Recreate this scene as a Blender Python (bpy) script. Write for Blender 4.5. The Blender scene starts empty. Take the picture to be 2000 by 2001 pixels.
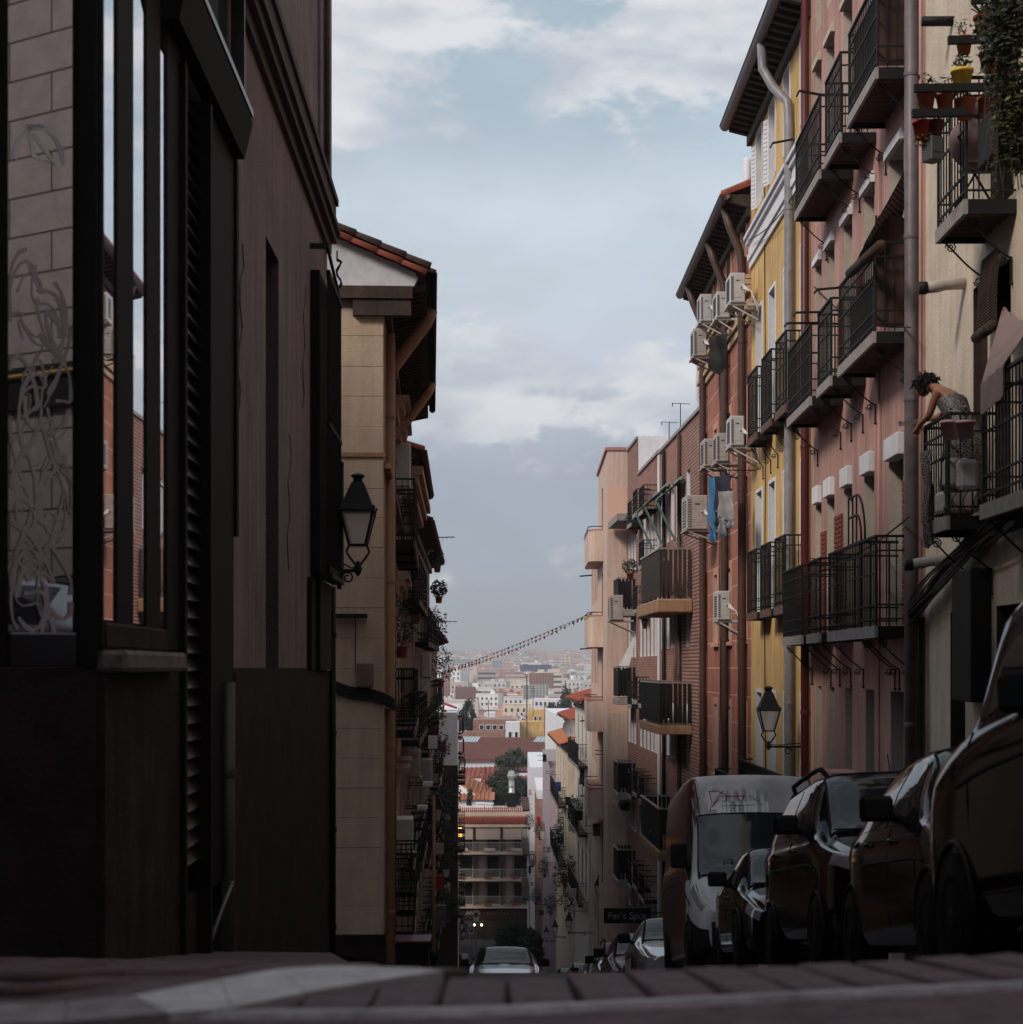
import bpy, math, random
from mathutils import Vector, Matrix, noise
random.seed(7)
R = random.Random(11)
SC = bpy.context.scene
COL = SC.collection
PI = math.pi
# ---------------------------------------------------------------- camera
FOC = 3500.0; CX = 1000.0; HY = 1305.0          # focal length, centre column and horizon row of the photograph
cd = bpy.data.cameras.new('camera'); cam = bpy.data.objects.new('camera', cd); COL.objects.link(cam)
cam.location = (0, 0, 0); cam.rotation_euler = (PI/2, 0, 0)
cd.sensor_width = 36; cd.lens = FOC/2000*36; cd.shift_y = (HY-1000.5)/2000; cd.clip_start = .05; cd.clip_end = 20000
cd.dof.use_dof = True; cd.dof.focus_distance = 45; cd.dof.aperture_fstop = 4.6
SC.camera = cam
SC.render.resolution_x = 1023; SC.render.resolution_y = 1024
# ---------------------------------------------------------------- sky and sun
SUN = Vector((-.62, -.55, .62)).normalized()
W = bpy.data.worlds.new('World'); SC.world = W; W.use_nodes = True
nt = W.node_tree; nt.nodes.clear()
def N(t, nt_=None, **k):
    n = (nt_ or nt).nodes.new(t)
    for a, b in k.items(): setattr(n, a, b)
    return n
def L(a, b, nt_=None): (nt_ or nt).links.new(a, b)
sky = N('ShaderNodeTexSky', sky_type='NISHITA', sun_disc=False)
sky.sun_elevation = math.asin(SUN.z); sky.sun_rotation = math.atan2(SUN.x, SUN.y)
tc = N('ShaderNodeTexCoord'); sx = N('ShaderNodeSeparateXYZ'); L(tc.outputs['Generated'], sx.inputs[0])
zc = N('ShaderNodeMath', operation='MAXIMUM'); L(sx.outputs['Z'], zc.inputs[0]); zc.inputs[1].default_value = 0
grad = N('ShaderNodeValToRGB'); L(zc.outputs[0], grad.inputs[0])
stops = [(0, (.22,.25,.30)), (.05, (.185,.225,.28)), (.11, (.21,.235,.29)), (.155, (.31,.335,.38)), (.19, (.35,.385,.43)), (.25, (.36,.41,.455)),
         (.30, (.26,.325,.37)), (.40, (.25,.315,.365)), (.7, (.26,.32,.375)), (1, (.26,.32,.375))]
while len(grad.color_ramp.elements) < len(stops): grad.color_ramp.elements.new(.5)
for e, (p, c) in zip(grad.color_ramp.elements, stops): e.position = p; e.color = (*c, 1)
mp = N('ShaderNodeMapping'); L(tc.outputs['Generated'], mp.inputs[0]); mp.inputs['Scale'].default_value = (1, 1, 2.1)
mp.inputs['Location'].default_value = (.37, 0.2, .52)
n1 = N('ShaderNodeTexNoise'); L(mp.outputs[0], n1.inputs['Vector'])
n1.inputs['Scale'].default_value = 9.5; n1.inputs['Detail'].default_value = 10; n1.inputs['Roughness'].default_value = .62; n1.inputs['Distortion'].default_value = .15
cov = N('ShaderNodeValToRGB'); L(zc.outputs[0], cov.inputs[0])           # banks of cloud at the heights where they lie
for p, v in ((0, .0), (.05, .12), (.12, .27), (.165, .56), (.20, .12), (.255, .06), (.272, .40), (.33, .50), (.42, .45), (1, .42)):
    if p in (0, 1): e = cov.color_ramp.elements[0 if p == 0 else -1]
    else: e = cov.color_ramp.elements.new(p)
    e.color = (v, v, v, 1)
ad = N('ShaderNodeMath', operation='MULTIPLY_ADD'); L(cov.outputs[0], ad.inputs[0]); ad.inputs[1].default_value = .34; L(n1.outputs['Fac'], ad.inputs[2])
mask = N('ShaderNodeMapRange'); mask.interpolation_type = 'SMOOTHSTEP'; L(ad.outputs[0], mask.inputs[0])
mask.inputs[1].default_value = .60; mask.inputs[2].default_value = .70
mp2 = N('ShaderNodeMapping'); L(tc.outputs['Generated'], mp2.inputs[0]); mp2.inputs['Scale'].default_value = (1, 1, 3.2); mp2.inputs['Location'].default_value = (.1, 0.7, .06)
n2 = N('ShaderNodeTexNoise'); L(mp2.outputs[0], n2.inputs['Vector']); n2.inputs['Scale'].default_value = 9; n2.inputs['Detail'].default_value = 8; n2.inputs['Roughness'].default_value = .55
cc = N('ShaderNodeValToRGB'); L(n2.outputs['Fac'], cc.inputs[0])
cc.color_ramp.elements[0].position = .36; cc.color_ramp.elements[0].color = (.31, .335, .375, 1)
cc.color_ramp.elements[1].position = .52; cc.color_ramp.elements[1].color = (.47, .475, .485, 1)
n3 = N('ShaderNodeTexNoise'); L(mp.outputs[0], n3.inputs['Vector']); n3.inputs['Scale'].default_value = 11; n3.inputs['Detail'].default_value = 8
r3 = N('ShaderNodeMapRange'); L(n3.outputs['Fac'], r3.inputs[0]); r3.inputs[1].default_value = .3; r3.inputs[2].default_value = .7; r3.inputs[3].default_value = .90; r3.inputs[4].default_value = 1.10
g3 = N('ShaderNodeMix', data_type='RGBA', blend_type='MULTIPLY'); g3.inputs['Factor'].default_value = 1; L(grad.outputs[0], g3.inputs['A']); L(r3.outputs[0], g3.inputs['B'])
mx = N('ShaderNodeMix', data_type='RGBA'); L(mask.outputs[0], mx.inputs['Factor']); L(g3.outputs['Result'], mx.inputs['A']); L(cc.outputs[0], mx.inputs['B'])
sc10 = N('ShaderNodeMix', data_type='RGBA', blend_type='MULTIPLY'); sc10.inputs['Factor'].default_value = 1; L(mx.outputs['Result'], sc10.inputs['A']); sc10.inputs['B'].default_value = (10, 10, 10, 1)
ms = N('ShaderNodeMix', data_type='RGBA'); ms.inputs['Factor'].default_value = .93; L(sky.outputs[0], ms.inputs['A']); L(sc10.outputs['Result'], ms.inputs['B'])
bg = N('ShaderNodeBackground'); L(ms.outputs['Result'], bg.inputs[0]); bg.inputs[1].default_value = .1
wo = N('ShaderNodeOutputWorld'); L(bg.outputs[0], wo.inputs[0])
sd = bpy.data.lights.new('sun', 'SUN'); sd.energy = 1.45; sd.angle = math.radians(14); sd.color = (1, .88, .77)
so = bpy.data.objects.new('sun', sd); COL.objects.link(so); so.rotation_euler = SUN.to_track_quat('Z', 'Y').to_euler()
vs = SC.view_settings; SC.display_settings.display_device = 'sRGB'
vs.view_transform = 'Standard'; vs.look = 'None'; vs.gamma = 1; vs.exposure = .8; vs.use_curve_mapping = False
SC.cycles.max_bounces = 6; SC.cycles.volume_bounces = 0
# ---------------------------------------------------------------- materials
MATS = {}
def mat(name, col, rough=.85, metal=0, var=.25, scale=3, bump=.15, bscale=40, spec=.4, streak=0, alpha=None, emit=None, coat=0, brick=None, joints=None, col2=None):
    if name in MATS: return MATS[name]
    m = bpy.data.materials.new(name); m.use_nodes = True; t = m.node_tree; b = t.nodes['Principled BSDF']
    b.inputs['Roughness'].default_value = rough; b.inputs['Metallic'].default_value = metal
    b.inputs['Specular IOR Level'].default_value = spec
    if coat: b.inputs['Coat Weight'].default_value = coat*.35; b.inputs['Coat Roughness'].default_value = .08
    c = N('ShaderNodeTexCoord', t); src = c.outputs['Object']
    hgt = None
    last = None
    if brick:
        s3 = N('ShaderNodeSeparateXYZ', t); L(src, s3.inputs[0], t)
        cb = N('ShaderNodeCombineXYZ', t); L(s3.outputs['X'], cb.inputs['X'], t); L(s3.outputs['Z'], cb.inputs['Y'], t)
        bt = N('ShaderNodeTexBrick', t); L(cb.outputs[0], bt.inputs['Vector'], t)
        bt.inputs['Scale'].default_value = 1; bt.inputs['Brick Width'].default_value = brick[0]; bt.inputs['Row Height'].default_value = brick[1]
        bt.inputs['Mortar Size'].default_value = brick[2]; bt.inputs['Color1'].default_value = (*col, 1)
        bt.inputs['Color2'].default_value = (*(col2 or [x*.7 for x in col]), 1); bt.inputs['Mortar'].default_value = (*brick[3], 1); bt.inputs['Bias'].default_value = 0
        last = bt.outputs['Color']; hgt = bt.outputs['Fac']
    n = N('ShaderNodeTexNoise', t); L(src, n.inputs['Vector'], t); n.inputs['Scale'].default_value = scale; n.inputs['Detail'].default_value = 6; n.inputs['Roughness'].default_value = .6
    r = N('ShaderNodeMapRange', t); L(n.outputs['Fac'], r.inputs[0], t); r.inputs[1].default_value = .3; r.inputs[2].default_value = .7
    r.inputs[3].default_value = 1-var; r.inputs[4].default_value = 1+var*.5
    mu = N('ShaderNodeMix', t, data_type='RGBA', blend_type='MULTIPLY'); mu.inputs['Factor'].default_value = 1
    if last: L(last, mu.inputs['A'], t)
    else: mu.inputs['A'].default_value = (*col, 1)
    L(r.outputs[0], mu.inputs['B'], t); last = mu.outputs['Result']
    if streak:                                   # rain stains running down
        mm = N('ShaderNodeMapping', t); L(src, mm.inputs[0], t); mm.inputs['Scale'].default_value = (7, 7, .45)
        ns = N('ShaderNodeTexNoise', t); L(mm.outputs[0], ns.inputs['Vector'], t); ns.inputs['Scale'].default_value = 1; ns.inputs['Detail'].default_value = 7
        rs = N('ShaderNodeMapRange', t); L(ns.outputs['Fac'], rs.inputs[0], t); rs.inputs[1].default_value = .35; rs.inputs[2].default_value = .62
        rs.inputs[3].default_value = 1-streak; rs.inputs[4].default_value = 1.05
        m2 = N('ShaderNodeMix', t, data_type='RGBA', blend_type='MULTIPLY'); m2.inputs['Factor'].default_value = 1
        L(last, m2.inputs['A'], t); L(rs.outputs[0], m2.inputs['B'], t); last = m2.outputs['Result']
    if joints:                                   # fine scored or cast lines of a real render coat
        s3 = N('ShaderNodeSeparateXYZ', t); L(src, s3.inputs[0], t)
        cb = N('ShaderNodeCombineXYZ', t); L(s3.outputs['X'], cb.inputs['X'], t); L(s3.outputs['Z'], cb.inputs['Y'], t)
        bt = N('ShaderNodeTexBrick', t); L(cb.outputs[0], bt.inputs['Vector'], t); bt.inputs['Scale'].default_value = 1
        bt.inputs['Brick Width'].default_value = joints[0]; bt.inputs['Row Height'].default_value = joints[1]; bt.inputs['Mortar Size'].default_value = joints[2]
        m3 = N('ShaderNodeMix', t, data_type='RGBA'); L(bt.outputs['Fac'], m3.inputs['Factor'], t); L(last, m3.inputs['A'], t); m3.inputs['B'].default_value = (*joints[3], 1); last = m3.outputs['Result']
    L(last, b.inputs['Base Color'], t)
    if bump:
        nb = N('ShaderNodeTexNoise', t); L(src, nb.inputs['Vector'], t); nb.inputs['Scale'].default_value = bscale; nb.inputs['Detail'].default_value = 4
        bp = N('ShaderNodeBump', t); bp.inputs['Strength'].default_value = bump; bp.inputs['Distance'].default_value = .02
        L(nb.outputs['Fac'], bp.inputs['Height'], t); L(bp.outputs[0], b.inputs['Normal'], t)
        if hgt:
            b2 = N('ShaderNodeBump', t); b2.invert = True; b2.inputs['Strength'].default_value = .8; b2.inputs['Distance'].default_value = .01
            L(hgt, b2.inputs['Height'], t); L(bp.outputs[0], b2.inputs['Normal'], t); L(b2.outputs[0], b.inputs['Normal'], t)
    if emit: b.inputs['Emission Color'].default_value = (*emit[0], 1); b.inputs['Emission Strength'].default_value = emit[1]
    if alpha: b.inputs['Alpha'].default_value = alpha
    MATS[name] = m; return m
M = dict(
 pink=mat('pink_plaster', (.50,.285,.25), var=.26, scale=.9, streak=.26, bump=.3),
 cream=mat('cream_plaster', (.64,.54,.43), var=.2, scale=1.6, streak=.1, bump=.5, bscale=25),
 yellow=mat('yellow_plaster', (.70,.46,.19), var=.24, scale=.8, streak=.28, bump=.25),
 orange=mat('terracotta_render', (.40,.155,.11), var=.3, scale=1.2, streak=.3, joints=(1.1,.62,.012,(.64,.38,.29))),
 white=mat('white_paint', (.72,.72,.76), var=.12, scale=4, bump=.1),
 offwhite=mat('offwhite_stucco', (.60,.56,.52), var=.15, scale=3, streak=.1),
 jamb=mat('pale_jamb', (.50,.44,.37), var=.15, scale=4),
 brick=mat('red_brick', (.36,.155,.115), brick=(.26,.075,.012,(.34,.24,.20)), var=.25, scale=2, streak=.15, col2=(.27,.11,.08)),
 brickl=mat('pale_brick', (.44,.24,.19), brick=(.5,.10,.022,(.12,.07,.065)), var=.25, scale=2, streak=.15, col2=(.38,.20,.155)),
 sbrick=mat('brick_clay', (.24,.055,.04), var=.35, scale=9),
 peach=mat('peach_render', (.61,.46,.385), var=.16, scale=.5, streak=.2, joints=(30,1.75,.012,(.66,.44,.35))),
 peachb=mat('peach_band', (.40,.19,.15), var=.1),
 mauve=mat('mauve_plaster', (.25,.18,.185), var=.32, scale=1.1, streak=.3, bump=.9, bscale=60),
 mauve2=mat('mauve_trim', (.075,.05,.05), var=.25, scale=3, bump=.6),
 plinth=mat('dark_granite', (.026,.019,.021), rough=.75, spec=.1, var=.65, scale=2.2, bump=.4),
 plinth2=mat('brown_granite', (.042,.027,.030), rough=.75, spec=.1, var=.6, scale=2.5, bump=.4, streak=.4),
 stone=mat('cream_limestone', (.50,.375,.28), var=.12, scale=3, streak=.1, bump=.35, bscale=30),
 mortar=mat('lime_mortar', (.36,.26,.19), var=.2),
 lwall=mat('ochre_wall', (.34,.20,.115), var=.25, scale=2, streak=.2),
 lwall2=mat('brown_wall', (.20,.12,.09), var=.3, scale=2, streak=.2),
 iron=mat('black_iron', (.010,.009,.010), rough=.62, var=.3, scale=20, bump=.1, spec=.25),
 gloss=mat('black_gloss_metal', (.012,.011,.013), rough=.18, var=.3, scale=6, bump=.02, spec=.6),
 satin=mat('black_satin_metal', (.010,.009,.010), rough=.75, var=.3, scale=6, bump=.05, spec=.12),
 slat=mat('louvre_metal', (.035,.032,.035), rough=.28, metal=.5, var=.3, scale=6, bump=.05),
 wood=mat('dark_wood', (.05,.03,.024), rough=.7, var=.4, scale=6, streak=.4),
 woodm=mat('reed_screen', (.075,.04,.028), rough=.9, var=.4, scale=3, streak=.6),
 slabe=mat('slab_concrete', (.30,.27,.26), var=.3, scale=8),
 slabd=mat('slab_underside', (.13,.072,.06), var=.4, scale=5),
 pipe=mat('grey_pipe', (.15,.125,.135), rough=.45, var=.3, scale=5, streak=.25),
 pipel=mat('zinc_pipe', (.27,.26,.28), rough=.4, var=.3, scale=6, streak=.3),
 piper=mat('oxblood_pipe', (.09,.012,.016), rough=.45, var=.2),
 pipeb=mat('brown_pipe', (.30,.17,.105), rough=.55, var=.2),
 piped=mat('dark_brown_pipe', (.07,.035,.028), rough=.5, var=.3),
 tile=mat('clay_tile', (.30,.075,.045), var=.45, scale=5, bump=.3),
 tiled=mat('mossy_tile', (.085,.05,.04), var=.5, scale=6, bump=.6),
 tileo=mat('orange_tile', (.42,.16,.08), var=.35, scale=3),
 glass=mat('window_glass', (.02,.022,.028), rough=.06, var=.1, bump=0, spec=.9),
 acw=mat('ac_casing', (.50,.49,.48), rough=.5, var=.12, scale=8, bump=.03),
 acg=mat('ac_casing_aged', (.40,.36,.34), rough=.55, var=.2, scale=8, bump=.03),
 acd=mat('ac_grille', (.06,.06,.065), rough=.5, var=.2),
 pvc=mat('white_hose', (.60,.57,.54), rough=.5, var=.1),
 leaf=mat('leaves', (.035,.045,.02), rough=.6, var=.6, scale=9, bump=0),
 leaf2=mat('leaves_yellowish', (.12,.11,.035), rough=.6, var=.6, scale=9, bump=0),
 leaf3=mat('conifer_leaves', (.022,.034,.022), rough=.7, var=.6, scale=2, bump=0),
 terra=mat('terracotta_pot', (.36,.10,.06), var=.25, scale=10),
 ypot=mat('yellow_pot', (.66,.42,.05), rough=.5, var=.1),
 ppot=mat('pink_pot', (.62,.36,.36), rough=.5, var=.1),
 asphalt=mat('asphalt', (.045,.04,.043), rough=.8, var=.3, scale=3, bump=.5, bscale=80),
 earth=mat('valley_ground', (.16,.14,.125), var=.5, scale=.02, bump=0),
 sett=mat('granite_sett', (.135,.092,.10), rough=.75, spec=.2, var=.45, scale=14, bump=.5, bscale=90),
 settl=mat('pale_granite', (.48,.465,.47), rough=.7, var=.3, scale=10, bump=.4, bscale=90),
 grout=mat('dirty_joint', (.03,.018,.02), var=.4, scale=8),
 settr=mat('red_paving', (.10,.058,.064), spec=.2, rough=.75, var=.4, scale=9, bump=.4),
 paving=mat('grey_paving', (.09,.08,.08), rough=.8, var=.35, scale=4, bump=.3),
 rubber=mat('rubber', (.006,.006,.006), spec=.1, rough=.9, var=.2),
 chrome=mat('chrome', (.6,.6,.62), rough=.15, metal=1, var=.1, bump=0),
 lens=mat('headlamp_lens', (.30,.30,.32), rough=.12, metal=.3, var=.3, scale=14, bump=.05, spec=1),

 cardark=mat('carpaint_graphite', (.006,.005,.005), rough=.06, spec=.2, var=.05, bump=0),
 carblk=mat('carpaint_black', (.006,.005,.006), rough=.05, spec=.26, var=.05, bump=0),
 cargrey=mat('carpaint_grey', (.014,.011,.012), rough=.08, spec=.25, var=.05, bump=0),
 carslv=mat('carpaint_silver', (.50,.51,.53), rough=.25, metal=.7, var=.05, bump=0, coat=1),
 carred=mat('carpaint_maroon', (.085,.02,.018), rough=.35, var=.35, scale=4, bump=.05, coat=.3),
 vanw=mat('van_faded_white', (.46,.44,.455), rough=.45, var=.3, scale=2.2, bump=.05),
 plast=mat('black_plastic', (.010,.009,.010), spec=.15, rough=.65, var=.2),
 carglass=mat('car_glass', (.02,.022,.028), rough=.04, var=.1, bump=0, spec=.45),
 skin=mat('skin', (.42,.19,.125), rough=.5, var=.1, scale=8, bump=.05),
 hair=mat('dark_hair', (.012,.008,.008), rough=.55, var=.4, scale=20),
 blue=mat('blue_cloth', (.06,.20,.40), var=.2), navy=mat('navy_cloth', (.03,.03,.06), var=.3), grey=mat('grey_cloth', (.30,.29,.30), var=.2),
 canvas=mat('awning_canvas', (.46,.38,.33), var=.2, scale=6), whitec=mat('white_canvas', (.75,.75,.75), var=.1),
 green=mat('green_metal', (.16,.24,.22), rough=.5, var=.2),
 red=mat('red_plastic', (.35,.02,.03), rough=.5, var=.2), fuchsia=mat('fuchsia_flag', (.5,.03,.15), var=.2),
 lilac=mat('lilac_plaster', (.36,.30,.36), var=.1, scale=.6, streak=.1),
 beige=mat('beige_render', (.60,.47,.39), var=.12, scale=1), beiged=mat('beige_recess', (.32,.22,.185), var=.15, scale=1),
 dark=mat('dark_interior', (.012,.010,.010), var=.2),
 amber=mat('amber_lamp', (.8,.3,.05), emit=((1,.32,.05), 4)), warm=mat('warm_bulb', (.9,.7,.4), emit=((1,.72,.4), 5)),
 signb=mat('sign_blue', (.02,.035,.16), rough=.4, var=.05), signr=mat('sign_red', (.35,.02,.02), rough=.4, var=.05), signw=mat('sign_white', (.62,.62,.62), rough=.4, var=.08),
 ltr=mat('letter_grey', (.42,.38,.36), rough=.5, var=.1), ltrr=mat('letter_oxblood', (.20,.09,.08), rough=.5, var=.1),
 ink=mat('marker_ink', (.02,.018,.03), rough=.5, var=.1), inkr=mat('marker_red', (.35,.03,.09), rough=.5, var=.1),
 steel=mat('galvanised_steel', (.50,.49,.48), rough=.35, metal=.8, var=.2),
 solar=mat('skylight_glass', (.28,.36,.38), rough=.2, var=.15, scale=1),
)
for k_ in ('cardark', 'carblk', 'cargrey'): M[k_].node_tree.nodes['Principled BSDF'].inputs['Specular Tint'].default_value = (.62, .76, 1, 1)
def pane_mat(name, refl):                      # reflective shopfront glass: dark body under a mirror-like coat
    m = bpy.data.materials.new(name); m.use_nodes = True; t = m.node_tree; t.nodes.clear()
    g = N('ShaderNodeBsdfGlossy', t); g.inputs['Roughness'].default_value = .015; g.inputs['Color'].default_value = (.95,.95,.97,1)
    d = N('ShaderNodeBsdfDiffuse', t); d.inputs['Color'].default_value = (.02,.018,.02,1)
    x = N('ShaderNodeMixShader', t); x.inputs[0].default_value = refl; L(d.outputs[0], x.inputs[1], t); L(g.outputs[0], x.inputs[2], t)
    o = N('ShaderNodeOutputMaterial', t); L(x.outputs[0], o.inputs[0], t); return m
def trans_mat(name, c):                        # frosted glass that lets the sky through
    m = bpy.data.materials.new(name); m.use_nodes = True; t = m.node_tree; t.nodes.clear()
    a = N('ShaderNodeBsdfDiffuse', t); a.inputs['Color'].default_value = c; d = N('ShaderNodeBsdfTranslucent', t); d.inputs['Color'].default_value = c
    y = N('ShaderNodeMixShader', t); y.inputs[0].default_value = .5; L(a.outputs[0], y.inputs[1], t); L(d.outputs[0], y.inputs[2], t)
    c2 = N('ShaderNodeBsdfTransparent', t); x = N('ShaderNodeMixShader', t); x.inputs[0].default_value = .5; L(y.outputs[0], x.inputs[1], t); L(c2.outputs[0], x.inputs[2], t)
    o = N('ShaderNodeOutputMaterial', t); L(x.outputs[0], o.inputs[0], t); return m
M['lampg'] = trans_mat('frosted_lamp_glass', (.86,.80,.80,1))
M['mirror'] = pane_mat('coated_shop_glass', .82); M['mirror2'] = pane_mat('tinted_shop_glass', .34)
# ---------------------------------------------------------------- mesh builder
class MB:
    def __init__(s): s.v = []; s.f = []; s.m = []; s.smooth = []
    def add(s, vs, fs, mi=0, sm=False):
        o = len(s.v); s.v += [tuple(v) for v in vs]
        for f in fs: s.f.append([i+o for i in f]); s.m.append(mi); s.smooth.append(sm)
        return s
    def box(s, x0, x1, y0, y1, z0, z1, mi=0, bv=0):
        x0, x1 = min(x0, x1), max(x0, x1); y0, y1 = min(y0, y1), max(y0, y1); z0, z1 = min(z0, z1), max(z0, z1)
        if bv:                                   # chamfered vertical and top edges
            b = min(bv, (x1-x0)*.3, (y1-y0)*.3, (z1-z0)*.3)
            def ring(i, z): return [(x0+i,y0+b+i*.0,z),(x0+b,y0+i,z),(x1-b,y0+i,z),(x1-i,y0+b,z),(x1-i,y1-b,z),(x1-b,y1-i,z),(x0+b,y1-i,z),(x0+i,y1-b,z)]
            rs = ring(b*.6, z0)+ring(0, z0+b)+ring(0, z1-b)+ring(b*.6, z1)
            fs = [[7,6,5,4,3,2,1,0], [24,25,26,27,28,29,30,31]]
            for k in range(3):
                for i in range(8): a = k*8; j = (i+1) % 8; fs.append([a+i, a+j, a+8+j, a+8+i])
            return s.add(rs, fs, mi)
        return s.add([(x0,y0,z0),(x1,y0,z0),(x1,y1,z0),(x0,y1,z0),(x0,y0,z1),(x1,y0,z1),(x1,y1,z1),(x0,y1,z1)],
                     [(0,3,2,1),(4,5,6,7),(0,1,5,4),(1,2,6,5),(2,3,7,6),(3,0,4,7)], mi)
    def quad(s, a, b, c, d, mi=0): return s.add([a,b,c,d], [(0,1,2,3)], mi)
    def poly(s, pts, mi=0): return s.add(pts, [list(range(len(pts)))], mi)
    def prism(s, pts, d, mi=0):                  # polygon extruded along vector d
        n = len(pts); d = Vector(d); q = [Vector(p) for p in pts]; r = [p+d for p in q]
        return s.add(q+r, [list(range(n))[::-1], [i+n for i in range(n)]]+[[i, (i+1) % n, (i+1) % n+n, i+n] for i in range(n)], mi)
    def bar(s, a, b, w, h=None, mi=0, up=(0,0,1)):
        a = Vector(a); b = Vector(b); d = (b-a)
        if d.length < 1e-6: return s
        d.normalize(); u = Vector(up)
        if abs(d.dot(u)) > .98: u = Vector((1,0,0))
        x = d.cross(u).normalized()*w/2; y = x.cross(d).normalized()*(h or w)/2
        vs = [a-x-y, a+x-y, a+x+y, a-x+y, b-x-y, b+x-y, b+x+y, b-x+y]
        return s.add(vs, [(0,1,2,3)[::-1], (4,5,6,7)[::-1], (0,1,5,4), (1,2,6,5), (2,3,7,6), (3,0,4,7)], mi)
    def tube(s, pts, r, n=8, mi=0, closed=False, cap=True):
        pts = [Vector(p) for p in pts]; rs = r if isinstance(r, (list, tuple)) else [r]*len(pts); vs = []; fs = []
        pu = None
        for i, p in enumerate(pts):
            d = ((pts[min(i+1, len(pts)-1)]-pts[max(i-1, 0)]) if not closed else pts[(i+1) % len(pts)]-pts[i-1])
            d = d.normalized() if d.length > 1e-9 else Vector((0,0,1))
            if pu is None: pu = d.orthogonal().normalized()
            u = (pu-d*pu.dot(d)); u = u.normalized() if u.length > 1e-6 else d.orthogonal().normalized(); pu = u; w = d.cross(u)
            for k in range(n): a = 2*PI*k/n; vs.append(p+(u*math.cos(a)+w*math.sin(a))*rs[i])
        m = len(pts); R_ = m if closed else m-1
        for i in range(R_):
            for k in range(n): a = i*n; b = ((i+1) % m)*n; fs.append((a+k, a+(k+1) % n, b+(k+1) % n, b+k))
        if cap and not closed: fs.append(list(range(n))[::-1]); fs.append([(m-1)*n+k for k in range(n)])
        return s.add(vs, fs, mi, n > 5)
    def lathe(s, prof, n=16, c=(0,0,0), mi=0):
        vs = [(c[0]+r*math.cos(2*PI*k/n), c[1]+r*math.sin(2*PI*k/n), c[2]+z) for r, z in prof for k in range(n)]; fs = []
        for i in range(len(prof)-1):
            for k in range(n): fs.append((i*n+k, i*n+(k+1) % n, (i+1)*n+(k+1) % n, (i+1)*n+k))
        return s.add(vs, fs, mi, True)
    def ball(s, c, r, n=10, m=7, mi=0):
        r = r if isinstance(r, (tuple, list)) else (r, r, r); c = Vector(c)
        vs = [c+Vector((r[0]*math.sin(PI*i/m)*math.cos(2*PI*k/n), r[1]*math.sin(PI*i/m)*math.sin(2*PI*k/n), r[2]*math.cos(PI*i/m))) for i in range(m+1) for k in range(n)]
        return s.add(vs, [(i*n+k, (i+1)*n+k, (i+1)*n+(k+1) % n, i*n+(k+1) % n) for i in range(m) for k in range(n)], mi, True)
    def leaves(s, c, rad, n, size, mi=0, rr=R, shell=.35):
        c = Vector(c); vs = []; fs = []
        for i in range(n):
            d = Vector((rr.gauss(0,1), rr.gauss(0,1), rr.gauss(0,1))).normalized()*(shell+(1-shell)*rr.random()**.6)
            p = c+Vector((d.x*rad[0], d.y*rad[1], d.z*rad[2]))
            a = Vector((rr.gauss(0,1), rr.gauss(0,1), rr.gauss(0,.7))).normalized(); b = a.orthogonal().normalized()
            l = size*(.6+.8*rr.random()); w = l*.4
            o = len(vs); vs += [p-a*l*.5, p+b*w*.5, p+a*l*.5, p-b*w*.5]; fs.append((o, o+1, o+2, o+3))
        return s.add(vs, fs, mi)
    def mesh(s, name, mats):
        me = bpy.data.meshes.new(name); me.from_pydata(s.v, [], s.f)
        for m in (mats if isinstance(mats, (list, tuple)) else [mats]): me.materials.append(M[m] if isinstance(m, str) else m)
        me.polygons.foreach_set('material_index', s.m); me.polygons.foreach_set('use_smooth', s.smooth); me.update(); return me
def obj(name, me, parent=None, loc=None, rot=None, kind=None, label=None):
    o = bpy.data.objects.new(name, me); COL.objects.link(o)
    if parent: o.parent = parent
    if loc is not None: o.location = loc
    if rot is not None: o.rotation_euler = rot
    if kind: o['kind'] = kind
    if label: o['label'] = label
    return o
def part(name, mb, mats, parent, loc=None, **k): return obj(name, mb.mesh(name, mats), parent, loc, **k)
def tag(o, label, cat, group=None):
    o['label'] = label; o['category'] = cat
    if group: o['group'] = group
    return o
def thing(name, label, cat, loc=(0,0,0), rot=(0,0,0), group=None):
    o = obj(name, None, None, loc, rot); o.empty_display_size = .2; return tag(o, label, cat, group)
def struct(name, mb, mats, loc=None): return obj(name, mb.mesh(name, mats), None, loc, kind='structure')
def copy_tree(o, parent=None):
    c = o.copy(); COL.objects.link(c); c.parent = parent
    for ch in list(o.children): copy_tree(ch, c)
    return c
def at(px, py, Y): return Vector(((px-CX)*Y/FOC, Y, (HY-py)*Y/FOC))
def lerp(tab, x):
    if x <= tab[0][0]: return tab[0][1]
    for (a, b), (c, d) in zip(tab, tab[1:]):
        if x <= c: return b+(d-b)*(x-a)/(c-a)
    return tab[-1][1]
GZ = [(-60,-.3),(-8,-.52),(3.7,-.63),(4.2,-.76),(8,-1.44),(12,-2.09),(16,-2.74),(20.5,-3.47),(24,-4.08),(31,-5.7),(37,-7.0),(42,-8.1),(60,-11.6),(100,-18.6),(150,-25.5),(198,-30),
      (300,-35),(420,-38),(900,-37),(1500,-30),(2500,-13),(4200,22),(5200,36),(9000,-60)]
def gz(Y): return lerp(GZ, Y)
LW = [(8,-1.94),(21,-2.16),(26,-1.86),(40,-2.48),(80,-3.6),(130,-5),(190,-6.3)]
RW = [(3,4.6),(21.5,4.92),(30.3,5.07),(48,5.07),(68,4.5),(88,3.5),(105,3.2),(130,2.6),(165,1.9),(190,1.9)]
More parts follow.
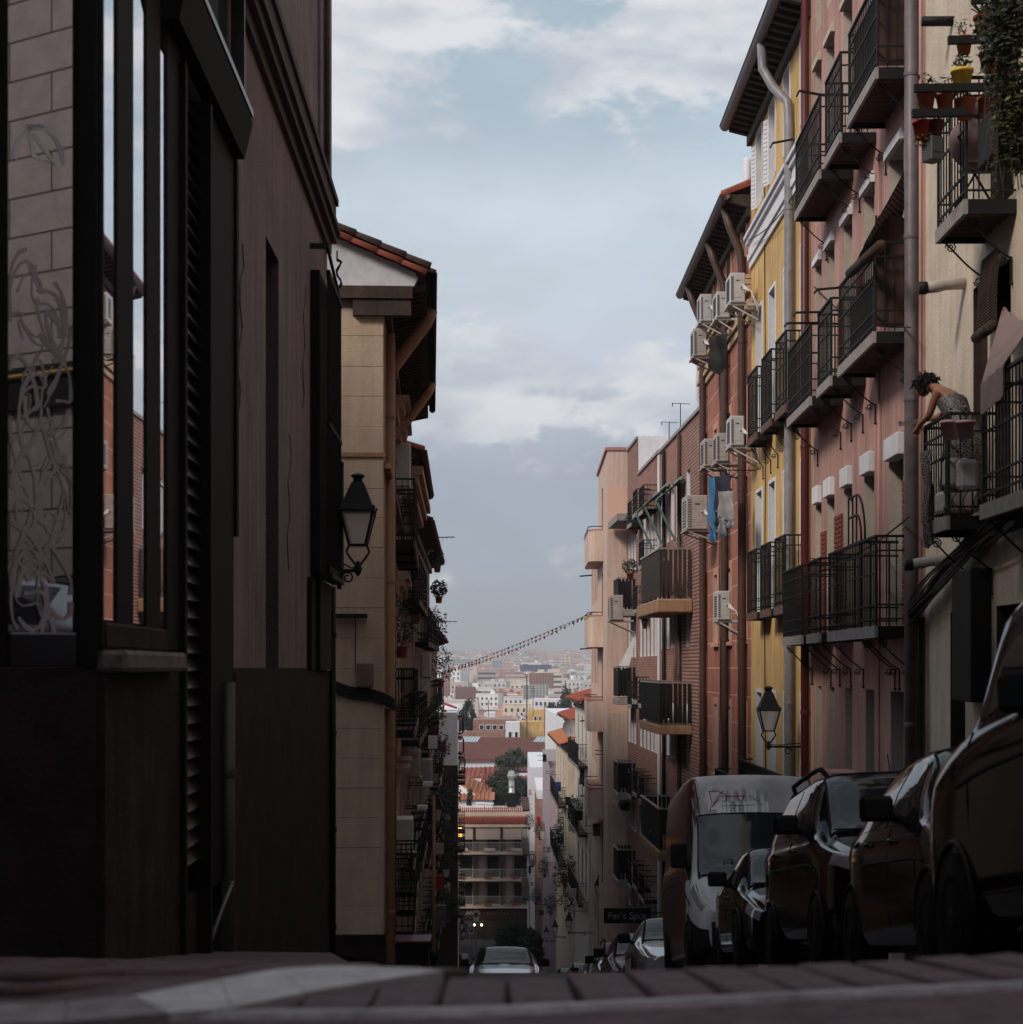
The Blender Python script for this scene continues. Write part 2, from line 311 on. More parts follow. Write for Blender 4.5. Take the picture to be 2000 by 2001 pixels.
# ---------------------------------------------------------------- facades: local x runs along the wall, y points to the street, z up
class Fac:
    def __init__(s, a, b):
        s.a = Vector((a[0], a[1], 0)); d = Vector((b[0]-a[0], b[1]-a[1], 0)); s.len = d.length; s.d = d.normalized()
        s.n = Vector((-s.d.y, s.d.x, 0)); s.rz = math.atan2(s.d.y, s.d.x); s.zb = 0
    def u(s, Y): return (Y-s.a.y)/s.d.y
    def w(s, u, o, z): return s.a+s.d*u+s.n*o+Vector((0,0,z))
    def hit(s, px, py, o=0):                     # a direction in the photograph to (u, z) on the wall
        k = (px-CX)/FOC; p = s.a+s.n*o           # p + d u = (kY, Y)
        u = (k*p.y-p.x)/(s.d.x-k*s.d.y); Y = p.y+s.d.y*u; return u, (HY-py)*Y/FOC
def bld(F, name, label, cat='building', group=None, zb=None):
    Ym = min(F.a.y, (F.a+F.d*F.len).y); F.zb = gz(Ym) if zb is None else zb
    return thing(name, label, cat, F.a+Vector((0,0,F.zb)), (0,0,F.rz), group)
def bpart(F, B, name, mb, mats, **k): return part(name, mb, mats, B, (0,0,-F.zb), **k)
def wall(F, B, u0, u1, z0, z1, mats, ops=(), rev=.3, depth=7, name='wall', top=True, o0=0):
    """front with real openings, their reveals, plus end walls, top and back.  mats = [wall, reveal]"""
    mb = MB(); us = sorted({u0, u1}|{v for o in ops for v in o[:2]}); zs = sorted({z0, z1}|{v for o in ops for v in o[2:4]})
    us = [u for u in us if u0 <= u <= u1]; zs = [z for z in zs if z0 <= z <= z1]
    for a, b in zip(us, us[1:]):
        for c, d in zip(zs, zs[1:]):
            mu, mz = (a+b)/2, (c+d)/2
            if any(o[0] < mu < o[1] and o[2] < mz < o[3] for o in ops): continue
            mb.quad((a,o0,c), (b,o0,c), (b,o0,d), (a,o0,d))
    for o in ops:
        a, b, c, d = o[:4]
        mb.quad((a,o0,c),(a,o0,d),(a,o0-rev,d),(a,o0-rev,c),1).quad((b,o0,c),(b,o0-rev,c),(b,o0-rev,d),(b,o0,d),1)
        mb.quad((a,o0,d),(b,o0,d),(b,o0-rev,d),(a,o0-rev,d),1).quad((a,o0,c),(a,o0-rev,c),(b,o0-rev,c),(b,o0,c),1)
    D = -depth
    mb.quad((u0,o0,z0),(u0,o0,z1),(u0,D,z1),(u0,D,z0)).quad((u1,o0,z0),(u1,D,z0),(u1,D,z1),(u1,o0,z1)).quad((u0,D,z0),(u0,D,z1),(u1,D,z1),(u1,D,z0))
    if top: mb.quad((u0,o0,z1),(u1,o0,z1),(u1,D,z1),(u0,D,z1))
    return bpart(F, B, name, mb, mats)
WC = {}
def window(F, B, o, rev=.3, kind='window', fm='wood', gm='glass', o0=0):
    a, b, c, d = o[:4]; w = round(b-a, 2); h = round(d-c, 2); key = (w, h, kind, fm, gm)
    if key not in WC:
        f = MB(); t = .06; H = h+.0
        f.box(-w/2,-w/2+t,-.03,.03,0,H).box(w/2-t,w/2,-.03,.03,0,H).box(-w/2+t,w/2-t,-.03,.03,0,t).box(-w/2+t,w/2-t,-.03,.03,H-t,H)
        f.box(-t*.6,t*.6,-.025,.035,t,H-t)
        g = MB().box(-w/2+t,-t*.6,-.012,.0,t,H-t); WC[key] = (f.mesh(kind+'_frame', fm), g.mesh('pane', gm))
    fm_, g = WC[key]
    x = obj(kind, fm_, B, ((a+b)/2, o0-rev+.03, c-F.zb)); obj('pane', g, x); obj('pane', g, x, (w/2-.024, 0, 0)); return x
BARM = {}
def barmesh(h, w=.014, m='iron'):
    k = (round(h, 2), w, m)
    if k not in BARM: BARM[k] = MB().box(-w/2, w/2, -w/2, w/2, 0, h).mesh('bar', m)
    return BARM[k]
def balcony(F, B, u0, u1, z, out=.5, h=1.05, sp=.12, bars=True, slab=.13, scroll=True, edge='slabe', side=True, name='balcony', simple=False, ends=True):
    """slab (the part) > handrail, bars, scroll brackets"""
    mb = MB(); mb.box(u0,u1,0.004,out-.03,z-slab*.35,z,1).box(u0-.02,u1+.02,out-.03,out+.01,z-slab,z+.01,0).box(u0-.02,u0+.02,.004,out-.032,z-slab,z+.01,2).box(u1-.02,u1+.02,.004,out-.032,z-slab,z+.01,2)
    k = max(2, int((u1-u0)/.17))
    for i in range(k):                           # tile vaults between the irons of the underside
        a = u0+.03+(u1-u0-.06)*i/k; b = a+(u1-u0-.06)/k-.035; n = 4
        P = [(a+(b-a)*j/n, z-slab*.36-.045*math.sin(PI*j/n)) for j in range(n+1)]
        for (x1, z1), (x2, z2) in zip(P, P[1:]): mb.quad((x1,.01,z1),(x2,.01,z2),(x2,out-.035,z2),(x1,out-.035,z1),1)
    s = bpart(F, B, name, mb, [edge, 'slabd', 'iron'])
    r = MB(); o = out-.02
    r.box(u0,u1,o-.02,o+.02,z+h-.03,z+h); r.box(u0,u1,o-.011,o+.011,z+h-.2,z+h-.18)
    r.box(u0,u1,o-.011,o+.011,z+.09,z+.11).box(u0,u1,o-.011,o+.011,z+.26,z+.28)
    if h > .9: r.box(u0,u1,o-.011,o+.011,z+h*.58,z+h*.58+.018)
    for e in (u0, u1):
        r.box(e-.012,e+.012,0.005,o-.02,z+h-.03,z+h).box(e-.009,e+.009,.005,o-.011,z+.09,z+.11).box(e-.009,e+.009,.005,o-.011,z+.26,z+.28).box(e-.009,e+.009,.005,o-.011,z+h-.2,z+h-.18)
        r.box(e-.013,e+.013,o-.013,o+.013,z,z+h-.03)
    obj('handrail', r.mesh('handrail', 'iron'), s)
    if bars:
        n = max(2, int((u1-u0)/sp)); me = barmesh(h-.05)
        if simple:
            q = MB()
            for i in range(1, n): x = u0+(u1-u0)*i/n; q.box(x-.007,x+.007,o-.007,o+.007,z+.02,z+h-.03)
            for e in (u0, u1):
                for j in range(1, 4): q.box(e-.007,e+.007,o*j/4-.007,o*j/4+.007,z+.02,z+h-.03)
            obj('bars', q.mesh('bars', 'iron'), s, kind='stuff')
        else:
            for i in range(1, n): obj('bar', me, s, (u0+(u1-u0)*i/n, o, z+.02))
            for e in (u0, u1):
                for j in range(1, 4): obj('bar', me, s, (e, o*j/4, z+.02))
    if scroll:
        for x in ((u0+.12, u1-.12) if u1-u0 > .7 else ((u0+u1)/2,)):
            b = MB(); pts = [(x, out-.06, z-slab-.01)]
            for i in range(9): t = i/8; pts.append((x, (out-.06)*(1-t)+.02*t, z-slab-.02-.38*t**1.3-.06*math.sin(t*PI)))
            b.tube(pts, .011, 5)
            for cx, cz, rr, sg in ((out-.12, z-slab-.07, .06, 1), (.1, z-slab-.42, .05, -1)):
                b.tube([(x, cx+rr*(1-i/14*.75)*math.cos(sg*i*.75), cz+rr*(1-i/14*.75)*math.sin(sg*i*.75)) for i in range(14)], .008, 4)
            b.tube([(x,.02,z-slab-.38),(x,.02,z-slab-.62)], .012, 5).ball((x,.02,z-slab-.64), .022, 6, 4)
            obj('scroll_bracket', b.mesh('scroll_bracket', 'iron'), s)
    return s
def downpipe(F, B, u, o, z0, z1, r, m, top=None, clips=3, name='downpipe'):
    pts = ([Vector(p) for p in top] if top else [])+[Vector((u,o,z1)), Vector((u,o,(z0+z1)/2)), Vector((u,o,z0))]
    mb = MB().tube(pts, r, 12)
    p = bpart(F, B, name, mb, m)
    for i in range(clips):
        z = z0+(z1-z0)*(i+.5)/clips; c = MB().lathe([(r+.008,-.03),(r+.012,0),(r+.008,.03)], 12, (u,o,z)).box(u-.01,u+.01,-.0,o-r,z-.01,z+.01); obj('pipe_clip', c.mesh('pipe_clip', m), p)
    return p
# ================================================================ ground, road, pavements
def strip(name, xl, xr, zoff, ys, m, curve=None):
    mb = MB(); vs = []; fs = []
    for Y in ys:
        a, b = xl(Y), xr(Y); vs += [(a, Y, gz(Y)+zoff), (b, Y, gz(Y)+zoff)]
    for i in range(len(ys)-1): fs.append((2*i, 2*i+1, 2*i+3, 2*i+2))
    return struct(name, mb.add(vs, fs), m)
ys = [-60,-30,-8,0,3.7,4.2,6,8,10,12,14,16,18,20.5,22,24,26,28,31,34,37,39.5,42,46,50,55,60,70,80,90,100,115,130,150,175,198]
g = MB(); yy = ys+[230,300,420,600,900,1200,1500,2000,2500,3300,4200,5200,7000,9000]; xs = [-9000,-3000,-800,-200,-60,-20,0,20,60,200,800,3000,9000]; vs = []
for Y in yy:
    for X in xs: vs.append((X, Y, gz(Y)-.16))
g.add(vs, [(i*len(xs)+j, i*len(xs)+j+1, (i+1)*len(xs)+j+1, (i+1)*len(xs)+j) for i in range(len(yy)-1) for j in range(len(xs)-1)])
struct('ground', g, 'earth')
rows = [y for y in ys if 3.6 < y <= 198]
lk = lambda Y: lerp(LW, Y)+(.62 if Y > 24 else .75); rk = lambda Y: lerp(RW, Y)-.62
strip('road', lk, rk, -.02, rows, 'asphalt')
def pave(name, xl, xr, ys_, m, km, side):
    mb = MB()
    for a, b in zip(ys_, ys_[1:]):
        mb.quad((xl(a),a,gz(a)+.1),(xr(a),a,gz(a)+.1),(xr(b),b,gz(b)+.1),(xl(b),b,gz(b)+.1))
        k = xr if side > 0 else xl; k2 = .13*(-1 if side > 0 else 1)
        mb.quad((k(a),a,gz(a)-.05),(k(b),b,gz(b)-.05),(k(b),b,gz(b)+.1),(k(a),a,gz(a)+.1),1)
        mb.quad((k(a),a,gz(a)+.104),(k(b),b,gz(b)+.104),(k(b)+k2,b,gz(b)+.104),(k(a)+k2,a,gz(a)+.104),1)
    return struct(name, mb, [m, km])
rowsl = [y for y in rows if y >= 24]
pave('left_pavement', lambda Y: lerp(LW, Y)-1.2, lk, rowsl, 'paving', 'sett', 1)
pave('right_pavement', rk, lambda Y: lerp(RW, Y)+.6, rows, 'paving', 'sett', -1)
# crossing in front of the camera: flat apron, near kerb edge, row of setts, pale stone strip, red paving
tilt = lambda X: -.6+.026*max(X, -2.0)*(1 if X > 0 else .2)
def ky(X): return 3.15+.12*X if X > -.2 else 3.126
ap = MB(); xs2 = [-40,-10,-3,-.8,0,1.5,3,5,12,40]
for a, b in zip(xs2, xs2[1:]):
    lf_ = a < -.8
    ap.quad((a,2,tilt(min(a,5))-.012),(b,2,tilt(min(b,5))-.012),(b,ky(min(b,4))-.02,tilt(min(b,5))-.006),(a,ky(min(a,4))-.02,tilt(min(a,5))-.006))
    for c, d in ((-60,-10),(-10,0),(0,2)): ap.quad((a,c,tilt(min(a,5))-.012),(b,c,tilt(min(b,5))-.012),(b,d,tilt(min(b,5))-.012),(a,d,tilt(min(a,5))-.012))
    if lf_: ap.quad((a,3.1,tilt(a)-.012),(b,3.1,tilt(b)-.012),(b,3.2,tilt(b)-.012),(a,3.2,tilt(a)-.012)); continue
    ap.quad((a,3.1,tilt(min(a,5))-.03),(b,3.1,tilt(min(b,5))-.03),(b,3.45+.1*min(max(b,0),3),tilt(min(b,5))-.035),(a,3.45+.1*min(max(a,0),3),tilt(min(a,5))-.035),1)
    if lf_: continue
    ap.quad((a,3.45+.1*min(max(a,0),3),tilt(min(a,5))-.035),(b,3.45+.1*min(max(b,0),3),tilt(min(b,5))-.035),(b,4.6,-.86),(a,4.6,-.86),1)
apron = struct('crossing_apron', ap, [mat('worn_apron', (.125,.082,.09), spec=.2, rough=.8, var=.45, scale=16, bump=.6, bscale=70), 'grout'])
kerb = MB()
def ky(X): return 3.15+.12*X if X > -.2 else 3.126
for i in range(26):
    a = -1.5+i*.21; b = a+.21
    kerb.add([(a,ky(a)-.028,tilt(a)-.01),(b,ky(b)-.028,tilt(b)-.01),(b,ky(b)-.016,tilt(b)+.006),(a,ky(a)-.016,tilt(a)+.006),(b,ky(b)+.006,tilt(b)+.006),(a,ky(a)+.006,tilt(a)+.006)], [(0,1,2,3),(3,2,4,5)])
part('kerb_edge', kerb, mat('polished_edge', (.40,.36,.365), rough=.55, var=.5, scale=7, bump=.4, bscale=60), apron)
sm = []
for v in range(5):
    rr = random.Random(v); hw, hl = .0585, .165; mb = MB().box(-hw,hw,-hl,hl,-.1,0,bv=.007)
    mb.v = [(x+rr.uniform(-.003,.003), y+rr.uniform(-.004,.004), z+(rr.uniform(-.002,.002) if z > -.05 else 0)) for x, y, z in mb.v]; sm.append(mb.mesh('granite_sett', 'sett'))
for i in range(-6, 26):
    X = i*.123+.055; th = -.48*X if X > 0 else -.12*X
    y0 = ky(X)+.012+.165; o = obj('granite_sett', sm[i % 5], apron, (X, y0, tilt(X)+R.uniform(-.003, .003)), (-.02, .009, -th))
    o.scale = (1, 1, 1)
M['pale_worn'] = mat('pale_worn_granite', (.22,.185,.19), rough=.7, var=.4, scale=10, bump=.4)
# pale stones bending to the left
def gp(px, py, z=-.592): Y = -z*FOC/(py-HY); return Vector(((px-CX)*Y/FOC, Y, z))
near = [(-60,2004),(130,1996),(330,1978),(455,1968),(600,1938),(720,1918),(800,1905),(868,1897)]
far = [(-60,1962),(130,1955),(262,1944),(430,1912),(545,1892),(640,1886),(735,1888),(815,1890)]
for i in range(len(near)-1):
    a, b, c, d = gp(*near[i]), gp(*near[i+1]), gp(*far[i+1]), gp(*far[i]); ce = (a+b+c+d)/4; q = [ce+(p-ce)*.985 for p in (a, b, c, d)]
    mb = MB().prism([p-Vector((0,0,.1)) for p in q], (0,0,.1)); part('kerb_stone', mb, 'settl' if i > 1 else 'pale_worn', apron)
# red paving falling away to the left, with diagonal joints
rp = MB()
A = [(-4.5,3.3),(-4.5,8.2)]
struct('sunken_pavement', MB().add([(-9,3.19,-.615),(-.78,3.19,-.615),(-.13,3.60,-.622),(-9,3.62,-.615),(-.34,5,-.838),(-9,5,-.80),(-.75,8.6,-1.43),(-9,8.6,-1.26),(-1.3,12.9,-2.05),(-9,12.9,-2.05),(-1.3,18.5,-3.05),(-9,18.5,-3.05),(-1.3,24,-4.0),(-9,24,-4.0)], [(0,1,2,3),(3,2,4,5),(5,4,6,7),(7,6,8,9),(9,8,10,11),(11,10,12,13)]), ['settr'])
pvm = struct('red_pavement', MB().add([(-9,2,-.66),(-3,2,-.66),(-3,3,-.66),(-9,3,-.66)], [(0,1,2,3)]), ['grout'])
bk = MB().box(-.125,.125,-.058,.058,-.05,.008,bv=.008).mesh('paving_brick', 'settr')
cnt = 0; SP = [(3.19,-.78,-.615,-.615),(3.6,-.13,-.622,-.615),(5,-.34,-.838,-.80),(8.6,-.75,-1.43,-1.26)]
for i in range(-4, 20):
    for j in range(-34, 34):
        ux, uy = i*.262+(j % 2)*.131, j*.124; X = -2.6+(ux*.62-uy*.785); Y = 4.3+(ux*.785+uy*.62)*1.0
        if not (3.24 < Y < 8.4 and -.30*Y-.12 < X < (-.17-(Y-3.6)*.115 if Y > 3.75 else -.75)): continue
        rw = next(k for k in range(len(SP)-1) if Y <= SP[k+1][0]); (y0_, xr0, zr0, zl0), (y1_, xr1, zr1, zl1) = SP[rw], SP[rw+1]; f = (Y-y0_)/(y1_-y0_); xr = xr0+(xr1-xr0)*f; w_ = (X+9)/(xr+9); z = (zl0+(zl1-zl0)*f)*(1-w_)+(zr0+(zr1-zr0)*f)*w_-.004
        if X < -1.0 and Y > 7.9: continue
        if cnt >= 300: continue
        o = obj('paving_brick', bk, pvm, (X, Y, z+.006+R.uniform(-.003,.003)), (Matrix.Rotation(-.1335,3,'X') @ Matrix.Rotation(math.atan2(.785,.62),3,'Z')).to_euler()); cnt += 1
# ================================================================ RIGHT SIDE
# unseen block added behind the camera to take low light off the near street
F = Fac((14,-20), (-22,-20)); F.n = Vector((0,1,0)); B = thing('rear_shade_block', 'big brown block added out of view across the crossing to darken the near street', 'building', (-22,-28,-1)); part('wall', MB().box(0,36,0,14,0,17), 'lwall2', B)
for i in range(8):
    for k in range(4): f = part('window', MB().box(2+i*4.3,3.2+i*4.3,14.003,14.05,2+k*3.4,4.2+k*3.4), 'white', B); obj('pane', MB().box(2.1+i*4.3,3.1+i*4.3,14.052,14.06,2.1+k*3.4,4.1+k*3.4).mesh('pane','glass'), f)
B = thing('left_shade_block', 'brown block added out of view at the left to keep low light off the cars', 'building', (-20,-11,-1)); part('wall', MB().box(0,13.5,0,15,0,15), 'lwall2', B)  # second unseen block, added to cut low-angle light reaching the cars
for i in range(4):
    for k in range(4): f = part('window', MB().box(13.503,13.55,1.5+i*3.5,2.7+i*3.5,2+k*3.4,4.2+k*3.4), 'white', B); obj('pane', MB().box(13.552,13.56,1.6+i*3.5,2.6+i*3.5,2.1+k*3.4,4.1+k*3.4).mesh('pane','glass'), f)
# pale stone house behind the camera on the right: only seen mirrored in the shop window
F = Fac((5.25,-12), (5.25,9.5)); B = bld(F, 'corner_house', 'pale coursed-stone corner house, seen only mirrored in the big shop window at the left', 'building')
ops = [(3,4.2,-.6,2.2),(7,8.2,-.6,2.2),(16,17.2,-.6,2.2),(7,8.2,4.2,6.4),(16,17.2,4.2,6.4)]
wall(F, B, 0, 21.5, -1, 14, [mat('coursed_stone', (.56,.48,.48), var=.2, scale=4, joints=(1.3,.42,.012,(.08,.06,.06)), bump=.4), 'jamb'], ops)
for o in ops: window(F, B, o)
bpart(F, B, 'cable_band', MB().box(0,21.5,.01,.08,2.75,3.2), 'iron'); bpart(F, B, 'gas_pipe', MB().tube([(0,.1,3.1),(21.5,.1,3.1)], .03, 6), 'ypot')
# ---- cream house
FR = Fac((4.55+12*60/3500, 9.6), (4.55+21.62*60/3500, 21.62)); U = FR.u
B = bld(FR, 'cream_house', 'cream plastered house at the right edge with stacked iron balconies and bundles of cables', 'house', zb=-3.6)
ops = [(U(17.35),U(18.2),4.6,7.3),(U(18.35),U(18.95),1.65,4.0),(U(17.45),U(18.0),1.65,4.0),(U(15.6),U(16.5),1.6,4.2),(U(15.0),U(16.2),4.6,7.3),
       (U(19.3),U(20.0),-3.3,.62),(U(17.1),U(18.0),-3.2,.62),(U(16.2),U(16.9),-1.2,1.15),(U(17.3),U(18.1),7.9,10.2),(U(20.1),U(20.7),4.7,7.0)]
ops = [o for o in ops if o[1] < FR.len]
ops = ops[:9]
wall(FR, B, 0, FR.len-.02, -3.6, 12, ['cream', 'wood'], ops, rev=.26)
for o in ops: window(FR, B, o, .26, 'balcony_door' if o[3]-o[2] > 2.3 else 'window')
bpart(FR, B, 'corner_pilaster', MB().box(FR.len-.34,FR.len-.26,.003,.03,-3.6,12), 'pink')
for i, (Ya, Yb, z, h, o_) in enumerate([(17.25,18.45,4.5,1.2,.5),(18.0,19.1,1.52,1.05,.5),(14.9,16.6,1.5,1.15,.5),(15.3,16.8,7.6,1.1,.5)]):
    s = balcony(FR, B, U(Ya), U(Yb), z, o_, h, sp=.11)
    if i == 1:                                   # wavy wrought panels on the end of the woman's balcony
        q = MB()
        for j in range(4): x = .08+.11*j; q.tube([(U(Ya)-.01, x+.04*math.sin(k*.7), z+.05+k*.04) for k in range(10)], .006, 4)
        obj('wrought_panel', q.mesh('wrought_panel', 'iron'), s)
# door hood shutters, shop front of the cream house
for a, b, c, d in ((U(18.15),U(19.0),-3.3,.95),):
    bpart(FR, B, 'sign_box', MB().box(a,b,.02,.22,-.35,1.02,bv=.02), 'iron')
downpipe(FR, B, FR.len-.12, .12, -3.6, 12, .085, 'pipe', clips=8)
bpart(FR, B, 'slim_pipe', MB().tube([(FR.len-.30,.05,-3.6),(FR.len-.30,.05,12)], .022, 6), 'pink')
for i, (du, r_) in enumerate(((0.0,.012),(.07,.01),(.12,.014))):
    bpart(FR, B, 'cable', MB().tube([(U(16.7)+du+.01*math.sin(z*1.7+i), .03, 9-z*.9) for z in range(13)], r_, 5), 'piped' if i else 'acg')
for (px, py) in ((1850,560),(1785+35,1100)):
    u, z = FR.hit(px, py, .2)
    q = MB().tube([(u,.0,z+.03),(u,.22,z+.02),(u-.01,.3,z),(u-.02,.42,z-.02)], [.06,.06,.065,.06], 12, cap=True)
    v = bpart(FR, B, 'vent_duct', q, 'acg'); e = MB().tube([(u-.02,.42,z-.02),(u-.02,.5,z-.02)], .07, 12); obj('vent_cowl', e.mesh('vent_cowl', 'iron'), v)
u, z = FR.hit(1835, 42, .15); v = bpart(FR, B, 'vent_duct', MB().lathe([(.1,0),(.1,.02)],12,(u,.02,z)).tube([(u,.0,z),(u,.34,z)], .055, 10), 'iron')
# rolled blinds
def blind(F_, B_, u0, u1, z0, z1, out, m='woodm'):
    q = MB(); n = int((z1-z0)/.03)
    for i in range(n):
        z = z0+i*.03; y = out*(.5+.5*math.sin((z-z0)/(z1-z0)*PI*.5+1.2)); q.tube([(u0,y,z),(u1,y,z)], .014, 5)
    q.tube([(u0,out+.02,z0-.02),(u1,out+.02,z0-.02)], .055, 10)
    return bpart(F_, B_, 'reed_blind', q, m)
blind(FR, B, U(17.4), U(18.1), 3.35, 4.15, .16)
# fan of old cables sweeping along the wall above the door
cb = MB()
for i in range(46):
    a = R.uniform(-.11,.11); ph = R.uniform(0,6); pts = []
    for k in range(15):
        t = k/14; Yk = 21.3-5.6*t; z = .62+.55*math.sin(min(1,t*1.35)*PI*.5)+.28*t+a*(1+.6*math.sin(5*t+ph))+.05*math.sin(9*t+ph*2)
        pts.append((U(Yk), .06+.12*abs(math.sin(ph+3*t))+abs(a)*.4, z))
    cb.tube(pts, R.uniform(.006,.015), 4, R.choice([0,0,0,1]))
tag(obj('cable_bundle', cb.mesh('cable_bundle', ['iron','piped']), None, FR.a, (0,0,FR.rz)), 'thick tangle of black cables sagging along the cream wall under the balconies', 'cables')
cb = MB()
for i in range(9):
    a = FR.len-.34-.03*i*.8; cb.tube([(a+.03*math.sin(k*.9+i)-.004*k, .05+.03*(i % 3), .6-k*.42) for k in range(10)], R.uniform(.01,.02), 5, i % 3 == 0)
tag(obj('cable_drop', cb.mesh('cable_drop', ['iron','piped']), None, FR.a, (0,0,FR.rz)), 'bunch of cables dropping down beside the grey drainpipe to the pavement', 'cables')
# ---- pink house
FP = Fac((4.55+21.62*60/3500, 21.64), (5.07, 30.3)); U = FP.u
B = bld(FP, 'pink_house', 'tall salmon pink house with three rows of black iron balconies', 'house', zb=-7.5)
cols = [(22.55,23.5),(24.55,25.3),(26.3,27.0),(27.9,28.6),(29.2,29.75)]
ops = []
for k, (a, b) in enumerate(cols):
    for z0, z1 in ((7.3,9.9),(4.14,6.65),(.54,3.0),(10.5,13)): ops.append((U(a), U(b), z0, z1))
    ops.append((U(a), U(b)-.1, -5.8, -.3))
wall(FP, B, 0, FP.len-.01, -7.5, 15, ['pink', 'jamb'], ops, rev=.3)
for o in ops:
    window(FP, B, o, .3, 'balcony_door')
    if o[2] > 0:
        if o[2] < 1: bpart(FP, B, 'shutter_box', MB().box(o[0]+.05,o[1]-.02,-.1,.08,o[3]-.30,o[3]-.02,bv=.01), 'white')
        else: bpart(FP, B, 'lintel', MB().box(o[0]-.05,o[1]+.05,.004,.07,o[3],o[3]+.1).box(o[0]-.02,o[1]+.02,.004,.04,o[3]+.1,o[3]+.16), 'white' if o[2] < 5 else 'jamb')
# brick piers between the balcony doors, every brick its own piece
pier = []
bm = {}
def brickpier(F_, B_, u0, u1, z0, z1, out=.03):
    p = bpart(F_, B_, 'brick_pier', MB().box(u0+.008,u1-.008,.003,out-.012,z0,z1), 'mortar'); w = (u1-u0-.012)/2
    k = round(w, 3)
    if k not in bm: bm[k] = MB().box(-w/2,w/2,0,out,0,.058,bv=.004).mesh('brick', 'sbrick')
    z = z0; j = 0
    while z < z1-.06:
        for i in range(2): obj('brick', bm[k], p, (u0+w/2+(w+.012)*i, .004+R.uniform(0,.004), z))
        z += .072; j += 1
for a, b, c, d in ((22.0,22.5,.55,2.4),(25.35,25.8,4.15,5.9),(27.05,27.45,4.15,5.6),(27.1,27.75,.55,2.35),(28.65,29.1,.55,2.2)): brickpier(FP, B, U(a), U(b), c, d)
brows = [(7.28,[(28.7,26.2),(25.7,24.4),(23.75,21.75)]),(4.10,[(29.6,27.1),(26.4,25.2),(24.5,21.9)]),(.50,[(30.2,28.0),(27.4,26.2),(25.4,22.9),(22.85,21.8)])]
for z, bl in brows:
    for b_, a_ in bl: balcony(FP, B, U(a_), U(b_), z, .5, 1.12, sp=.115, bars=True)
bpart(FP, B, 'corbel', MB().box(U(25.6),U(26.6),.003,.42,-1.62,-1.5).box(U(25.7),U(26.5),.003,.34,-1.78,-1.62).box(U(25.8),U(26.4),.003,.24,-2.1,-1.78).box(U(25.9),U(26.3),.003,.16,-2.6,-2.1).box(U(25.95),U(26.25),.003,.1,-3.1,-2.6), 'pink')
downpipe(FP, B, FP.len+.06, .1, -7.5, 15, .07, 'piper', clips=5)
bpart(FP, B, 'slim_pipe', MB().tube([(U(24.0),.04,-6),(U(24.0),.04,6.9)], .018, 6), 'pink')
# reed screens behind the railings of the biggest balconies, gate with arched top on the lowest
for (a, b, z, h) in ((21.85,23.6,7.36,1.9),(22.0,23.9,4.2,1.35)):
    q = MB()
    for i in range(60): x = .03+.42*i/59; q.box(-.003,.003,x-.004,x+.004,0,h*(1+R.uniform(-.02,.02)))
    for i in range(90): x = (U(b)-U(a))*i/89; q.box(x-.008,x+.006,.435,.441,0,h*.5*(1+R.uniform(-.02,.02)))
    tag(obj('reed_screen', q.mesh('reed_screen', 'woodm'), None, FP.w(U(a)+.05, .0, z), (0,0,FP.rz)), 'brown reed screen inside the %s balcony of the pink house, beside the grey drainpipe' % ('topmost' if z > 6 else 'middle'), 'screen')
q = MB()
for r_ in (.62,.36): q.tube([(r_*math.cos(PI*(1-t/12)), 0, r_*1.0*math.sin(PI*(1-t/12))) for t in range(0, 7)]+[(.6,0,r_)], .016, 6)
q.bar((0,0,0),(0,0,.6),.02).bar((.28,0,0),(.28,0,.62),.02).bar((-.62,0,0),(.62,0,0),.02).bar((.6,0,0),(.6,0,.62),.02)
tag(obj('railing_arch', q.mesh('railing_arch', 'iron'), None, FP.w(U(23.2), .48, 1.62), (0,0,FP.rz)), 'curved iron trellis hoops standing on the lowest long balcony rail', 'trellis')
# ---- yellow house
FY = Fac((5.07,30.32), (5.07,37.9)); U = FY.u
B = bld(FY, 'yellow_house', 'yellow house with white banded cornice, white window jambs and bracketed eaves', 'house', zb=-8)
cols = [(30.65,31.35),(32.6,33.3),(34.4,35.2),(36.2,37.0)]
ops = [(U(a), U(b), z0, z1) for a, b in cols for z0, z1 in ((9.5,11.0),(4.6,7.35),(1.15,3.6),(-5,-.5))]
wall(FY, B, 0, FY.len-.01, -8, 11.6, ['yellow', 'white'], ops, rev=.36)
for o in ops:
    window(FY, B, o, .36)
    t = .07; bpart(FY, B, 'window_surround', MB().box(o[0]-t,o[0],.003,.02,o[2],o[3]+t).box(o[1],o[1]+t,.003,.02,o[2],o[3]+t).box(o[0],o[1],.003,.02,o[3],o[3]+t), 'white')
    if o[2] > 9 and o[0] > U(34):                # open shutters of the top floor
        q = MB().box(-.012,.012,0,.18,0,1.3)
        for i in range(14): q.box(-.026,-.013,.03,.15,.06+i*.088,.11+i*.088)
        obj('shutter', q.mesh('shutter', 'white'), B, (o[1]+.05, .012, o[2]-FY.zb), (0,0,-1.15))
mb = MB()
for k, (dz, o_) in enumerate(((0,.05),(.16,.09),(.3,.06),(.5,.12),(.6,.17))): mb.box(0,FY.len-.012,.003,o_,8.42+dz,8.42+dz+(.155,.135,.195,.095,.07)[k])
bpart(FY, B, 'white_band', mb, 'white')
for i, (Yb, Ya) in enumerate(((36.1,34.8),(34.1,32.9),(32.3,31.1))):
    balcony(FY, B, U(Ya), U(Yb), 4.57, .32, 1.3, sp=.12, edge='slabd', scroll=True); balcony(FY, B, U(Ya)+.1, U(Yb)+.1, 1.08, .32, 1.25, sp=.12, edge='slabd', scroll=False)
balcony(FY, B, U(31.2), U(37.6), -3.0, .3, 1.1, sp=.12, edge='slabd', scroll=False, simple=True)
